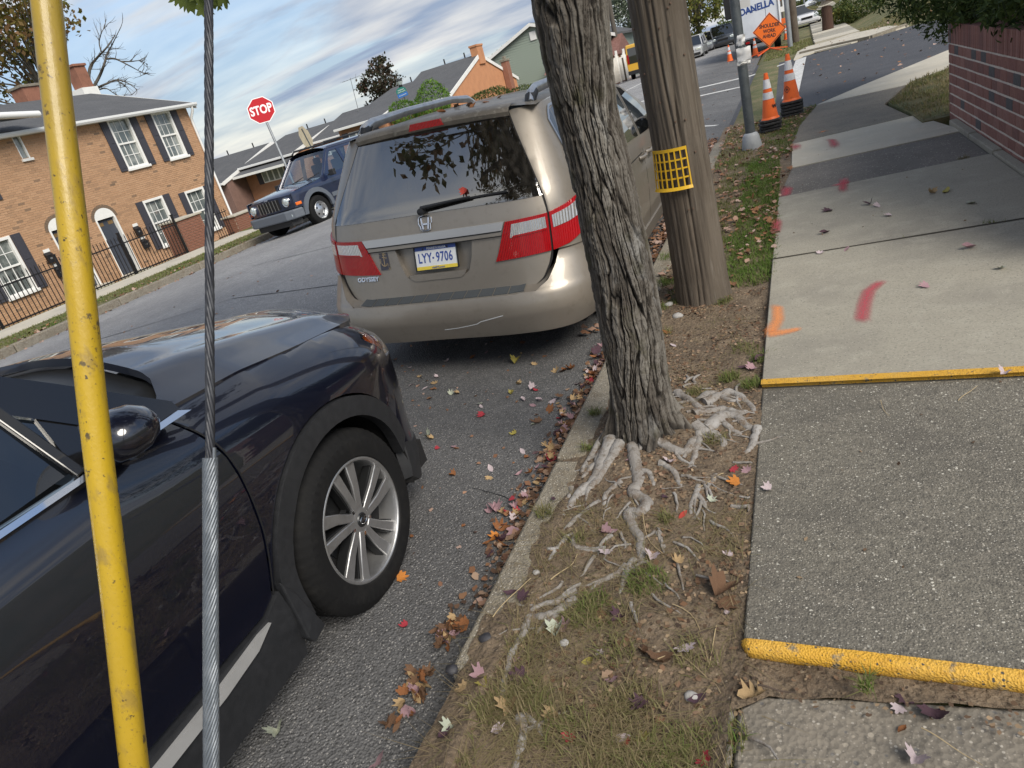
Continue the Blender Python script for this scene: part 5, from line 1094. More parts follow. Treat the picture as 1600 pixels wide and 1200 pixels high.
for s in (1, -1):
    for yc in (.80, 3.45):
        w = empty_part('wheel', jeep); c = (s*.90, yc, .365)
        tyre(MB(), c, .365, .225, .215, s, lugs=False, n=64).build('tyre', M_TYRE, w, smooth=35)
        rm = MB().lathe([(.222, .0), (.21, .008*s), (.20, -.02*s), (.17, -.045*s), (.16, -.04*s), (.08, -.015*s), (.05, .0), (0, .0)], c, 48, 'x').build('rim', M_SATIN, w, smooth=40)
        for k in range(5):
            a = k*2*PI/5; MB().lathe([(0, .002*s), (.026, .002*s)], (c[0]-.024*s, c[1]+.125*math.cos(a), c[2]+.125*math.sin(a)), 12, 'x').build('vent_hole', M_DARK, w)
        MB().add([(s*(.86-q), yc+.43*math.cos(math.radians(a)), .37+.43*math.sin(math.radians(a))) for q in (0, .35) for a in range(-10, 191, 10)], [(i, i+1, 22+i, 21+i) for i in range(20)]).build('wheel_well', M_DARK, jeep)

# ------------------------------------------------------------------ small far vehicles
def far_car(label, P, yaw, col, L=4.5, Wd=1.8, H=1.5, suv_=False, cat='car', lamps=(.7, .7, .7)):
    """own frame: x right, y forward; the end at y = 0 is the one towards the camera"""
    t = thing('car', label, cat, P, rot=(0, 0, yaw)); m_ = paint('car_paint_'+str(len(bpy.data.materials)), col, metal=.2)
    w = Wd/2; h = H; b = h*.58
    prof = [(0, .30), (.0, b*.7), (.06, b-.05), (.9 if not suv_ else .95, b+.06), (L-.35, b+.0), (L, b-.15), (L, .3)]
    bd = MB(); 
    def sec(u, q): return (q*w, u, 0)
    top = lambda y: float(np.interp(y, [0, .06, .9, L-.35, L], [b*.72, b-.05, b+.03, b, b-.2]))
    V, F = [], []
    ysx = [0, .03, .15, .5, .9, L*.5, L-.6, L-.15, L]
    ring = [(-.86, .28), (-1, .42), (-1, .62), (-.96, .92), (-.85, 1.0), (0, 1.03), (.85, 1.0), (.96, .92), (1, .62), (1, .42), (.86, .28)]
    for y in ysx:
        e = .93 if y in (0, L) else (.985 if y in (.03, .15, L-.15) else 1)
        for (q, z) in ring: V.append((q*w*e, y, .28+(z-.28)/.72*(top(y)-.28)))
    n = len(ring)
    for i in range(len(ysx)-1):
        for k in range(n-1): F.append((i*n+k, i*n+k+1, (i+1)*n+k+1, (i+1)*n+k))
    F += [tuple(range(n-1, -1, -1)), tuple((len(ysx)-1)*n+k for k in range(n))]
    MB().add(V, F).build('body', m_, t, smooth=35, fix=True)
    y0, y1, y2, y3 = (.9, 1.55, L-1.0, L-.25) if not suv_ else (.95, 1.5, L-.45, L-.12)
    cab = [(-w*.93, y0, b), (w*.93, y0, b), (w*.76, y1, h-.04), (-w*.76, y1, h-.04), (-w*.93, y3, b), (w*.93, y3, b), (w*.76, y2, h-.04), (-w*.76, y2, h-.04)]
    MB().add(cab, [(0, 1, 2, 3), (1, 5, 6, 2), (5, 4, 7, 6), (4, 0, 3, 7)]).build('glasshouse', M_DGLASS, t)
    MB().lohi((-w*.74, y1-.05, h-.06), (w*.74, y2+.05, h)).build('roof', m_, t, bevel=.03)
    for s in (-1, 1):
        for f in (0, 1):
            MB().bar(cab[(1 if s > 0 else 0)+4*f], cab[(2 if s > 0 else 3)+4*f], .07, .06).build('pillar', m_, t)
        MB().bar((s*w*.94, (y1+y2)/2, b), (s*w*.775, (y1+y2)/2, h-.05), .07, .04).build('pillar', m_, t)
        MB().box((s*w*.72, -.0, b*.78), (.34, .06, .16)).build('headlamp', M_LAMP, t, bevel=.02)
        MB().box((s*(w+.09), y0+.35, b+.08), (.16, .1, .12)).build('door_mirror', m_, t, bevel=.02)
        for yc in (.82, L-.9):
            wh = empty_part('wheel', t); c = (s*w*.98, yc, .32)
            tyre(MB(), c, .32, .2, .2, s, lugs=False, n=32).build('tyre', M_TYRE, wh, smooth=40); MB().lathe([(.2, 0), (.18, -.01*s), (.05, .0), (0, .0)], c, 24, 'x').build('rim', M_ALLOY, wh, smooth=40)
    MB().box((0, -.01, b*.70), (w*.8, .05, .14)).build('grille', M_DARK, t); MB().box((0, -.02, .42), (w*1.7, .06, .16)).build('bumper', M_BLACKP if suv_ else m_, t, bevel=.02)
    return t
# ------------------------------------------------------------------ street tree: trunk with real bark plates, roots, limbs and leaves
def attr_mat(name, stops, rough=.9, bump=(), var=()):
    m_ = mat(name, stops[0], rough=rough, tint=stops, bump=bump, var=var); return m_
M_BARK = mat('maple_bark', (.1, .1, .1), rough=.95, tint=[(.008, .0065, .0055), (.075, .064, .053), (.21, .195, .172)], var=[(5, (.26, .255, .245), .58, .72, (1, 1, .5)), (9, (.055, .05, .026), .55, .72), (80, (.05, .043, .035), .53, .72)], bump=[('noise', 140, .003), ('noise', 45, .004, (1, 1, .4))])
M_ROOT = mat('grey_root', (.24, .222, .205), rough=.9, var=[(9, (.34, .33, .32), .45, .7), (14, (.15, .115, .085), .52, .66), (45, (.13, .105, .08), .52, .7), (120, (.30, .28, .265), .52, .7)], bump=[('noise', 60, .006), ('noise', 160, .003)])
tree = thing('street_tree', 'maple trunk with deeply furrowed grey bark and bare surface roots on the dirt verge', 'tree', (-.74, 2.76, 0))
prof = [(690, 948, 1082), (668, 953, 1066), (640, 955, 1056), (600, 951, 1048), (560, 945, 1043), (500, 936, 1036), (430, 924, 1024), (350, 905, 1008), (260, 886, 990), (180, 865, 970), (100, 848, 961), (0, 828, 953)]
cen, rad, zz_ = [], [], []
FW = Vector(_R[:, 2])
for y, a, b in prof:
    p = ony((a+b)/2, y, 2.76); d = (p-Vector((0, 0, EYE))).dot(FW); cen.append(p); rad.append((b-a)/2*d/F_PX*.97)
cen[0].z = min(cen[0].z, .0)
zs = [p.z for p in cen]
def tc_(z):
    if z > zs[-1]:
        k = (z-zs[-1]); return Vector((cen[-1].x+.06*k, 2.76-.02*k, z)), rad[-1]*max(.55, 1-.06*k)
    return Vector((float(np.interp(z, zs, [p.x for p in cen])), 2.76, z)), float(np.interp(z, zs, rad))
NA, NH = 420, 800
A = np.linspace(0, 2*PI, NA, endpoint=False); Z = np.linspace(-.06, 3.6, NH)
AA, ZZ = np.meshgrid(A, Z)
rg = np.random.default_rng(4)
def vnoise(u, v, seed, per):
    """value noise periodic in u"""
    r = np.random.default_rng(seed); nu_ = per; nv_ = 400; T = r.random((nv_, nu_))
    i, j = np.floor(u).astype(int), np.floor(v).astype(int); fu, fv = u-i, v-j; fu, fv = fu*fu*(3-2*fu), fv*fv*(3-2*fv)
    g = lambda a, b: T[b % nv_, a % nu_]
    return (g(i, j)*(1-fu)+g(i+1, j)*fu)*(1-fv)+(g(i, j+1)*(1-fu)+g(i+1, j+1)*fu)*fv
U = AA/(2*PI)
warp = (vnoise(U*8, ZZ*1.6, 1, 8)-.5)*.07+(vnoise(U*20, ZZ*8, 2, 20)-.5)*.030+(vnoise(U*50, ZZ*25, 9, 50)-.5)*.008
vw_ = ZZ+(vnoise(U*14, ZZ*5, 3, 14)-.5)*.25
def cells(nc, ln, seed, wv):
    f1 = np.full(U.shape, 9.0); f2 = np.full(U.shape, 9.0); hid = np.zeros(U.shape)
    uu = (U+warp*wv)*nc; vv = (ZZ+(vnoise(U*14, ZZ*5, 3, 14)-.5)*.25*wv)/ln; ci, cj = np.floor(uu).astype(int), np.floor(vv).astype(int)
    rt = np.random.default_rng(seed); TX, TY, TV = rt.random((64, nc)), rt.random((64, nc)), rt.random((64, nc))
    for di in (-2, -1, 0, 1, 2):
        for dj in (-1, 0, 1):
            i, j = ci+di, cj+dj
            d = np.hypot(uu-(i+.1+.8*TX[j % 64, i % nc]), (vv-(j+TY[j % 64, i % nc]))*.8)
            m1 = d < f1; f2 = np.where(m1, f1, np.minimum(f2, d)); hid = np.where(m1, TV[j % 64, i % nc], hid); f1 = np.where(m1, d, f1)
    return f2-f1, hid
fine = vnoise(U*90, ZZ*30, 5, 90)*.5+vnoise(U*160, ZZ*70, 6, 160)*.3
horiz = vnoise(U*30, ZZ*42, 7, 30)
rag = (fine-.4)*.10+(horiz-.5)*.07
e1, hid = cells(25, .36, 8, 1.0); e2, hid2 = cells(64, .13, 9, .8)
p1 = np.clip((e1+rag)/.15, 0, 1); p2 = np.clip((e2+rag*.6)/.16, 0, 1)
H = .0175*(p1-1)*(.6+.4*hid)+.0045*(p2-1)+.007*(hid-.5)*p1+.003*(hid2-.5)+.0045*(fine-.4)*p1+.003*(horiz-.5)*p1+(vnoise(U*5, ZZ*1.5, 12, 5)-.5)*.018
plate = p1*(.70+.30*p2)
base = np.array([tc_(z)[1] for z in Z]); cxs = np.array([tc_(z)[0].x for z in Z]); cys = np.full(NH, 2.76)
flare = np.clip((.32-Z)/.36, 0, 1)**2.0
lobes = (1+.75*np.maximum(0, np.cos(AA*5+.8+np.sin(AA*2)))**2*flare[:, None]*.80)
RR = (base[:, None]*lobes+H*np.clip(1.2-flare[:, None]*.3, .5, 1.2))
V = np.stack([cxs[:, None]+RR*np.cos(AA), cys[:, None]+RR*np.sin(AA), ZZ], -1).reshape(-1, 3)
big = vnoise(U*6, ZZ*2.4, 15, 6)
tint = np.clip(plate*(.38+.30*hid+.18*hid2+.45*(big-.45))+.30*(fine-.4)*plate, 0, 1).ravel()
link_mesh('trunk', mesh_np('trunk', V, grid_faces(NH, NA, True), tint), M_BARK, tree, smooth=70)
top = tc_(3.55)[0]
M_LIMB = mat('limb_bark', (.09, .08, .068), rough=.95, bump=[('noise', 40, .01)])
limb_tips = []
lr = random.Random(21)
def limb(p0, d, L, r, depth, mb):
    pts, rs = [p0], [r]; p = Vector(p0); d = Vector(d).normalized(); n = 6
    for i in range(n):
        d = (d+Vector((lr.uniform(-.18, .18), lr.uniform(-.18, .18), lr.uniform(-.05, .14)))).normalized(); p = p+d*L/n; pts.append(p.copy()); rs.append(r*(1-.6*(i+1)/n))
    mb.tube(pts, rs, 7 if r > .03 else 4, cap=False)
    if depth > 0:
        for k in range(3):
            q = pts[lr.randint(2, n)]; e = (d+Vector((lr.uniform(-1, 1), lr.uniform(-1, 1), lr.uniform(-.25, .5)))).normalized(); limb(q, e, L*.66, r*.5, depth-1, mb)
    else: limb_tips.extend(pts[2:])
lm = MB()
for d in ((-.7, -.75, .65), (.6, -.5, .8), (-.3, .8, .9), (.2, -.95, .6), (-.9, .1, .6), (.55, .5, .9), (.1, 0, 1)):
    limb(top-Vector((0, 0, .15)), d, 2.3, .085, 3, lm)
lm.build('limb', M_LIMB, tree, smooth=60)
def leaf_cloud(name, centers, size, m_, parent, seed, jitter=.25, aspect=1.0, flat=0.0):
    r = np.random.default_rng(seed); C = np.asarray(centers); n = len(C)
    C = C+r.normal(0, jitter, (n, 3)); a = r.normal(0, 1, (n, 3)); a[:, 2] *= (1-flat); a /= np.linalg.norm(a, axis=1)[:, None]
    b = r.normal(0, 1, (n, 3)); b -= a*(a*b).sum(1)[:, None]; b /= np.linalg.norm(b, axis=1)[:, None]
    s = size*(.6+.8*r.random(n))[:, None]; c = np.cross(a, b)
    P = np.stack([C-a*s, C+b*s*.55*aspect+c*s*.12, C+a*s, C-b*s*.55*aspect+c*s*.12], 1).reshape(-1, 3)
    F = np.arange(4*n).reshape(n, 4)
    t = np.repeat(r.random(n), 1)
    return link_mesh(name, mesh_np(name, P, F, t, 'FACE'), m_, parent)
def leafmat(name, cols, transl=.25):
    m_ = mat(name, cols[0], rough=.7, tint=cols, spec=.3); nt = m_.node_tree; b = nt.nodes['Principled BSDF']; out = nt.nodes['Material Output']
    tr = nt.nodes.new('ShaderNodeBsdfTranslucent'); mx = nt.nodes.new('ShaderNodeMixShader'); mx.inputs[0].default_value = transl
    lk = b.inputs['Base Color'].links[0].from_socket; nt.links.new(lk, tr.inputs[0]); nt.links.new(b.outputs[0], mx.inputs[1]); nt.links.new(tr.outputs[0], mx.inputs[2]); nt.links.new(mx.outputs[0], out.inputs[0]); return m_
M_MAPLE = leafmat('maple_leaves', [(.045, .06, .018), (.085, .085, .025), (.16, .075, .03)])
for tgt in ((-3.4, 1.5, 5.6), (-2.2, 2.6, 5.9), (-1.6, .6, 5.2), (-3.0, -.3, 5.4), (-4.4, 2.2, 6.0), (-2.6, 1.2, 6.6), (-.6, -.6, 5.6), (.6, 1.0, 5.6), (1.2, 3.0, 6.2), (-.4, 4.6, 6.6)):
    t_ = Vector(tgt); q0 = top-Vector((0, 0, .1)); md = q0.lerp(t_, .5)+Vector((lr.uniform(-.2, .2), lr.uniform(-.2, .2), .5)); lmb = MB().tube(spl([q0, md, t_], 5), [.085-.006*i for i in range(11)], 7, cap=False)
    for k in range(5): limb(t_.lerp(md, lr.random()*.6), (lr.uniform(-1, 1), lr.uniform(-1, 1), lr.uniform(-.35, .6)), lr.uniform(.7, 1.3), .022, 1, lmb)
    lmb.build('limb', M_LIMB, tree, smooth=60)
tips = [p for p in limb_tips if p.z > 3.3 and (p.x > -5.3)]
cc = []
for p in tips:
    for k in range(9): cc.append((p.x, p.y, p.z))
crown = leaf_cloud('crown', cc, .085, M_MAPLE, tree, 31, jitter=.17)
# a spray of leaves hanging into the top of the view
def maple_outline(seed=0, lob=1.0):
    r = random.Random(seed); pts = []
    spec = [(0, -.18, 0), (10, .42, 0), (24, .40, 1), (38, .82, 0), (50, .50, 1), (60, .72, 0), (72, .45, 1), (80, .72, 0), (90, 1.0, 2), (100, .72, 0), (108, .45, 1), (120, .72, 0), (130, .50, 1), (142, .82, 0), (156, .40, 1), (170, .42, 0)]
    P = [(.0, -.32)]
    for a, q, _ in [(-55, .44, 0), (-30, .58, 0), (-14, .52, 0), (2, .74, 0), (16, .84, 0), (27, .58, 0), (40, .74, 0), (50, .95, 0), (60, .72, 0), (70, .56, 0), (80, .80, 0), (90, 1.02, 0), (100, .80, 0), (110, .56, 0), (120, .72, 0), (130, .95, 0), (140, .74, 0), (153, .58, 0), (164, .84, 0), (178, .74, 0), (194, .52, 0), (210, .58, 0), (235, .44, 0)]:
        q *= r.uniform(.9, 1.1); P.append((q*math.cos(math.radians(a)), q*math.sin(math.radians(a))))
    return P
def leaf_mesh(seed, size=.05, curl=.3, kind='maple'):
    r = random.Random(seed)
    if kind == 'maple': P = maple_outline(seed)
    elif kind == 'oak': P = [(0, -1), (.12, -.7), (.5, -.55), (.22, -.35), (.62, -.05), (.25, .1), (.7, .45), (.3, .5), (.25, .8), (0, 1), (-.3, .75), (-.25, .5), (-.72, .4), (-.25, .1), (-.6, -.1), (-.2, -.35), (-.45, -.6), (-.1, -.7)]
    else: P = [(0, -1), (.3, -.55), (.42, 0), (.3, .5), (0, 1), (-.3, .5), (-.42, 0), (-.3, -.55)]
    n = len(P); k1, k2, k3 = r.uniform(-1, 1), r.uniform(-1, 1), r.uniform(.3, 1)
    fold = r.uniform(-.25, .75); tip = r.uniform(-.6, .9)
    def z(x, y): return fold*abs(x)*curl+tip*curl*max(0, y-.2)**2+curl*(k3*(x*x)+.5*k1*x*y+.6*k2*y*y*(1 if y > 0 else .5))-.12*curl*abs(x)+.06*curl*math.sin(7*x+3*y+seed)
    C = [(0.0, 0.0)]; V = [(0, 0, z(0, 0)*size)]+[(x*size*.55, y*size*.55, z(x*.55, y*.55)*size) for x, y in P]+[(x*size, y*size, z(x, y)*size) for x, y in P]
    F = [(0, 1+i, 1+(i+1) % n) for i in range(n)]+[(1+i, 1+n+i, 1+n+(i+1) % n, 1+(i+1) % n) for i in range(n)]
    k = len(V); b0 = P[0]
    V += [(b0[0]*size-.0008, b0[1]*size, 0), (b0[0]*size+.0008, b0[1]*size, 0), (b0[0]*size+.01*size*20*k1*.5, (b0[1]-.75)*size, .01*size)]; F.append((k, k+1, k+2))
    lo = min(v[2] for v in V); V = [(a, b, c-lo) for a, b, c in V]
    me = bpy.data.meshes.new('leaf'); me.from_pydata(V, [], F); me.polygons.foreach_set('use_smooth', [True]*len(F)); return me
M_GREENLEAF = leafmat('green_leaf', [(.09, .12, .025), (.14, .13, .03), (.2, .1, .03)], .4)
hang_ = MB()
for k, (x, y) in enumerate([(283, -6), (291, 0), (298, 3), (305, -3), (318, 8), (326, -6), (337, -3), (343, 0), (350, -8), (312, -8), (276, -9), (330, -14)]):
    me = leaf_mesh(60+k, .033, .5); p = atd(x, y, 1.75+.05*(k % 4))
    e = Matrix.Rotation(lr.uniform(-.9, .9), 3, 'Y') @ Matrix.Rotation(math.radians(90+lr.uniform(-40, 40)), 3, 'X') @ Matrix.Rotation(PI+lr.uniform(-.7, .7), 3, 'Z')
    hang_.add([p+(e @ v.co) for v in me.vertices], [tuple(f.vertices) for f in me.polygons]); bpy.data.meshes.remove(me)
hl2 = hang_.build('leaf_spray', M_GREENLEAF, tree, smooth=60)
tw = atd(318, -12, 1.8); MB().tube([tw, tw+Vector((-.1, .25, .35)), tw+Vector((-.05, .6, 1.0)), tw+Vector((.1, .9, 1.9)), Vector((top.x-.3, top.y-.5, top.z+.6))], [.003, .005, .008, .014, .02], 5).build('twig', M_LIMB, tree)
# roots
def rp(x, y): return (700+x*.3125, 650+y*.3125)
def rq(x, y): return (800+x*.275, 380+y*.275)
def rs_(x, y): return (600+x*.375, 850+y*.375)
roots = [
 ([rp(*p) for p in [(820, 150), (790, 210), (755, 285), (690, 350), (620, 420), (572, 495)]], .030, .012),
 ([rp(*p) for p in [(870, 160), (830, 220), (770, 290), (700, 370), (650, 400)]], .026, .009),
 ([rp(*p) for p in [(800, 225), (720, 258), (665, 310)]], .016, .008),
 ([rp(*p) for p in [(930, 180), (945, 250), (950, 330), (930, 390), (985, 430), (972, 480), (912, 482), (922, 545), (952, 605), (962, 690), (940, 770)]], .024, .014),
 ([rp(*p) for p in [(960, 190), (1040, 170), (1110, 185), (1185, 195), (1240, 130), (1330, 108)]], .024, .012),
 ([rp(*p) for p in [(1060, 262), (1100, 268), (1140, 300), (1168, 352)]], .014, .010),
 ([rp(*p) for p in [(1262, 350), (1240, 385), (1218, 440), (1204, 492)]], .012, .006),
 ([rp(*p) for p in [(1240, 388), (1268, 425), (1292, 465)]], .011, .006),
 ([rp(*p) for p in [(930, 280), (965, 288), (1010, 300), (1030, 372)]], .016, .008),
 ([rp(*p) for p in [(860, 340), (830, 360), (790, 400), (768, 475)]], .014, .008),
 ([rp(*p) for p in [(760, 420), (680, 470), (600, 540), (540, 590)]], .012, .006),
 ([rp(*p) for p in [(785, 658), (720, 655), (650, 652), (618, 618), (625, 570)]], .012, .007),
 ([rp(*p) for p in [(892, 735), (820, 782), (750, 812), (690, 862)]], .013, .006),
 ([rp(*p) for p in [(930, 700), (900, 745), (870, 800), (860, 872)]], .014, .009),
 ([rp(*p) for p in [(640, 850), (590, 875), (530, 920), (440, 940), (418, 970)]], .014, .008),
 ([rp(*p) for p in [(640, 895), (600, 925), (545, 960), (480, 1000), (402, 990), (380, 1050), (342, 1130), (300, 1190)]], .017, .009),
 ([rp(*p) for p in [(545, 972), (470, 1035), (440, 1062), (410, 1080)]], .011, .006),
 ([rp(*p) for p in [(815, 80), (770, 130), (700, 225), (660, 292)]], .020, .008),
 ([rp(*p) for p in [(850, 110), (790, 170), (735, 250)]], .022, .012),
 ([rp(*p) for p in [(1260, 100), (1238, 200), (1196, 275)]], .016, .008),
 ([rp(*p) for p in [(1040, 572), (1055, 610), (1080, 645)]], .012, .007),
 ([rp(*p) for p in [(612, 345), (600, 412)]], .013, .008),
 ([rp(*p) for p in [(1335, 282), (1325, 320), (1290, 350), (1240, 372)]], .009, .005),
 ([rp(*p) for p in [(590, 600), (560, 640), (520, 680), (500, 730)]], .010, .006),
 ([rq(*p) for p in [(940, 850), (1000, 900), (1060, 945), (1110, 960)]], .022, .012),
 ([rq(*p) for p in [(1060, 920), (1100, 870), (1160, 830)]], .022, .014),
 ([rq(*p) for p in [(1090, 930), (1170, 880), (1240, 850), (1310, 880), (1360, 930), (1372, 970)]], .026, .010),
 ([rq(*p) for p in [(1040, 1010), (1120, 980), (1200, 950), (1290, 965), (1360, 950)]], .022, .010),
 ([rq(*p) for p in [(1100, 1080), (1190, 1010), (1260, 990), (1330, 1030), (1390, 1055)]], .028, .014),
 ([rq(*p) for p in [(1050, 1070), (1120, 1095), (1190, 1120), (1200, 1160)]], .024, .012),
 ([rq(*p) for p in [(1390, 1050), (1370, 1110), (1345, 1165), (1310, 1190)]], .020, .008),
 ([rq(*p) for p in [(1150, 860), (1230, 900), (1290, 900)]], .018, .010),
 ([rq(*p) for p in [(1180, 1010), (1230, 1050), (1300, 1080)]], .016, .010),
 ([rs_(*p) for p in [(580, 355), (540, 430), (515, 480), (490, 600), (475, 655)]], .013, .008),
 ([rs_(*p) for p in [(560, 700), (572, 735), (560, 810), (530, 920)]], .016, .010),
 ([rs_(*p) for p in [(575, 705), (610, 730), (650, 765)]], .011, .006),
 ([rs_(*p) for p in [(1428, 575), (1412, 700), (1390, 790)]], .016, .012),
 ([rs_(*p) for p in [(1428, 775), (1410, 840), (1392, 900)]], .012, .008),
]
rn = random.Random(77)
def root_tube(px, r0, r1, mb, seed):
    P = spl([Vector((*onz(x, y, .0).xy, 0)) for x, y in px], 8); n = len(P); out, R = [], []
    for i, p in enumerate(P):
        t = i/(n-1); r = r0+(r1-r0)*t; w = noise.noise_vector(Vector((p.x*14, p.y*14, seed)))*.010
        r *= 1+.22*noise.noise(Vector((p.x*30, p.y*30, seed+5)))
        x, y = p.x+w.x, p.y+w.y
        dip = -.012*max(0, (t-.55)/.45)**2-.018*max(0, .5-.5*math.cos(t*17+seed*2.1)-.72)
        out.append((x, y, zverge(x, y)-r*.02+w.z*.5+dip)); R.append(r)
    k0 = len(mb.v); mb.tube(out, R, 12)
    for q in range(k0, len(mb.v)):
        x, y, z = mb.v[q]; d = noise.noise(Vector((x*70, y*70, z*70+seed)))*.0022; zr_ = zverge(x, y); mb.v[q] = (x+d, y-d, (zr_+(z-zr_)*.78+d))
for i, (px, a, b) in enumerate(roots):
    mb = MB(); root_tube(px, a*(1.25 if i in (0, 1, 2, 3, 4, 17, 18, 24, 25, 26, 27, 28, 29) else 1.1), b*1.15, mb, i)
    p = spl([Vector((*onz(x, y, 0).xy, 0)) for x, y in px], 4)
    if len(p) > 8 and i % 2 == 0:   # a side shoot
        q = p[len(p)//2]; 
        pts = [q+Vector((rn.uniform(-.01, .01), 0, 0))]; d = Vector((rn.uniform(-1, 1), rn.uniform(-1.2, .1), 0)).normalized()
        for k in range(5): d = (d+Vector((rn.uniform(-.4, .4), rn.uniform(-.4, .4), 0))).normalized(); pts.append(pts[-1]+d*.035)
        mb.tube([(v.x, v.y, zverge(v.x, v.y)+.003-.0015*j) for j, v in enumerate(pts)], [a*.42*(1-.12*j) for j in range(6)], 7)
    mb.build('root', M_ROOT, tree, smooth=70)
rl = MB()
for k in range(110):
    a = rn.uniform(0, 2*PI); R0 = rn.uniform(.2, .75); p = Vector((-.70+R0*.62*math.cos(a), 2.62+R0*math.sin(a)*1.1-.1, 0))
    if not (-.98 < p.x < -.29 and 1.5 < p.y < 3.5): continue
    d = Vector((math.cos(a+rn.uniform(-1, 1)), math.sin(a+rn.uniform(-1, 1)), 0)); pts = []
    for j in range(6): d = (d+Vector((rn.uniform(-.5, .5), rn.uniform(-.5, .5), 0))).normalized(); p = p+d*rn.uniform(.015, .035); pts.append((min(max(p.x, -1.0), -.28), p.y, zverge(p.x, p.y)+.002+.004*math.sin(j)))
    r = rn.uniform(.003, .0085); rl.tube(pts, [r, r, r*.9, r*.8, r*.6, r*.3], 6)
rl.build('rootlets', M_ROOT, tree, smooth=70, kind='stuff')

# ------------------------------------------------------------------ wooden pole, its tag and the two guys
M_POLE = mat('weathered_pole', (.088, .070, .053), rough=.92, var=[(3, (.125, .104, .082), .42, .66, (1, 1, .12)), (22, (.05, .040, .030), .5, .70, (1, 1, .05)), (60, (.17, .15, .125), .57, .75, (1, 1, .06)), (2.0, (.075, .058, .042), .5, .7)], bump=[('noise', 26, .010, (1, 1, .03)), ('noise', 90, .004, (1, 1, .05)), ('noise', 200, .001)])
pole = thing('utility_pole', 'thick weathered wooden utility pole wearing a yellow plastic grid tag', 'pole', (-.67, 4.6, 0))
pp_ = [(1097, 462, 1058, 1142), (1088, 400, 1051, 1131), (1075, 300, 1036, 1115), (1060, 200, 1021, 1100), (1043, 100, 1002, 1086), (1028, 0, 983, 1071)]
def pz(z): return float(np.interp(z, [-.1, .0, .15, .5, 1.0, 11], [.205, .185, .175, .17, .166, .125]))
NAp = 180; chk = [(rn.uniform(-PI, PI), rn.uniform(-.2, 2.2), rn.uniform(.5, 2.4), rn.uniform(.004, .014), rn.uniform(.012, .026), rn.uniform(0, 9)) for _ in range(34)]; zp = np.concatenate([np.linspace(-.15, 2.6, 110), np.linspace(2.7, 11.2, 40)]); V = []
for z in zp:
    for k in range(NAp):
        a = 2*PI*k/NAp; r = pz(z)*(1+.012*noise.noise(Vector((math.cos(a)*3, math.sin(a)*3, z*.25)))+.010*noise.noise(Vector((math.cos(a)*11, math.sin(a)*11, z*.35)))-.02*max(0, noise.noise(Vector((math.cos(a)*16, math.sin(a)*16, z*.18)))-.25))
        for (ac, zc, zl, dp, wd, sd) in chk:
            if abs(z-zc) < zl:
                da = (a-ac-.10*math.sin(z*1.3+sd)-.03*math.sin(z*7+sd)+PI) % (2*PI)-PI
                if abs(da) < .2: r -= dp*math.exp(-(da*pz(z)/(wd*.42))**2)*(1-abs(z-zc)/zl)
        V.append((-.67+r*math.cos(a), 4.6+.0+r*math.sin(a), z))
link_mesh('shaft', mesh_np('shaft', V, grid_faces(len(zp), NAp, True)), M_POLE, pole, smooth=60)
M_TAG = mat('yellow_plastic', (.60, .36, .012), rough=.45)
# grid tag bent round the face of the pole
ca, cb = ony(1021, 240, 4.46), ony(1070, 236, 4.46); cz = ony(1048, 265, 4.44); 
ang0 = math.radians(-90-42); z0t, z1t = cz.z-.118, cz.z+.112
a_c = math.atan2(cz.y-4.6, cz.x+.67)
def tagp(u, v, k=.004): a = a_c-.78+u*1.42; r = pz(v)+k+.004; return (-.67+r*math.cos(a), 4.6+r*math.sin(a), z0t+(z1t-z0t)*v)
tg = MB()
def tag_bar(u0, u1, v0, v1, n=8):
    f = lambda u, v, k: tagp(u, v, k)
    us_ = [u0+(u1-u0)*i/n for i in range(n+1)]; V = []
    for u in us_:
        for v, k in ((v0, .001), (v1, .001), (v1, .006), (v0, .006)): V.append(tagp(u, v, k))
    F = [(i*4+j, (i+1)*4+j, (i+1)*4+(j+1) % 4, i*4+(j+1) % 4) for i in range(n) for j in range(4)]+[(0, 1, 2, 3), (n*4+3, n*4+2, n*4+1, n*4)]
    return MB().add(V, F)
tag = tag_bar(-.02, 1.02, .96, 1.04, 12).build('grid_tag', M_TAG, pole, smooth=40, fix=True); tag_bar(-.02, 1.02, -.04, .04, 12).build('crossbar', M_TAG, tag, fix=True)
for i in range(8): tag_bar(i/7-.016, i/7+.016, .041, .959, 1).build('upright', M_TAG, tag, fix=True)
for j in (.265, .5, .735): tag_bar(-.02, 1.02, j-.02, j+.02, 12).build('crossbar', M_TAG, tag, fix=True)
M_NAIL = mat('rusty_nail', (.10, .06, .04), rough=.7)
for k in range(26):
    a = rn.uniform(-2.6, -.6); z = rn.uniform(.5, 2.4); r = pz(z)+.002; MB().lathe([(.006, 0), (.006, .006), (0, .007)], (0, 0, 0), 6, 'x').move(Matrix.Translation((-.67+r*math.cos(a), 4.6+r*math.sin(a), z)) @ Matrix.Rotation(a, 4, 'Z')).build('nail', M_NAIL, pole)
gm = thing('yellow_guy_guard', 'yellow plastic guard tube on the guy strand crossing the left of the view', 'guard', (-1.07, .12, 0))
M_GUARD = mat('yellow_guard_plastic', (.44, .29, .010), rough=.40, coat=.15, var=[(3, (.36, .235, .02), .42, .7, (1, 1, .4)), (1.1, (.22, .165, .03), .48, .68, (1, 1, .7)), (30, (.30, .20, .03), .57, .66, (1, 1, .35)), (42, (.10, .07, .025), .63, .68), (90, (.07, .05, .02), .655, .69), (170, (.24, .16, .03), .62, .70)], bump=[('noise', 8, .004, (1, 1, .3)), ('noise', 90, .0006)])
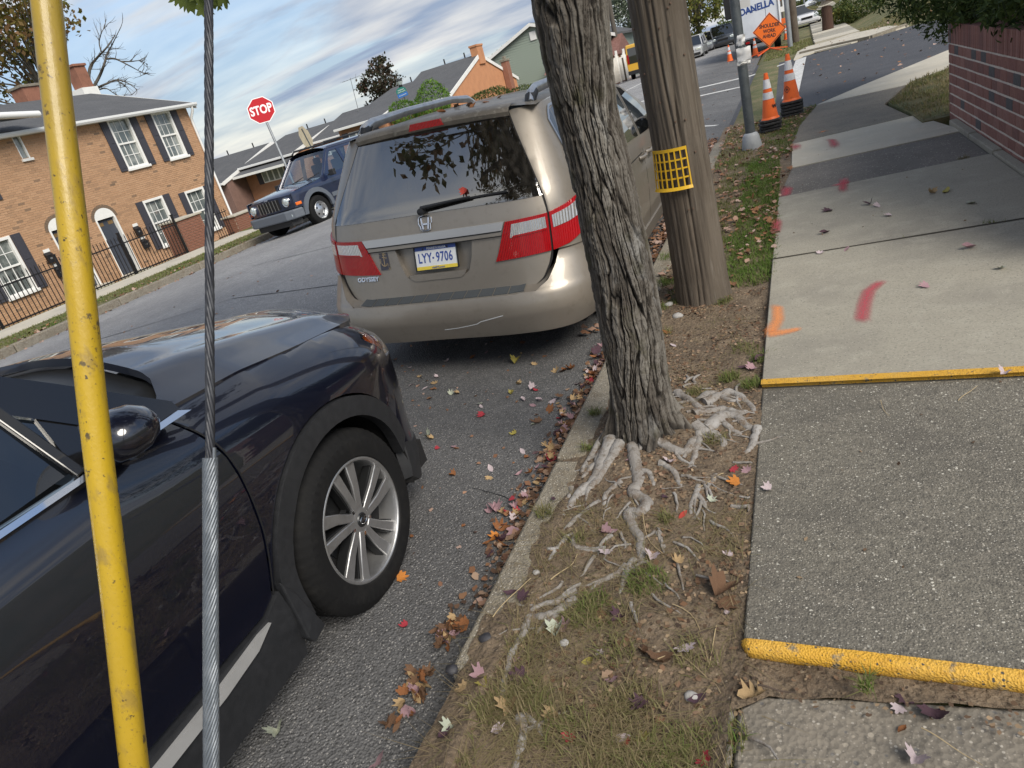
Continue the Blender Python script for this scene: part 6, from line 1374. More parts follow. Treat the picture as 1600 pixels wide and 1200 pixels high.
def guy_line(xt, xb, depth, zpole):
    a = atd(xt, 0, depth); ra, rb_ = Vector(ray(xt, 0)), Vector(ray(xb, 1200)); n = ra.cross(rb_)
    P = Vector((-.67, 4.6, 0))-Vector((0, 0, EYE)); z = -(n.dot(P))/n.z; top_ = Vector((-.67, 4.6, z+EYE-0.0)); 
    top_.z = z if False else z
    d = (top_+Vector((0, 0, 0))-a); return a, top_
def guy(xt, xb, depth):
    ra, rb_ = Vector(ray(xt, 0)), Vector(ray(xb, 1200)); n = ra.cross(rb_); z = EYE-(n.x*-.67+n.y*4.6)/n.z
    a = Vector((0, 0, EYE))+ra/F_PX*depth; t_ = Vector((-.67, 4.6, z)); d = (t_-a).normalized(); k = (a.z+.02)/d.z
    return a-d*k, t_, d
g0, g1, gd = guy(72, 211, 1.02)
L_ = (g1-g0).length; side_ = gd.cross(Vector((0, 0, 1))).normalized(); up_ = side_.cross(gd)
V = []; nt_ = 90; prof_g = [(-.0188*math.cos(a)*1.0, .021*math.sin(a)) for a in np.linspace(0, 2*PI, 24, endpoint=False)]
for i in range(nt_+1):
    s = .06+2.5*i/nt_; c = g0+gd*s; w = .0012*math.sin(i*.35)
    for (u, v) in prof_g: V.append(c+side_*(u+w+(.0012 if abs(v) < .006 and u > 0 else 0))+up_*v)
MB().add(V, [(i*24+k, i*24+(k+1) % 24, (i+1)*24+(k+1) % 24, (i+1)*24+k) for i in range(nt_) for k in range(24)]).build('guard_tube', M_GUARD, gm, smooth=60)
MB().tube([g0+gd*.0, g0+gd*2.55, g1], .0055, 8).tube([g0-Vector((0, 0, .05)), g0+gd*.1], .012, 8).build('strand', M_SATIN, gm, smooth=60)
M_STEEL = mat('galvanised_strand', (.17, .19, .215), rough=.5, metal=.6, var=[(6, (.11, .12, .135), .45, .7), (60, (.24, .26, .285), .5, .7)])
M_STEEL_D = mat('dark_strand', (.035, .037, .045), rough=.5, metal=.4, var=[(30, (.08, .085, .095), .5, .7)])
gc = thing('guy_cable', 'steel guy cable with a thicker twisted lower grip beside the yellow tube', 'cable', (-.8, .1, 0))
c0, c1, cdv = guy(326, 330, .86)
cs_ = cdv.cross(Vector((0, 0, 1))).normalized(); cu_ = cs_.cross(cdv)
Lc = (c1-c0).length
# where the grip ends: the splice seen at y = 715
def s_at(ypx):
    lo, hi = 0.0, Lc
    for _ in range(50):
        mid = (lo+hi)/2; q = Matrix(_R.T.tolist()) @ (c0+cdv*mid-Vector((0, 0, EYE)))
        if q.y/q.z*F_PX+600 < ypx: hi = mid
        else: lo = mid
    return lo
sp_s = s_at(716)
def strand(mb, s0, s1, R_, r, n, pitch, ph=0.0, step=.006, seg=6):
    for k in range(n):
        N_ = max(8, int((s1-s0)/step)); pts = []
        for i in range(N_+1):
            s = s0+(s1-s0)*i/N_; a = 2*PI*(k/n+s/pitch)+ph; pts.append(c0+cdv*s+cs_*R_*math.cos(a)+cu_*R_*math.sin(a))
        mb.tube(pts, r, seg)
mb = MB(); strand(mb, 0, 2.2, .0035, .0021, 6, .095); mb.tube([c0, c1], .0025, 6); mb.build('strand', M_STEEL_D, gc, smooth=60)
mb = MB(); strand(mb, .0, sp_s, .0070, .0018, 13, -.11); mb.build('wire_grip', M_STEEL, gc, smooth=60)
mb = MB().tube([c0+cdv*(sp_s-.01)+cs_*.006, c0+cdv*(sp_s+.012)+cs_*.0065], .0022, 6); mb.build('wire_end', M_STEEL, gc)
MB().tube([c0-Vector((0, 0, .06)), c0+cdv*.12], .012, 8).build('anchor_rod', M_STEEL_D, gc, smooth=60)

# ------------------------------------------------------------------ brick wall on the right and the yew over it
M_WBRICK = [mat('wirecut_brick_'+str(i), c, rough=.92, var=[(8, tuple(q*.7 for q in c), .45, .72), (60, tuple(q*1.35 for q in c), .52, .75, (1, 1, .25)), (180, tuple(q*.35 for q in c), .6, .72, (1, 1, .3))], bump=[('noise', 120, .004, (1, 1, .25)), ('noise', 30, .004)]) for i, c in enumerate([(.275, .128, .105), (.245, .112, .095), (.30, .15, .125), (.215, .105, .092), (.105, .10, .105)])]
M_WMORT = mat('white_mortar', (.62, .56, .50), rough=.95, var=[(20, (.48, .42, .37), .45, .7)], bump=[('noise', 90, .004)])
rw_ = thing('brick_wall', 'dark red brick garden wall with pale mortar beds beside the pavement', 'wall', (1.75, 6.5, -.05))
WX, WY0, WY1 = 1.60, 4.2, 9.50
MB().lohi((WX+.0035, WY0, -.2), (WX+.32, WY1-.01, .985)).build('core', M_WMORT, rw_)
wr = random.Random(9); protoW = {}
BH, BJ = .088, .0150; z = -.035; row = 0; nb = 0
def putb(d, loc, mi):
    key = (tuple(round(q, 3) for q in d), mi)
    if key not in protoW: o = MB().box((0, 0, 0), d).build('brick', M_WBRICK[mi], rw_, bevel=.004, segs=1); protoW[key] = o
    else: o = protoW[key].copy(); COL.objects.link(o)
    o.location = loc; return o
while z < .74:
    y = WY1-(.0 if row % 2 == 0 else .10)
    if row % 2: putb((.10, .095, BH), (WX+.05-.002, WY1-.0475, z+BH/2), 1)
    while y > WY0:
        Lb = .196; mi = wr.choices(range(5), [6, 5, 4, 3, 1.2])[0]
        putb((.10, Lb, BH), (WX+.05+wr.uniform(-.002, .002), y-Lb/2, z+BH/2), mi); y -= Lb+.0022
    x = WX+.10
    for k in range(2): putb((.10, .10, BH), (x+.053+k*.11, WY1-.05+wr.uniform(-.002, .002), z+BH/2), wr.choices(range(5), [6, 5, 4, 3, 1])[0])
    z += BH+BJ; row += 1
y = WY1
while y > WY0:
    putb((.34, .062, .20), (WX+.17-.003+wr.uniform(-.002, .002), y-.031, z+.10), wr.choices(range(5), [5, 6, 4, 4, .6])[0]); y -= .062+.007
WTOP = z+.20
# ------------------------------------------------------------------ yew hedge over the wall
M_YEW = leafmat('yew_leaves', [(.018, .032, .010), (.06, .095, .024), (.12, .165, .045)], .25)
yew = thing('yew_hedge', 'dark green yew overhanging the brick wall at the top right', 'hedge', (2.3, 8.5, 0))
ry = np.random.default_rng(17)
def blob_points(n, c, r, rng, lo=.72, lump=7, lamp=.22):
    d = rng.normal(0, 1, (n, 3)); d /= np.linalg.norm(d, axis=1)[:, None]
    k = rng.normal(0, 1, (lump*3, 3)); k /= np.linalg.norm(k, axis=1)[:, None]
    m_ = np.maximum(0, (d @ k.T)-.75).sum(1)*lamp*1.6
    rad_ = (lo+(1-lo)*rng.random(n)**.5)*(.86+m_); return np.asarray(c)+d*rad_[:, None]*np.asarray(r)
pts = [blob_points(7000, (2.45, 6.0, 1.95), (.98, 1.9, .95), ry, .74, 9), blob_points(8000, (2.42, 8.3, 1.88), (1.06, 1.7, 1.02), ry, .74, 9), blob_points(7500, (2.15, 10.2, 1.72), (1.0, 1.5, 1.05), ry, .74, 9), blob_points(6500, (2.12, 12.1, 1.88), (1.05, 1.4, 1.05), ry, .74, 9), blob_points(5000, (2.45, 13.9, 2.2), (1.1, 1.3, 1.1), ry, .74, 9), blob_points(1800, (1.78, 7.2, 1.2), (.32, .9, .28), ry, .5, 6), blob_points(1800, (1.8, 9.0, 1.15), (.36, .8, .30), ry, .5, 6)]
pts = np.concatenate(pts); pts = pts[(pts[:, 2] > .80) | (pts[:, 1] > 9.7)]
leaf_cloud('foliage', pts, .040, M_YEW, yew, 5, jitter=.03, aspect=.55)
MB().tube([(2.2, 6.2, .3), (2.3, 6.2, 1.0), (2.45, 6.3, 1.9)], [.08, .06, .03], 7).tube([(2.2, 8.4, .3), (2.3, 8.4, 1.0), (2.4, 8.3, 1.9)], [.08, .06, .03], 7).build('stem', M_LIMB, yew)
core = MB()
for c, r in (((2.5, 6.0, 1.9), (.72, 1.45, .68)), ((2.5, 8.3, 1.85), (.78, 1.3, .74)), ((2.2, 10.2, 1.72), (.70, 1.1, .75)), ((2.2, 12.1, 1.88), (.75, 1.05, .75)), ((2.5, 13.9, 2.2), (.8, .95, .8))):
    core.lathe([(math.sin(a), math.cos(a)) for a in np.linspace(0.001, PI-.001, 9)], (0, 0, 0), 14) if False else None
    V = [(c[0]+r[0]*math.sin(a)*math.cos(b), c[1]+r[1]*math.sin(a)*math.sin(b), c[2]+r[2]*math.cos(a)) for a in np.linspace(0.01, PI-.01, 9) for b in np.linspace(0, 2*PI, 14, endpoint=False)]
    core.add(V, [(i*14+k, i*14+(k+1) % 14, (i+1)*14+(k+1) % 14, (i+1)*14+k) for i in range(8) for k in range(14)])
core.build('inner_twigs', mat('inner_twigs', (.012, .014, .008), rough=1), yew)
MB().panel([(1.33, 9.5), (1.95, 9.45), (3.2, 9.6), (6, 12), (7, 17.2), (5.6, 17.3), (3.45, 15.5), (2.45, 13.9), (1.70, 13.25), (1.22, 11.6), (1.32, 10.2)], lambda x, y: (x, y, .018+.02*noise.noise(Vector((x*3, y*3, 0)))+.10*max(0, min(1, (x-1.5)/2))), cell=.12, t=.15, back=(0, 0, -1)).build('dry_bank', M_LAWN, smooth=70, kind='structure')

# ------------------------------------------------------------------ generic trees
M_AUT = leafmat('autumn_leaves', [(.10, .115, .025), (.18, .14, .035), (.26, .15, .075)], .4)
M_GREEN = leafmat('green_leaves', [(.035, .06, .018), (.07, .10, .025), (.12, .13, .035)], .25)
M_DKPUR = leafmat('dark_leaves', [(.028, .04, .018), (.05, .05, .028), (.085, .045, .035)], .2)
M_BRIGHT = leafmat('bright_evergreen', [(.05, .12, .015), (.10, .20, .025), (.16, .27, .04)], .2)
M_BLUEG = leafmat('grey_green_leaves', [(.06, .085, .055), (.11, .14, .09), (.19, .21, .15)], .25)
M_YELG = leafmat('yellow_green_leaves', [(.08, .11, .025), (.14, .16, .035), (.22, .19, .05)], .3)
def tree_at(name, label, base, height, lobes, n, size, m_, seed, trunk_r=.14, branch=6, cat='tree', group=None, lo=.35):
    """lobes: (centre offset from base, radii)"""
    t = thing(name, label, cat, base, group); r = np.random.default_rng(seed); base = Vector(base)
    tot = sum(l[1][0]*l[1][1]*l[1][2] for l in lobes); P = []
    mb = MB(); rl_ = random.Random(seed); h0 = base+Vector((0, 0, height*.42))
    mb.tube([base-Vector((0, 0, .2)), base+Vector((.03, 0, height*.2)), h0, base+Vector((0, 0, height*.8))], [trunk_r*1.25, trunk_r, trunk_r*.75, trunk_r*.25], 8)
    for off, rad_ in lobes:
        k = max(60, int(n*(rad_[0]*rad_[1]*rad_[2])/tot)); c = base+Vector(off)
        nc = max(10, k//26); cen_ = blob_points(nc, c, rad_, r, lo, 5, .3)
        for q in cen_: P.append(q+r.normal(0, 1, (max(3, k//nc), 3))*np.asarray(rad_)*.13)
        for b in range(branch):
            q = Vector(cen_[b % nc]); s_ = base+Vector((0, 0, height*rl_.uniform(.3, .6))); md = s_.lerp(q, .5)+Vector((rl_.uniform(-.2, .2), rl_.uniform(-.2, .2), rl_.uniform(-.1, .3)))*rad_[2]*.3
            mb.tube([s_, md, q], [trunk_r*.4, trunk_r*.25, trunk_r*.08], 5, cap=False)
    mb.build('trunk', M_LIMB, t, smooth=60)
    leaf_cloud('crown', np.concatenate(P), size, m_, t, seed+1, jitter=size*.5, aspect=1.1)
    return t
def px_tree(px, D, zb, **k):
    c = atd(px[0], px[1], D); return (c.x, c.y, zb), c.z-zb
# autumn tree behind the brick house
b, h = px_tree((30, 45), 44, -1); 
tree_at('autumn_tree', 'autumn tree with olive and brown leaves rising behind the brick house', b, h+3, [((0, 0, h+1.5), (4.2, 4, 3.4)), ((2.6, -1, h-.2), (2.6, 2.4, 1.8)), ((-3, 0, h-1.5), (3.5, 3, 2.4)), ((3.9, -1.5, h+1.3), (1.8, 1.8, 1.3)), ((-1.2, 1, h+4), (4, 3, 2))], 5200, .17, M_AUT, 41, .25, 9, lo=.2)
# bare tree
bt = thing('bare_tree', 'leafless tree with arching branches standing behind the brick house roof', 'tree', tuple(atd(141, 190, 46)))
mb = MB(); br_ = random.Random(13)
def bough(px, r0, r1, D=46):
    P = spl([Vector(atd(x, y, D+dz)) for (x, y), dz in zip(px, [0, .3, -.3, .5, .2, -.4, .3])], 5); n = len(P)
    mb.tube(P, [r0+(r1-r0)*i/(n-1) for i in range(n)], 6, cap=False)
    for k in range(n*2//3):
        i = br_.randint(n//4, n-1); q = P[i]; d = (P[min(i+1, n-1)]-P[i-1]).normalized(); d = (d+Vector((br_.uniform(-.9, .9), br_.uniform(-.5, .5), br_.uniform(-.5, .9)))).normalized(); L = br_.uniform(.4, 1.3); pts_ = [q]
        for j in range(4): d = (d+Vector((br_.uniform(-.4, .4), br_.uniform(-.3, .3), br_.uniform(-.3, .3)))).normalized(); pts_.append(pts_[-1]+d*L/4)
        mb.tube(pts_, [.026, .02, .015, .01, .006], 4, cap=False)
        if br_.random() < .6:
            d2 = (d+Vector((br_.uniform(-1, 1), 0, br_.uniform(-.6, 1)))).normalized(); mb.tube([pts_[2], pts_[2]+d2*.3, pts_[2]+d2*.6+Vector((0, 0, .08))], [.014, .010, .005], 4, cap=False)
for px, a, c in [([(141, 190), (141, 150), (139, 125), (141, 105), (152, 90), (166, 75), (180, 55)], .15, .03), ([(141, 145), (155, 120), (163, 100), (167, 85), (174, 72), (186, 48)], .11, .02), ([(166, 92), (180, 92), (197, 100), (212, 108), (226, 116)], .07, .015), ([(143, 150), (152, 138), (166, 131), (183, 125), (200, 130), (214, 140)], .10, .02), ([(190, 96), (205, 96), (218, 95), (230, 100)], .05, .01), ([(158, 80), (155, 65), (160, 48), (168, 40)], .05, .01), ([(183, 126), (196, 135), (206, 148)], .05, .012), ([(150, 142), (165, 138), (178, 146), (184, 150)], .05, .012)]: bough(px, a, c)
mb.build('branches', M_LIMB, bt, smooth=60)
MB().tube([bt.location-Vector((0, 0, 6)), bt.location+Vector((0, 0, .2))], [.25, .16], 8).build('trunk', M_LIMB, bt, smooth=60)
# dark tree beyond the terrace roofs
b, h = px_tree((594, 122), 62, -1)
tree_at('dark_tree', 'dark purple and green tree rising beyond the terrace roofs beside the antenna', b, h+1.5, [((-.2, 0, h-.4), (1.9, 1.8, 1.3)), ((.2, 0, h+.9), (1.2, 1.1, 1.0)), ((-1.5, 0, h-2.2), (1.0, 1, .6))], 2600, .13, M_DKPUR, 51, .16, 6)
# clipped evergreens at the far corner
for lab, px, D, r, n, sd in (('rounded bright green evergreen shrub seen behind the roof rail of the minivan', (676, 162), 34, (.98, .9, .98), 2600, 61), ('smaller bright green shrub left of the rounded one', (632, 176), 34.6, (.72, .7, .62), 1500, 62)):
    c = atd(*px, D); t = thing('evergreen_shrub', lab, 'shrub', (c.x, c.y, -.9), 'clipped evergreens at the far corner')
    rg2 = np.random.default_rng(sd); leaf_cloud('foliage', np.concatenate([blob_points(n, c, r, rg2, .8, 6, .18), blob_points(n//2, c-Vector((0, 0, .9)), (r[0]*.95, r[1]*.95, r[2]*1.1), rg2, .8, 6, .15)]), .075, M_BRIGHT, t, sd, jitter=.03, aspect=.5)
    MB().tube([(c.x, c.y, -1.2), (c.x, c.y, c.z)], .08, 6).build('stem', M_LIMB, t)
c = atd(762, 147, 37); t = thing('hedge', 'low green hedge in front of the orange brick gable', 'hedge', (c.x, c.y, -.6)); rg2 = np.random.default_rng(63)
leaf_cloud('foliage', np.concatenate([blob_points(2600, c-Vector((0, 0, .35)), (1.25, .9, .62), rg2, .8, 6, .15), blob_points(1500, c+Vector((1.6, .6, -.5)), (1.3, .9, .5), rg2, .8, 6, .15)]), .07, M_GREEN, t, 63, jitter=.03, aspect=.6)
MB().tube([(c.x, c.y, -1.2), (c.x, c.y, c.z-.3)], .07, 6).build('stem', M_LIMB, t)
# trees along the street beyond the crossing
for nm, lab, px, D, zb, hh, lobes, n, sz, m_, sd in (
  ('grey_green_tree', 'tall grey green tree between street tree and wooden pole', (985, 20), 60, 0, 3, [((0, 0, 0), (1.7, 2, 2.6)), ((.3, 0, 2.6), (1.6, 2, 2)), ((-.2, 0, -2.0), (1.2, 1.5, 1.2))], 4200, .13, M_BLUEG, 71),
  ('street_side_tree', 'leafy yellow green tree just beyond the wooden pole on its far side', (1086, 12), 52, 0, 3, [((0, 0, .6), (2.0, 2, 1.8)), ((1.0, 0, -.6), (1.2, 1.2, .9)), ((-.6, 0, -1.3), (1.3, 1.2, 1.1)), ((-.2, 0, 2.6), (2.2, 2, 1.6))], 5600, .12, M_YELG, 72),
  ('far_tree', 'dull green round tree far down the street above the parked cars', (1138, 47), 95, 0, 1, [((0, 0, 0), (2.4, 2, 1.1)), ((-2.6, 0, -.5), (1.6, 1.5, .8)), ((2.4, 0, .1), (1.8, 1.5, 1.0))], 2400, .18, M_GREEN, 73),
  ('far_tree', 'dark green tree far off behind the street poles and the box truck', (1252, 22), 88, 0, 2, [((0, 0, 0), (1.6, 2, 2.0)), ((2.0, 0, .3), (1.6, 2, 1.9)), ((4.6, 0, .5), (1.8, 2, 2.2))], 3600, .17, M_GREEN, 74)):
    c = atd(*px, D); h = c.z-zb; tree_at(nm, lab, (c.x, c.y, zb), h+hh, [((o[0], o[1], o[2]+h), r) for o, r in lobes], n, sz, m_, sd, .16, 6)
# planted slope at the top
for k, (px, D, r, m_) in enumerate((((1345, 22), 36, (1.0, .8, .6), M_GREEN), ((1385, 10), 38, (1.2, .9, .7), M_GREEN), ((1318, 30), 37, (.5, .5, .55), M_YELG), ((1420, 6), 40, (1.3, 1, .7), M_YELG), ((1300, 6), 44, (.9, .8, .9), M_GREEN))):
    c = atd(*px, D); z0 = zbank(c.x, c.y)-.09; t = thing('bush', ['leafy green bush low on the grass slope', 'broad green bush higher on the slope near the yew', 'thin yellow green weeds at the foot of the ragged tree stump', 'yellow green bush on the slope just left of the yew', 'bush behind the stump wrapped in plastic'][k], 'bush', (c.x, c.y, z0), 'bushes on the slope across the side street')
    rg2 = np.random.default_rng(80+k); leaf_cloud('foliage', blob_points(1100, (c.x, c.y, max(c.z, z0+r[2]*.6)), r, rg2, .5, 6, .3), .08, m_, t, 80+k, jitter=.05); MB().tube([(c.x, c.y, z0-.2), (c.x, c.y, c.z)], .04, 5).build('stem', M_LIMB, t)

# ------------------------------------------------------------------ posts, signs and cones
M_GALV = mat('grey_post', (.10, .115, .125), rough=.5, metal=.4, var=[(6, (.07, .08, .088), .45, .7), (40, (.16, .17, .18), .55, .75)])
M_GALV_L = mat('galvanised_steel', (.26, .28, .30), rough=.55, metal=.3, var=[(8, (.2, .215, .23), .45, .7)])
lp = thing('lamp_post', 'grey steel post with a pale cast base and torn paper notices on it', 'post', (-.56, 10.3, 0))
MB().tube([(-.56, 10.3, -.02), (-.56, 10.3, 2.2), (-.56, 10.3, 5.5)], [.064, .060, .052], 24).build('shaft', M_GALV, lp, smooth=60)
MB().lathe([(.128, -.03), (.128, .05), (.12, .09), (.105, .17), (.085, .20), (.068, .21)], (-.56, 10.3, 0), 20).build('base', mat('cast_base', (.33, .35, .37), rough=.6, var=[(9, (.24, .25, .27), .45, .7)]), lp, smooth=40)
M_PAPER = mat('paper', (.62, .62, .62), rough=.8)
pb = atd(1163, 84, 8.75)
def crumple(c, w, h, seed, lean=0): return MB().grid(lambda u, v: (c.x+u*w+lean*v, c.y-.10-.03*math.cos(u*2.2)+.03*noise.noise(Vector((u*3, v*3, seed))), c.z+v*h+.02*noise.noise(Vector((u*4, v*4, seed+3)))), [i/6-.5 for i in range(7)], [i/6-.5 for i in range(7)])
crumple(pb, .17, .16, 1).build('paper_notice', M_PAPER, lp, smooth=60); crumple(atd(1158, 62, 8.75), .10, .12, 2, .03).build('paper_notice', M_PAPER, lp, smooth=60)
crumple(atd(1163, 97, 8.75), .16, .05, 3).build('tape', M_TRIM, lp, smooth=60)
bx = atd(1141, 2, 9.0); MB().box(bx, (.17, .07, .42)).build('meter_box', M_BLACKP, lp, bevel=.01); MB().box(atd(1161, 6, 8.8), (.17, .02, .10)).build('sign_panel', M_PAPER, lp)
for zz in (1.9, 2.4): MB().lathe([(.064, -.015), (.067, 0), (.064, .015)], (-.56, 10.3, zz), 20).build('band', M_GALV_L, lp)
M_CONE = mat('cone_orange', (.80, .135, .018), rough=.5, var=[(5, (.70, .10, .015), .5, .75), (30, (.35, .08, .03), .62, .72)])
M_COLLAR = mat('reflective_collar', (.66, .67, .70), rough=.35, var=[(12, (.50, .51, .54), .45, .7)])
M_CBASE = mat('cone_rubber', (.022, .022, .024), rough=.75, var=[(14, (.07, .065, .06), .55, .72)])
def cone(label, P, h, nb, group, mark=None, sc=1.0, tilt=(0, 0)):
    t = thing('traffic_cone', label, 'cone', P, group, rot=(tilt[0], tilt[1], lr.uniform(-.3, .3))); bw = .36*sc; z = 0
    for i in range(nb):
        a = lr.uniform(-.10, .10); dx, dy = lr.uniform(-.012, .012), lr.uniform(-.012, .012)
        MB().prism([(-bw/2+.05, -bw/2), (bw/2-.05, -bw/2), (bw/2, -bw/2+.05), (bw/2, bw/2-.05), (bw/2-.05, bw/2), (-bw/2+.05, bw/2), (-bw/2, bw/2-.05), (-bw/2, -bw/2+.05)], z, z+.042*sc, lambda u, v, w: (dx+u*math.cos(a)-v*math.sin(a), dy+u*math.sin(a)+v*math.cos(a), w)).build('base', M_CBASE, t, bevel=.01, fix=True); z += .052*sc
    r = lambda q: (.135-.105*q)*sc
    seg = lambda a, b, off: [(r(a)+off, z+h*a), (r(b)+off, z+h*b)]
    MB().lathe([(.155*sc, z-.01), (r(.03), z+h*.03)]+seg(.03, 1, 0)+[(r(1)-.012, z+h*1.0), (r(1)-.014, z+h*.9)], (0, 0, 0), 32).build('cone_body', M_CONE, t, smooth=40)
    for a, b in ((.43, .58), (.66, .86)): MB().lathe(seg(a, b, .0025), (0, 0, 0), 32).build('collar', M_COLLAR, t, smooth=40)
    if mark:
        q = .25; ax = mark; o = Vector((math.cos(ax)*(r(q)+.004), math.sin(ax)*(r(q)+.004), z+h*q)); X = Vector((-math.sin(ax), math.cos(ax), 0)); Yv = Vector((-.13*math.cos(ax), -.13*math.sin(ax), 1)).normalized()
        mb = MB(); c4 = [o+X*.05, o+Yv*.05, o-X*.05, o-Yv*.05]
        for i in range(4): mb.bar(c4[i-1], c4[i], .006, .003, up=X.cross(Yv))
        mb.bar(o-X*.018, o+X*.018, .010, .003, up=X.cross(Yv)).bar(o-Yv*.018, o+Yv*.018, .010, .003, up=X.cross(Yv)).build('stencil', M_BLACKP, t)
    return t
cone('nearer stack of orange cones right behind the grey steel post', (-.33, 11.6, -.0), .63, 4, 'cone stacks on the verge', None, .86)
text('lettering', 'W', .07, M_BLACKP, bpy.data.objects['traffic_cone'], frame((.066, -.074, .34), (.77, .64, .0), (0, .13, 1)), bold=.002)
cone('farther stack of orange cones with a diamond stencil on the top cone', (-.02, 12.75, -.0), .68, 5, 'cone stacks on the verge', math.radians(-118), .94)
for lab, px, sz in (('small orange cone in the road left of the box truck', (1141, 96), .7), ('small orange cone on the road below the diamond work sign', (1181, 87), .7), ('small orange cone at the kerb right of the box truck', (1229, 62), .7)):
    p = onz(px[0], px[1], -.08); cone(lab, (p.x, p.y, -.10), sz, 1, 'single cones around the roadworks')
# stop signs and their posts
M_SRED = mat('sign_red', (.40, .008, .016), rough=.6, spec=.25); M_SWHITE = mat('sign_white', (.74, .74, .74), rough=.45); M_SBACK = mat('sign_back', (.42, .37, .26), rough=.6, var=[(6, (.33, .28, .2), .45, .7)])
def octo(r): return [(r*math.cos(PI/8+i*PI/4), r*math.sin(PI/8+i*PI/4)) for i in range(8)]
D1 = 20.0; pc = atd(408, 172, D1); bt_ = atd(446, 258, D1)
st1 = thing('stop_sign', 'red octagonal stop sign on a leaning steel post above the blue car', 'sign', (bt_.x+(bt_.x-pc.x)*.35, bt_.y, -.6))
x_ = Vector((.86, .51, 0)); up1 = (pc-bt_).normalized(); F1 = frame(pc, x_, up1)
MB().prism(octo(.41), -.004, .0, lambda u, v, w: F1 @ Vector((u, v, w))).build('panel', M_SWHITE, st1, fix=True)
pn = st1.children[-1]
MB().prism(octo(.385), .0005, .003, lambda u, v, w: F1 @ Vector((u, v, w))).build('red_face', M_SRED, pn, fix=True)
text('lettering', 'STOP', .36, M_SWHITE, pn, F1 @ Matrix.Translation((0, 0, .0045)), bold=.010, depth=.001, xs=.74)
lowp = bt_+(bt_-pc)*.42; MB().tube([lowp-F1.col[2].to_3d()*.04, pc+up1*.3-F1.col[2].to_3d()*.04], .035, 8).build('post', M_GALV_L, st1, smooth=60)
D2 = 23.0; pc2 = atd(478, 215, D2); st2 = thing('stop_sign', 'back of a second octagonal sign turned edge on above the blue car roof', 'sign', (pc2.x, pc2.y, -.7))
F2 = frame(pc2, (-.16, .98, .1), (-.12, 0, 1)); MB().prism(octo(.40), -.005, .0, lambda u, v, w: F2 @ Vector((u, v, w))).build('panel', M_SBACK, st2, fix=True)
MB().bar(F2 @ Vector((0, -.30, .012)), F2 @ Vector((0, .30, .012)), .05, .02, up=F2.col[2].to_3d()).build('bracket', M_GALV, st2)
p0 = atd(496, 256, D2); MB().tube([Vector((p0.x, p0.y, -.9)), p0, F2 @ Vector((0, -.30, -.03)), F2 @ Vector((0, .36, -.03))], .03, 8).build('post', M_GALV_L, st2, smooth=60)
# lantern with the street name plate
D3 = 36; lt = atd(627, 138, D3); ln = thing('street_lantern', 'black post lantern carrying green and blue street name plates by the shrub', 'lamp post', (lt.x, lt.y, -.9))
MB().tube([(lt.x+.1, lt.y, -1.2), (lt.x+.02, lt.y, lt.z+.05)], .05, 8).build('post', M_GALV_L, ln, smooth=60)
MB().lathe([(.04, -.28), (.09, -.2), (.10, .02), (.17, .20), (.17, .22), (.02, .32), (0, .36)], lt+Vector((0, 0, .15)), 12).build('lantern', M_BLACKP, ln, smooth=40)
MB().lathe([(.105, .02), (.175, .19)], lt+Vector((0, 0, .15)), 12).build('lantern_glass', M_LAMP, ln)
M_SGREEN = mat('sign_green', (.012, .16, .13), rough=.45); M_SBLUE = mat('sign_blue', (.02, .13, .42), rough=.45)
sg = atd(628, 145, D3-.2); fb = frame(sg, (.9, .44, .1), (0, 0, 1))
MB().prism([(-.27, 0), (.27, 0), (.27, .13), (.2, .23), (.07, .27), (-.07, .27), (-.2, .23), (-.27, .13)], -.01, .01, lambda u, v, w: fb @ Vector((u, v, w))).build('name_plate', M_SGREEN, ln, fix=True)
MB().prism([(-.27, -.20), (.27, -.20), (.27, -.012), (-.27, -.012)], -.01, .01, lambda u, v, w: fb @ Vector((u, v, w))).build('name_plate', M_SBLUE, ln, fix=True)
M_PRINT = mat('plate_print', (.6, .65, .65), rough=.5)
for v, w in ((.15, .34), (.06, .44), (-.11, .40)):
    for j in range(6): MB().box(fb @ Vector((-w/2+w*(j+.5)/6, v, .013)), (w/6*.6, .01, .05)).build('print_mark', M_PRINT, ln)
# diamond work sign
M_SORANGE = mat('sign_orange', (.82, .16, .018), rough=.45)
dc = atd(1202, 47, 30.5); ds = thing('work_sign', 'orange diamond roadwork sign on a low folding stand behind the box truck', 'sign', (dc.x, dc.y, -.05))
fd_ = frame(dc, (.985, .02, -.1), (.02, 0, 1)); hh_ = .70
MB().prism([(hh_, 0), (0, hh_), (-hh_, 0), (0, -hh_)], -.01, 0, lambda u, v, w: fd_ @ Vector((u, v, w))).build('panel', M_SORANGE, ds, fix=True); dpn = ds.children[-1]
mb = MB(); q4 = [Vector((.655, 0, .002)), Vector((0, .655, .002)), Vector((-.655, 0, .002)), Vector((0, -.655, .002))]
for i in range(4): mb.bar(fd_ @ q4[i-1], fd_ @ q4[i], .025, .004, up=fd_.col[2].to_3d())
mb.build('border', M_BLACKP, dpn)
for s_, v in (('SHOULDER', .18), ('WORK', -.03), ('AHEAD', -.23)): text('lettering', s_, .205, M_BLACKP, dpn, fd_ @ Matrix.Translation((0, v, .003)), bold=.006, depth=.001, xs=.80)
MB().bar(fd_ @ Vector((0, -.72, -.03)), fd_ @ Vector((.0, .7, -.03)), .04, .03).build('mast', M_GALV_L, ds)
bs = fd_ @ Vector((0, -.72, -.03))
for dx, dy in ((-.9, .2), (.9, .15), (-.5, -.6), (.5, -.6)): MB().bar(bs, (bs.x+dx, bs.y+dy, -.06), .05, .04).build('stand_leg', mat('stand_orange', (.7, .10, .02), rough=.5) if 'stand_orange' not in bpy.data.materials else bpy.data.materials['stand_orange'], ds)
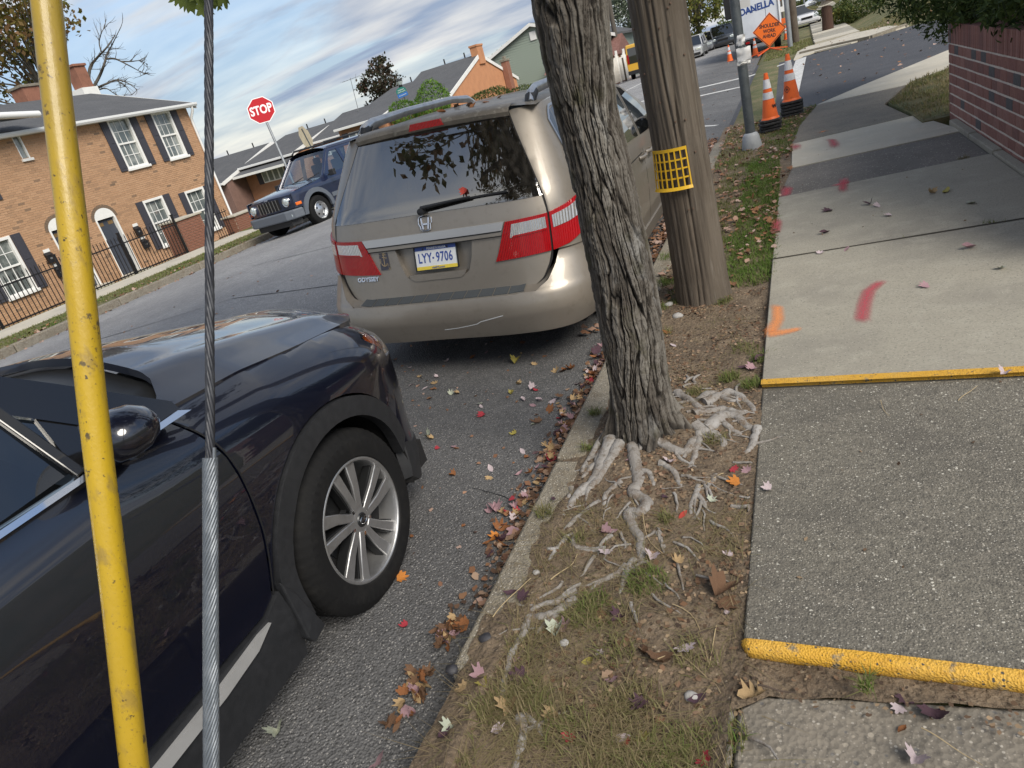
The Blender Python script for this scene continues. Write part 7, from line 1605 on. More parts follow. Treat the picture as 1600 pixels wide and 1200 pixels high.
# utility truck from behind
M_TWHITE = mat('truck_white', (.66, .70, .76), rough=.4, coat=.3, var=[(2, (.58, .62, .68), .45, .7)])
tl, tr_ = onz(1156, 84, -.08), onz(1225, 70, -.08); TY = 38.2; tx0, tx1 = ony(1159, 60, TY).x, ony(1222, 45, TY).x
tk = thing('box_truck', 'white box truck seen from behind with blue company lettering', 'truck', ((tx0+tx1)/2, TY+4, -.1))
MB().lohi((tx0, TY, .62), (tx1, TY+7, 3.6)).build('box_body', M_TWHITE, tk, bevel=.03); bb = tk.children[-1]
cxm = (tx0+tx1)/2+.35*(tx1-tx0)*.4
MB().lohi((tx0+.05, TY-.03, .68), (cxm-.015, TY-.002, 3.5)).build('rear_door', M_TWHITE, tk, bevel=.01); MB().lohi((cxm+.015, TY-.03, .68), (tx1-.05, TY-.002, 3.5)).build('rear_door', M_TWHITE, tk, bevel=.01)
M_TBLUE = mat('truck_blue', (.02, .06, .24), rough=.4)
lpz = ony(1182, 12, TY-.035); text('lettering', 'DANELLA', .40, M_TBLUE, tk, frame(lpz, (1, 0, .06), (.18, 0, 1)), bold=.014, depth=.002, xs=.86)
MB().lohi((tx0+.25, TY-.04, 1.78), (tx0+.75, TY-.031, 1.82)).build('small_print', M_TBLUE, tk)
for xx in (tx0+.08, tx1-.08): MB().tube([(xx, TY-.05, .7), (xx, TY-.05, 3.4)], .02, 6).build('lock_rod', M_SATIN, tk)
MB().lohi((tx0+.05, TY-.25, .42), (tx1-.05, TY+.1, .58)).build('rear_bumper', M_BLACKP, tk, bevel=.02)
for xx in (tx0+.25, tx1-.25): MB().lohi((xx-.09, TY-.26, .46), (xx+.09, TY-.251, .55)).build('tail_lamp', M_REDLENS, tk)
MB().lohi((tx0+.3, TY+.2, .35), (tx1-.3, TY+7, .62)).build('chassis', M_DARK, tk); MB().lohi((tx0+.1, TY+7, .4), (tx1-.1, TY+9, 2.6)).build('cab', M_TWHITE, tk, bevel=.1)
for xx, s in ((tx0+.12, -1), (tx1-.12, 1)):
    w = empty_part('wheel', tk); tyre(MB(), (xx, TY+1.5, .40), .5, .3, .28, s, lugs=False, n=32).build('tyre', M_TYRE, w, smooth=40); MB().lathe([(.28, 0), (.1, -.06*s), (0, -.05*s)], (xx, TY+1.5, .40), 20, 'x').build('rim', M_SATIN, w)
M_STRIPE = mat('hazard_orange', (.75, .15, .03), rough=.5)
for k in range(5): MB().lohi((tx1+.002, TY+.02, .9+k*.5), (tx1+.22, TY+.5, 1.12+k*.5)).build('side_locker', [M_STRIPE, M_TRIM][k % 2], tk)
# poles on the far pavement
pl_ = onz(1236, 76, -.05)
for lab, pb_, pt, r, m_ in (('slim grey steel pole at the kerb beyond the side street', (1235, 73), (1226, -20), .10, M_GALV_L), ('brown wooden pole just behind the slim grey pole', (1243, 66), (1233, -20), .17, M_POLE)):
    b0, b1 = onz(*pb_, -.06), None; b1 = ony(pt[0], pt[1], b0.y); t = thing('street_pole', lab, 'pole', b0); MB().tube([b0, (b0.x, b0.y, 2), (b0.x, b0.y, 8)], [r*1.06, r, r*.9], 12).build('shaft', m_, t, smooth=60)
for lab, px, D, r in (('thin far pole standing behind the wooden pole beyond the crossing', (1222, 20), 60, .10), ('pale far pole between the street poles and the slope', (1258, 20), 75, .09), ('dark old pole behind the white vinyl fence', (962, 60), 50, .17), ('thin dark sign post by the white vinyl fence', (974, 100), 47, .06)):
    c = atd(*px, D); t = thing('street_pole', lab, 'pole', (c.x, c.y, -.1)); MB().tube([(c.x, c.y, -.3), (c.x, c.y, c.z+(.4 if r < .08 else 5))], r, 8).build('shaft', M_GALV_L if 'pale' in lab else M_LIMB, t, smooth=60)
# ragged stump wrapped in film on the slope
sp0 = onz(1294, 48, -.05); M_RTRUNK = mat('reddish_bark', (.065, .035, .025), rough=.95, var=[(5, (.06, .03, .022), .4, .7, (1, 1, .2))], bump=[('noise', 14, .03, (1, 1, .2))])
su = thing('tree_trunk', 'reddish trunk on the slope with clear plastic film bulging round it', 'tree', (sp0.x, sp0.y, 0))
MB().tube([sp0-Vector((0, 0, .5)), sp0+Vector((0, 0, .6)), sp0+Vector((0, 0, 3.5))], [.29, .25, .22], 14).build('trunk', M_RTRUNK, su, smooth=60)
fc = atd(1288, 0, (sp0-Vector((0, 0, EYE))).dot(FW)-.5)
MB().grid(lambda u, v: tuple(fc+Vector((.85*math.sin(v)*math.cos(u), .45*math.sin(v)*math.sin(u), .38*math.cos(v)))*(1+.14*noise.noise(Vector((u*2, v*3, 1))))), [i*2*PI/24 for i in range(25)], [i*PI/10 for i in range(11)]).build('plastic_film', glass('film', (.8, .82, .82), .12), su, smooth=60)
# white vinyl fence beyond the crossing
fa, fb2 = atd(958, 128, 46), atd(990, 118, 50); vf = thing('vinyl_fence', 'white vinyl fence with scalloped top beside the yellow van', 'fence', ((fa.x+fb2.x)/2, (fa.y+fb2.y)/2, -.1))
nn_ = 14; d_ = (fb2-fa); d_.z = 0
for i in range(nn_):
    p = fa+d_*(i+.5)/nn_; h = 1.75-.28*abs(math.sin(PI*(i+.5)/nn_*3)); MB().box((p.x, p.y, -.1+h/2), (d_.length/nn_*.94, .04, h), Matrix.Rotation(math.atan2(d_.y, d_.x), 3, 'Z')).build('board', M_TRIM, vf)
for i in range(0, nn_+1, 5):
    p = fa+d_*i/nn_; MB().lohi((p.x-.07, p.y-.07, -.2), (p.x+.07, p.y+.07, 1.85)).build('post', M_TRIM, vf, bevel=.01)
# vehicles far down the street
def car_on(label, px, yaw, col, **k): p = onz(px[0], px[1], -.10); return far_car(label, (p.x, p.y, -.13), yaw, col, **k)
car_on('silver car parked just beyond the wooden pole', (1078, 97), 0, (.42, .43, .44), L=4.6, H=1.55, suv_=True)
car_on('second grey car parked beyond the silver one', (1097, 86), 0, (.16, .165, .18), L=4.6, H=1.5)
car_on('yellow car far down the street', (1102, 82), -.3, (.70, .52, .05))
car_on('dark oncoming car with white headlamps left of the box truck', (1131, 76), .08, (.02, .025, .035), H=1.7, Wd=1.95, suv_=True)
car_on('pale blue car glimpsed between the yellow car and the dark one', (1121, 76), 0, (.4, .5, .55))
car_on('white car far along the pavement beyond the slope', (1262, 42), 0, (.7, .7, .72))
# yellow van
yp = onz(981, 128, -.12); yv = thing('van', 'yellow van with dark rear window partly hidden by the wooden pole', 'van', (yp.x+1.1, yp.y, -.1), rot=(0, 0, 0)); M_VYEL = paint('van_yellow', (.70, .40, .03), metal=.0)
MB().prism([(-.95, .35), (.95, .35), (.98, 1.2), (.88, 2.05), (-.88, 2.05), (-.98, 1.2)], 0, 4.8, lambda u, v, w: (u, w, v)).build('body', M_VYEL, yv, bevel=.06, fix=True)
MB().prism([(-.82, .95), (.82, .95), (.80, 1.85), (-.80, 1.85)], -.012, -.002, lambda u, v, w: (u, w, v)).build('rear_window', M_DGLASS, yv, fix=True)
MB().lohi((-.95, -.10, .32), (.95, .02, .55)).build('bumper', M_BLACKP, yv, bevel=.02)
for s in (-1, 1):
    MB().lohi((s*.84-.06, -.016, .95), (s*.84+.06, -.003, 1.5)).build('tail_lamp', M_REDLENS, yv)
    for yc in (.9, 3.9): w = empty_part('wheel', yv); tyre(MB(), (s*.95, yc, .33), .33, .2, .2, s, lugs=False, n=32).build('tyre', M_TYRE, w, smooth=40); MB().lathe([(.2, 0), (0, 0)], (s*.95, yc, .33), 16, 'x').build('rim', M_SATIN, w)
# pavement continuing beyond the side street
fp2 = thing('side_pavement', None, None, (2, 40, 0), kind='structure')
L1 = [onz(*p, 0).xy for p in ((1240, 92), (1272, 80), (1330, 66), (1400, 45), (1420, 39), (1405, 36), (1330, 52), (1300, 62), (1262, 72), (1246, 80))]
MB().prism([tuple(p) for p in L1], -.06, -.012, lambda u, v, w: (u, v, w)).build('slab', M_SLAB_L, fp2, fix=True)
for i in range(16):
    y = 33+i*2.2; MB().lohi((1.0+.05*i, y+.02, -.12), (2.6+.05*i, y+2.18, .01)).build('slab', M_SLAB if i % 3 else M_SLAB_L, fp2)
"""kerb line of the far corner"""
ck = [onz(*p, -.05) for p in ((1250, 86), (1300, 74), (1360, 61), (1415, 42))]
for a, b in zip(ck, ck[1:]): MB().bar((a.x, a.y, -.01), (b.x, b.y, -.01), .14, .12).build('kerb_stone', M_KERB, fp2)
# ------------------------------------------------------------------ grass
M_GRASS = leafmat('grass_blades', [(.27, .215, .125), (.175, .18, .065), (.10, .175, .028)], .3)
def surf(x, y):
    if y < 13.4 and -1.005 < x < -.22: return zverge(x, y)
    if x < -13.45: return zleft(x)-.002
    if x < -1.16: return zroad(x)
    return -.004
def blades(name, XY, h, w, green, rng, lean=.55, label=None, zf=surf):
    n = len(XY); XY = np.asarray(XY); Zb = np.array([zf(a, b) for a, b in XY])-.004
    h = h*(.45+.8*rng.random(n)); a = rng.random(n)*2*PI; L = rng.random(n)**.7*lean*1.6
    d = np.stack([np.cos(a), np.sin(a)], 1); pd = np.stack([-d[:, 1], d[:, 0]], 1)*(w*(.6+.8*rng.random(n)))[:, None]
    B = np.concatenate([XY, Zb[:, None]], 1)
    def at(t, wd):
        off = d*(h*L*t**1.7)[:, None]; z = Zb+h*t*np.clip(1-.45*L*t, .15, 1)
        c = np.concatenate([XY+off, z[:, None]], 1); p = np.concatenate([pd*wd, np.zeros((n, 1))], 1); return c-p, c+p
    b0, b1 = at(0, 1); m0, m1 = at(.55, .75); t0, _ = at(1, 0)
    V = np.stack([b0, b1, m0, m1, t0], 1).reshape(-1, 3); k = np.arange(n)[:, None]*5
    F = np.concatenate([k+[0, 1, 3], k+[0, 3, 2], k+[2, 3, 4]], 1).reshape(-1, 3)
    t = np.repeat(np.clip(np.asarray(green)+rng.normal(0, .16, n), 0, 1), 3)
    o = link_mesh(name, mesh_np(name, V, F, t, 'FACE'), M_GRASS, kind='stuff'); return o
rgz = np.random.default_rng(3)
def zone(n, x0, x1, y0, y1, fn, clump=.6):
    out, g = [], []
    while len(out) < n:
        x, y = rgz.uniform(x0, x1), rgz.uniform(y0, y1); q = noise.noise(Vector((x*3.1, y*3.1, 9)))+.5*noise.noise(Vector((x*9, y*9, 2)))
        pr, gr = fn(x, y, q)
        if rgz.random() < pr: out.append((x, y)); g.append(gr)
    return out, g
def tufts(px_list):
    out, g = [], []
    for (px, n, r, gr) in px_list:
        c = onz(px[0], px[1], 0)
        for k in range(n): a = rgz.random()*2*PI; q = r*rgz.random()**.6; out.append((c.x+q*math.cos(a), c.y+q*math.sin(a))); g.append(gr)
    return out, g
# dry, matted grass at the near end of the verge
X, G = zone(3000, -1.0, -.30, .85, 1.95, lambda x, y, q: (max(0, min(1, .1+1.5*q+(1.55-y)*.2)), .10+.8*max(0, noise.noise(Vector((x*5, y*5, 40))))), .6)
blades('dry_grass', X, .055, .0013, G, rgz, 1.0)
X, G = tufts([((1010, 905), 220, .07, .75), ((925, 935), 160, .05, .7), ((960, 1010), 120, .06, .35), ((1085, 1010), 140, .07, .3), ((900, 960), 110, .05, .5), ((1060, 1150), 260, .09, .45), ((880, 1130), 200, .08, .4), ((980, 1080), 300, .10, .2), ((1130, 1130), 120, .06, .6), ((820, 1080), 160, .06, .35), ((760, 1100), 140, .06, .35), ((1020, 1180), 220, .09, .55), ((1140, 590), 240, .05, .6), ((1175, 600), 220, .05, .7), ((1085, 615), 160, .05, .35), ((1190, 560), 160, .06, .7), ((1120, 690), 130, .05, .35), ((900, 840), 70, .04, .4), ((850, 800), 110, .04, .35), ((1040, 810), 70, .03, .5), ((930, 645), 90, .03, .6), ((918, 700), 60, .03, .55), ((1105, 462), 260, .06, .65), ((1130, 470), 120, .06, .6), ((1060, 470), 160, .06, .7), ((1040, 440), 300, .10, .8), ((1050, 400), 320, .12, .85), ((1030, 480), 200, .08, .7), ((1560, 352), 60, .04, .6), ((1545, 353), 80, .04, .7), ((1415, 376), 30, .03, .6), ((1505, 248), 90, .05, .15), ((1352, 1072), 60, .02, .7), ((1030, 520), 120, .09, .45), ((1165, 545), 120, .08, .5)])
blades('grass_tufts', X, .05, .0016, G, rgz, .9)
# greener verge beyond the pole
X, G = zone(17000, -1.0, -.2, 4.7, 9.6, lambda x, y, q: (max(0, min(1, .30+.9*q+(.7 if x > -.55 else 0)-(.35 if x < -.85 else 0))), .55+.35*(x > -.6)+.3*q), .6)
blades('verge_grass', X, .05, .0026, G, rgz, .8)
X, G = zone(9000, -1.0, .36, 9.4, 13.35, lambda x, y, q: ((.55+.6*q)*(1 if x < float(np.interp(y, [9, 10, 11.5, 13.4], [-.06, -.05, .07, .37])) else 0), .42+.5*q+.15*(x > -.4)), .6)
blades('verge_grass', X, .05, .0036, G, rgz, .8)
X, G = zone(9000, 1.2, 3.2, 9.55, 15.5, lambda x, y, q: (.5+.8*q if (x > float(np.interp(y, [9.5, 10.2, 11.6, 13.3, 14, 15.6], [1.35, 1.35, 1.22, 1.72, 2.5, 3.4]))) else 0, .18+.5*q), .6)
blades('bank_grass', X, .07, .004, G, rgz, .8, zf=lambda x, y: .02+.10*max(0, min(1, (x-1.5)/2)))
X, G = zone(12000, -14.88, -13.48, 5, 19, lambda x, y, q: (.45+.8*q, .5+.6*q), .6); X2, G2 = zone(12000, -20.5, -16.25, 7, 20, lambda x, y, q: (.8, .75+.2*q), .6)
blades('far_grass', X+X2, .06, .006, G+G2, rgz, .7)
X, G = zone(9000, 1.9, 9, 29, 36, lambda x, y, q: (.5+.6*q, .25+.5*q), .6)
blades('slope_grass', X, .09, .010, G, rgz, .7, zf=lambda x, y: zbank(x, y)-.09)
X, G = zone(4000, -.9, 1.0, 30.5, 40, lambda x, y, q: (.6+.6*q, .45+.4*q), .6)
blades('slope_grass', X, .08, .010, G, rgz, .7, zf=lambda x, y: -.09)

# ------------------------------------------------------------------ fallen leaves, each an object of its own
def lm_(name, c, v=.8): return mat(name, c, rough=.75, spec=.3, var=[(60, tuple(q*.6 for q in c), .5, .75), (25, tuple(min(1, q*1.35) for q in c), .52, .75)], bump=[('noise', 120, .002)])
LC = {'lilac': lm_('lilac_leaf', (.50, .42, .44)), 'mauve': lm_('mauve_leaf', (.34, .215, .24)), 'rust': lm_('rust_leaf', (.24, .10, .04)), 'tan': lm_('tan_leaf', (.40, .28, .15)), 'crimson': lm_('crimson_leaf', (.33, .035, .05)), 'orange': lm_('orange_leaf', (.50, .19, .04)), 'plum': lm_('plum_leaf', (.075, .04, .055)), 'olive': lm_('olive_leaf', (.36, .31, .08)), 'pale green': lm_('pale_green_leaf', (.42, .45, .36)), 'brown': lm_('brown_leaf', (.15, .085, .05)), 'red': lm_('scarlet_leaf', (.40, .055, .04))}
_lm, lfr = {}, random.Random(12)
def put_leaf(x, y, z, colour, place=None, size=.03, label=None, rot=None, tilt=.35, kind='maple', curl=None, group=None):
    if place and kind == 'maple' and lfr.random() < .28: kind = 'oval'; size *= .8
    sh = lfr.randint(0, 3); key = (colour, sh, kind, curl)
    if key not in _lm: me = leaf_mesh(sh*7+3, 1.0, curl if curl else .45+.28*sh, kind); me.materials.append(LC[colour]); _lm[key] = me
    o = bpy.data.objects.new('fallen_leaf', _lm[key]); COL.objects.link(o); o.location = (x, y, z)
    o.rotation_euler = (lfr.uniform(-tilt, tilt), lfr.uniform(-tilt, tilt), lfr.uniform(0, 6.28) if rot is None else rot); s = size*1.22*lfr.uniform(.85, 1.2); o.scale = (s, s*lfr.uniform(.85, 1.1), s)
    if label: props(o, label, 'leaf', group or 'fallen leaves singled out')
    else: props(o, '%s fallen leaf %s' % (colour, place), 'leaf', '%s leaves %s' % (colour, place))
    return o
def LP(px, colour, place=None, size=.028, z=None, **k):
    p = onz(px[0], px[1], -.05 if z is None else z)
    if z is None:
        zz = surf(p.x, p.y); p = onz(px[0], px[1], zz); zz = surf(p.x, p.y)
    else: zz = z
    return put_leaf(p.x, p.y, zz+.003, colour, place, size, **k)
# the ones the photo singles out
LP((1178, 1090), 'tan', label='tan oak leaf on the near slab corner below the yellow nosing', size=.038, z=-.049, kind='oak', rot=1.9, tilt=.15)
LP((1460, 1117), 'plum', label='dark plum leaf on the near slab lying apart from the lilac one', size=.031, z=-.049, tilt=.2)
LP((1404, 1107), 'lilac', label='pale lilac leaf on the near slab close under the yellow nosing', size=.022, z=-.048, tilt=.3)
LP((1413, 1092), 'plum', label='plum leaf tucked behind the pale lilac leaf on the near slab', size=.022, z=-.049)
LP((1410, 1142), 'rust', label='curled rust leaf on the near slab below the lilac leaf', size=.017, z=-.049, kind='oval', curl=1.2)
LP((1430, 1188), 'lilac', label='large pale leaf cut by the bottom edge on the near slab', size=.032, z=-.049, tilt=.2)
LP((1071, 1012), 'lilac', label='broad pale pink maple leaf lying left of the yellow nosing end', size=.034, tilt=.15)
LP((434, 1146), 'pale green', label='grey green leaf alone on the asphalt beside the dark car sill', size=.034, tilt=.2)
LP((592, 1190), 'mauve', label='mauve leaf on the asphalt at the bottom edge of the view', size=.034)
LP((1201, 765), 'lilac', label='cupped lilac leaf on the rough slab edge beside the roots', size=.024, z=.001, curl=.9)
LP((1479, 299), 'olive', label='curled yellow brown leaf on the smooth slab', size=.05, z=.013, curl=1.2, kind='oval')
LP((1454, 302), 'tan', label='small tan leaf just left of the curled yellow brown one', size=.035, z=.013)
LP((1447, 447), 'mauve', label='mauve leaf on the smooth slab to the right of the long red mark', size=.035, z=.024)
LP((1295, 329), 'plum', label='dark plum leaf on the slab left of the other slab leaves', size=.05, z=.013)
LP((1360, 319), 'plum', label='small plum leaf beside a pale scrap on the far smooth slab', size=.04, z=.013)
LP((1372, 322), 'lilac', label='pale scrap of leaf touching the small plum leaf', size=.035, z=.013)
LP((1390, 337), 'lilac', label='pinkish pale leaf low on the far smooth slab', size=.04, z=.013)
LP((1515, 318), 'pale green', label='whitish leaf near the right edge of the far smooth slab', size=.04, z=.013)
LP((1564, 419), 'pale green', label='whitish curled leaf at the right of the nearer smooth slab', size=.032, z=.024, curl=1.0)
LP((1512, 388), 'mauve', label='mauve sliver of leaf below the weedy joint', size=.035, z=.024, kind='oval')
LP((1288, 365), 'plum', label='thin plum leaf sliver above the weedy joint', size=.035, z=.013, kind='oval')
LP((1323, 390), 'mauve', label='mauve leaf sliver right in the slab joint', size=.035, z=.024, kind='oval')
LP((1281, 396), 'lilac', label='whitish scrap at the slab joint', size=.025, z=.024)
LP((1568, 584), 'lilac', label='whitish torn leaf resting on the far yellow edge', size=.03, z=.026)
p = Vector(voff(.295, 1.20, .006)); lw = put_leaf(0, 0, 0, 'red', label='small red leaf stuck on the rear window above the wiper', size=.036, rot=0, tilt=.0); lw.parent = None
lw.matrix_world = Matrix.Translation(van.location) @ Matrix.Rotation(math.radians(3.2), 4, 'Y') @ frame(p, (1, 0, .1), (0, .55, 1)) @ Matrix.Rotation(2.6, 4, 'Z') @ Matrix.Diagonal((.036, .042, .036, 1))
for px, c, s in [((1067, 805), 'red', .024), ((1150, 752), 'orange', .028), ((1145, 735), 'crimson', .024), ((1168, 738), 'mauve', .024), ((1018, 868), 'lilac', .028), ((1060, 880), 'tan', .026), ((947, 863), 'lilac', .030), ((943, 832), 'mauve', .028), ((955, 830), 'mauve', .030), ((985, 715), 'mauve', .028), ((1045, 716), 'lilac', .026), ((872, 990), 'pale green', .034), ((880, 985), 'mauve', .030), ((968, 965), 'plum', .030), ((940, 965), 'brown', .030), ((922, 1035), 'olive', .026), ((935, 1022), 'lilac', .022), ((957, 1062), 'mauve', .026), ((795, 1103), 'tan', .034), ((865, 1118), 'tan', .030), ((773, 1145), 'lilac', .026), ((1007, 1107), 'plum', .034), ((1004, 1157), 'olive', .030), ((970, 1155), 'lilac', .030), ((976, 1165), 'red', .022), ((890, 1152), 'crimson', .024), ((912, 1150), 'plum', .028), ((1100, 1190), 'crimson', .022), ((1030, 1030), 'brown', .036), ((1005, 1020), 'brown', .034), ((1090, 1095), 'plum', .028), ((1125, 930), 'brown', .048), ((1132, 940), 'brown', .042), ((815, 935), 'plum', .034), ((800, 928), 'plum', .026), ((808, 1027), 'mauve', .022), ((752, 1060), 'mauve', .026), ((756, 1070), 'olive', .020), ((725, 1075), 'tan', .026), ((703, 1138), 'pale green', .022), ((690, 1152), 'plum', .024), ((815, 1060), 'plum', .028), ((905, 500), 'lilac', .03), ((1052, 540), 'lilac', .034), ((1043, 520), 'rust', .034), ((1187, 562), 'plum', .04), ((1176, 575), 'mauve', .04), ((1163, 577), 'plum', .035), ((1040, 775), 'plum', .022), ((865, 780), 'plum', .026), ((1110, 780), 'pale green', .02), ((940, 965), 'tan', .02), ((1140, 870), 'lilac', .016), ((1137, 955), 'lilac', .012)]:
    p = onz(px[0], px[1], 0); 
    LP(px, c, 'on the dirt verge near the tree roots' if px[1] < 900 else 'on the dry grass at the near end of the verge', s, curl=None)
road_px = [((882, 580), 'rust', .045), ((868, 582), 'tan', .034), ((893, 578), 'rust', .034), ((838, 612), 'crimson', .03), ((843, 628), 'lilac', .036), ((832, 610), 'lilac', .03), ((817, 627), 'lilac', .03), ((833, 635), 'mauve', .03), ((864, 628), 'lilac', .03), ((872, 632), 'tan', .03), ((875, 655), 'crimson', .03), ((858, 643), 'rust', .034), ((842, 660), 'brown', .04), ((832, 665), 'pale green', .024), ((877, 665), 'mauve', .03), ((870, 678), 'plum', .03), ((755, 650), 'crimson', .026), ((751, 632), 'pale green', .03), ((752, 637), 'lilac', .026), ((705, 617), 'pale green', .028), ((716, 616), 'tan', .028), ((740, 560), 'rust', .026), ((800, 617), 'olive', .026), ((810, 602), 'tan', .026), ((806, 568), 'olive', .036), ((835, 571), 'tan', .026), ((805, 680), 'olive', .028), ((817, 707), 'lilac', .026), ((822, 716), 'rust', .024), ((847, 711), 'lilac', .028), ((767, 734), 'lilac', .032), ((765, 748), 'tan', .024), ((812, 742), 'mauve', .03), ((838, 734), 'mauve', .03), ((710, 745), 'rust', .024), ((714, 702), 'rust', .022), ((682, 702), 'crimson', .022), ((670, 683), 'pale green', .03), ((675, 687), 'tan', .028), ((700, 543), 'lilac', .03), ((698, 566), 'lilac', .028), ((680, 600), 'tan', .032), ((664, 608), 'lilac', .028), ((642, 603), 'lilac', .026), ((684, 590), 'lilac', .026), ((760, 540), 'lilac', .022), ((760, 552), 'mauve', .022), ((815, 555), 'tan', .022), ((672, 625), 'brown', .026), ((775, 800), 'mauve', .03), ((768, 802), 'mauve', .026), ((782, 802), 'tan', .026), ((779, 843), 'orange', .028), ((765, 870), 'plum', .026), ((810, 806), 'crimson', .028), ((805, 816), 'lilac', .024), ((818, 788), 'tan', .026), ((823, 774), 'lilac', .028), ((805, 830), 'pale green', .024), ((724, 824), 'rust', .018), ((644, 840), 'rust', .024), ((710, 700), 'mauve', .02), ((626, 905), 'orange', .032), ((635, 980), 'crimson', .018), ((640, 575), 'lilac', .02), ((655, 590), 'tan', .02)]
for px, c, s in road_px:
    p = onz(px[0], px[1], -.13); LP(px, c, 'on the asphalt between the two parked cars', s)
# drift along the gutter
cols = ['mauve', 'lilac', 'rust', 'plum', 'tan', 'crimson', 'brown', 'rust', 'mauve']
for k in range(74):
    y = 2.05+2.45*(k+.5)/74+lfr.uniform(-.03, .03); x = -1.275-abs(lfr.gauss(0, .05)); put_leaf(x, y, zroad(x)+.004+lfr.uniform(0, .022), lfr.choice(cols), 'in the drift along the kerb', lfr.uniform(.018, .034), tilt=.7)
for px, n in (((712, 985), 18), ((700, 1000), 10), ((655, 1080), 12), ((640, 1110), 10), ((660, 1060), 6)):
    c = onz(px[0], px[1], -.15)
    for k in range(n): x, y = min(c.x+lfr.gauss(0, .025), -1.172), c.y+lfr.gauss(0, .04); put_leaf(x, y, zroad(x)+.004+lfr.uniform(0, .03), lfr.choice(['rust', 'brown', 'tan', 'rust', 'brown', 'mauve']), 'heaped in the gutter at the near end of the kerb', lfr.uniform(.018, .03), tilt=.9)
# the rest, too many and too small to count
def scatter(name, n, fn, cols_, size, seed):
    r = np.random.default_rng(seed); P = []
    while len(P) < n:
        q = fn(r)
        if q: P.append(q)
    P = np.array(P); a = r.normal(0, 1, (n, 3)); a[:, 2] *= .25; a /= np.linalg.norm(a, axis=1)[:, None]; b = np.cross(np.tile([0, 0, 1.0], (n, 1))+r.normal(0, .25, (n, 3)), a); b /= np.linalg.norm(b, axis=1)[:, None]
    s = (size*(.5+r.random(n)))[:, None]; V = np.stack([P-a*s, P-b*s*.55, P-a*s*.1-b*s*.75, P+a*s*.6-b*s*.4, P+a*s, P+a*s*.5+b*s*.6, P-a*s*.1+b*s*.7, P-a*s*.5+b*s*.5], 1); V[:, [3, 6], 2] += s*.25
    return link_mesh(name, mesh_np(name, V.reshape(-1, 3), np.arange(8*n).reshape(n, 8), r.random(n), 'FACE'), cols_, kind='stuff')
M_LIT = mat('leaf_litter', (.2, .1, .05), rough=.85, tint=[(.10, .05, .035), (.27, .13, .06), (.42, .31, .27)])
M_CRUMB = mat('soil_crumbs', (.1, .07, .05), rough=.95, tint=[(.045, .03, .022), (.14, .085, .05), (.30, .22, .14)])
M_SCRAP = mat('leaf_scraps', (.1, .06, .04), rough=.9, tint=[(.055, .032, .022), (.16, .085, .045), (.30, .21, .15)])
def f1(r):
    y = r.uniform(4.4, 13.0); x = -1.24-abs(r.normal(0, .11)); return (x, y, zroad(x)+.006+r.random()*.03)
def f2(r):
    y = r.uniform(4.6, 13.2); x = r.uniform(-1.05, float(np.interp(y, [7, 8.4, 10, 11.5, 13.4], [-.2, -.07, -.05, .07, .37])))
    return (x, y, surf(x, y)+.012+.02*r.random()) if r.random() < .35+.9*noise.noise(Vector((x*2, y*1.3, 77))) else None
def f3(r):
    x, y = r.uniform(-1.0, -.26), r.uniform(.85, 4.6); return (x, y, zverge(x, y)+.002) if r.random() < .35+.8*noise.noise(Vector((x*4, y*4, 5))) else None
def f4(r):
    x, y = r.uniform(-.3, 1.6), r.uniform(1.26, 1.66); s = (x+.27)/1.87; return (x, y, -.036+.004*r.random()) if 1.38-.13*s < y < 1.62-.20*s else None
def f5(r):
    x, y = r.uniform(-9, -1.2), r.uniform(2.5, 40); return (x, y, zroad(x)+.004) if r.random() < .2+.5*(x > -2) else None
def f6(r): x, y = r.uniform(-13.9, -13.0), r.uniform(6, 20); return (x, y, (-.27 if x < -13.3 else zroad(x))+.006)
def f7(r): x, y = r.uniform(.2, 10), r.uniform(13.6, 33); return (x, y, zbank(x, y)-.025+.03*(y > 29)) if r.random() < .5 else None
def f8(r): x, y = r.uniform(-.2, 1.5), r.uniform(1.7, 13); return (x, y, .016 if 3.2 < y < 7.0 else .004) if r.random() < .4 else None
def f9(r): x, y = r.uniform(-4.5, -1.25), r.uniform(1.8, 5.2); return (x, y, zroad(x)+.004)
def f10(r):
    y = r.uniform(1.75, 4.6); x = -1.24-abs(r.normal(0, .06)); return (x, y, zroad(x)+.004+r.random()*.012)
scatter('leaf_litter', 420, f10, M_SCRAP, .016, 14); scatter('leaf_litter', 160, f10, M_LIT, .02, 15)
scatter('leaf_litter', 1500, f1, M_LIT, .026, 1); scatter('leaf_litter', 1100, f2, M_LIT, .026, 2); scatter('ground_litter', 4200, f3, M_CRUMB, .0075, 3); scatter('leaf_scraps', 800, f3, M_SCRAP, .0115, 13); scatter('ground_litter', 500, f4, M_CRUMB, .006, 4)
scatter('leaf_litter', 420, f5, M_LIT, .024, 5); scatter('leaf_litter', 420, f6, M_LIT, .035, 6); scatter('leaf_litter', 500, f7, M_LIT, .035, 7); scatter('pavement_specks', 130, f8, M_CRUMB, .0075, 8); scatter('leaf_litter', 260, f9, M_LIT, .012, 9)
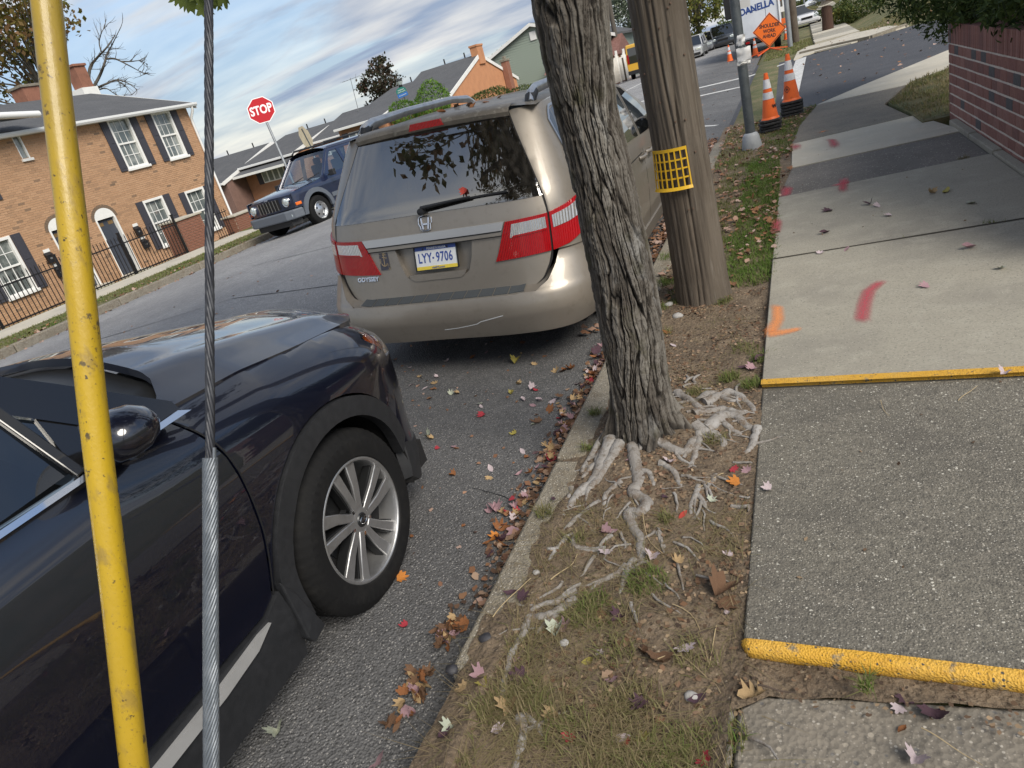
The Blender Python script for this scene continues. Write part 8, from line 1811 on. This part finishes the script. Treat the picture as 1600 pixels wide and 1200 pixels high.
# straws, twigs and stones
M_STRAW = mat('dry_straw', (.40, .31, .18), rough=.8); M_TWIG = mat('dead_twig', (.085, .06, .045), rough=.9)
def stick(px, r, m_, label, group):
    P = []
    for q in px: v = onz(q[0], q[1], 0); P.append(Vector((v.x, v.y, (surf(v.x, v.y) if v.x < -.27 else .0)+.006)))
    P = spl(P, 4); t = MB().tube([p+Vector((0, 0, .003*math.sin(i))) for i, p in enumerate(P)], [r*(1-.5*i/len(P)) for i in range(len(P))], 6).build('twig', m_, smooth=60); props(t, label, 'twig', group)
stick([(1012, 745), (975, 770), (935, 790), (905, 800)], .0035, M_TWIG, 'long dark twig lying across the grey roots', 'twigs on the verge')
stick([(1130, 738), (1110, 750), (1092, 765)], .002, M_STRAW, 'pale straw right of the roots', 'twigs on the verge')
stick([(1005, 805), (1012, 840), (1035, 862)], .0018, M_STRAW, 'pale pine needle pair below the main root', 'twigs on the verge')
stick([(1050, 940), (1085, 960), (1104, 1020)], .0018, M_STRAW, 'thin straw stalk bent over the dry grass', 'twigs on the verge')
stick([(1118, 970), (1110, 1000), (1104, 1025)], .0018, M_STRAW, 'straight straw stalk beside the broad pink leaf', 'twigs on the verge')
stick([(860, 905), (890, 880), (902, 866)], .0022, M_STRAW, 'short pale stick by the upper gutter stones', 'twigs on the verge')
stick([(1125, 830), (1145, 845), (1158, 856)], .003, M_TWIG, 'dark twig in the bare dirt by the pavement edge', 'twigs on the verge')
stick([(1060, 985), (1090, 978), (1118, 974)], .003, M_TWIG, 'dark twig above the broad pink leaf', 'twigs on the verge')
stick([(1185, 1073), (1215, 1080), (1243, 1086)], .0032, M_TWIG, 'dark twig beside the tan oak leaf', 'twigs on the verge')
stick([(1376, 627), (1380, 640), (1390, 653)], .0012, M_STRAW, 'thin white bent straw on the rough slab', 'twigs on the verge')
stick([(1497, 628), (1512, 615), (1527, 606)], .0015, M_STRAW, 'straight tan straw near the far yellow edge', 'twigs on the verge')
stick([(1440, 1140), (1490, 1170), (1535, 1200)], .0015, M_STRAW, 'long thin straw running off the near slab', 'twigs on the verge')
stick([(1020, 1020), (1060, 1010), (1100, 1040)], .002, M_STRAW, 'faint straw in the matted grass', 'twigs on the verge')
stick([(770, 965), (800, 930), (830, 905)], .002, M_STRAW, 'straw along the inner edge of the kerb', 'twigs on the verge')
M_STONE = mat('dark_stone', (.035, .035, .042), rough=.6, bump=[('noise', 40, .004)]); M_STONE2 = mat('pale_stone', (.33, .32, .31), rough=.7, bump=[('noise', 40, .004)])
for k, (px, r, m_, lab) in enumerate((((760, 996), .022, M_STONE, 'dark rounded stone at the kerb edge'), ((705, 1045), .020, M_STONE, 'flat dark stone by the kerb joint'), ((837, 892), .012, M_STONE2, 'small pale stone among the gutter leaves'), ((1075, 1065), .018, M_STONE2, 'grey stone in the grass below the pink leaf'), ((880, 1000), .014, M_STONE2, 'pale stone left of the grass tufts'), ((1058, 492), .030, M_STONE2, 'pale stone in front of the wooden pole'), ((1045, 475), .026, M_STONE2, 'grey lump of bark left of the pole base'))):
    p = onz(px[0], px[1], 0); z = surf(p.x, p.y) if p.x > -1.0 else -.01; V = []; n = 12
    for a in np.linspace(0.01, PI-.01, 8):
        for b in np.linspace(0, 2*PI, n, endpoint=False):
            d = Vector((math.sin(a)*math.cos(b), math.sin(a)*math.sin(b), math.cos(a))); q = r*(1+.25*noise.noise(d*1.6+Vector((k*3, 0, 0)))); V.append((p.x+d.x*q*1.2, p.y+d.y*q, z+r*.3+d.z*q*.65))
    o = MB().add(V, [(i*n+j, i*n+(j+1) % n, (i+1)*n+(j+1) % n, (i+1)*n+j) for i in range(7) for j in range(n)]).build('stone', m_, smooth=60); props(o, lab, 'stone', 'loose stones on the verge')
# debris on the van roof
for k in range(9):
    o = put_leaf(0, 0, 0, lfr.choice(['brown', 'plum', 'rust']), label='crumpled brown leaf lying on the dusty roof of the minivan', size=.028, group='leaves on the roof of the minivan', kind='oval', curl=1.0); x, y = lfr.uniform(-.1, .35), lfr.uniform(.75, 1.25); o.location = van.location+Vector((x, y, vroof(x, y)+.004-x*math.tan(math.radians(3.2))))
# dead grass lying flat and matted over the near verge
X, G = zone(3600, -1.02, -.28, .9, 2.2, lambda x, y, q: (max(0, min(1, .4+1.2*q+(1.7-y)*.4)), .02+.12*max(0, q)), .6)
blades('matted_straw', X, .075, .0010, G, rgz, 2.6)
X, G = zone(500, -1.0, -.27, 2.9, 4.6, lambda x, y, q: (max(0, min(1, .1+.9*q)), .12+.3*max(0, q)), .6)
blades('matted_straw', X, .05, .0010, G, rgz, 2.4)

# ------------------------------------------------------------------ leaves of one colour and place: told apart by how far they lie from a landmark
ORD = 'first second third fourth fifth sixth seventh eighth ninth tenth eleventh twelfth thirteenth fourteenth fifteenth sixteenth seventeenth eighteenth nineteenth twentieth'.split()
ORD += ['twenty-'+q for q in ORD[:9]]+['thirtieth']
LAND = {'on the asphalt between the two parked cars': ((-1.7, 1.84), 'on the road', 'from the dark car\'s wheel'), 'on the dirt verge near the tree roots': ((-.74, 2.76), 'on the rooted dirt', 'from the furrowed trunk'), 'on the dry grass at the near end of the verge': ((-.27, 1.55), 'on the near dry grass', 'from the yellow nosing'), 'in the drift along the kerb': ((-1.3, 4.5), 'in the kerb drift', 'from the minivan bumper'), 'heaped in the gutter at the near end of the kerb': ((-1.7, 1.84), 'in the near gutter heap', 'from the dark car\'s wheel')}
byg = {}
for o in COL.objects:
    if o.get('category') == 'leaf': byg.setdefault(o['label'], []).append(o)
for lab, L_o in byg.items():
    if len(L_o) < 2: continue
    if 'roof of the minivan' in lab:
        L_o.sort(key=lambda o: o.location.y)
        for i, o in enumerate(L_o): o['label'] = 'crumpled brown leaf on the minivan roof, %s from its brake lamp' % ORD[i]
        continue
    for k, (c, short, rel) in LAND.items():
        if k in lab:
            L_o.sort(key=lambda o: math.hypot(o.location.x-c[0], o.location.y-c[1])); col_ = lab.split(' fallen')[0]
            for i, o in enumerate(L_o): o['label'] = '%s leaf %s, %s of its colour %s' % (col_, short, ORD[min(i, 29)], rel)
# ------------------------------------------------------------------ lettering becomes mesh
bpy.context.view_layer.update(); _dg = bpy.context.evaluated_depsgraph_get()
for o in [o for o in COL.objects if o.type == 'FONT']:
    me = bpy.data.meshes.new_from_object(o.evaluated_get(_dg)); n = o.name
    q = bpy.data.objects.new('lettering', me); COL.objects.link(q); q.parent = o.parent; q.matrix_parent_inverse = o.matrix_parent_inverse.copy(); q.matrix_basis = o.matrix_basis.copy()
    if not me.materials: me.materials.append(o.data.materials[0])
    bpy.data.objects.remove(o)
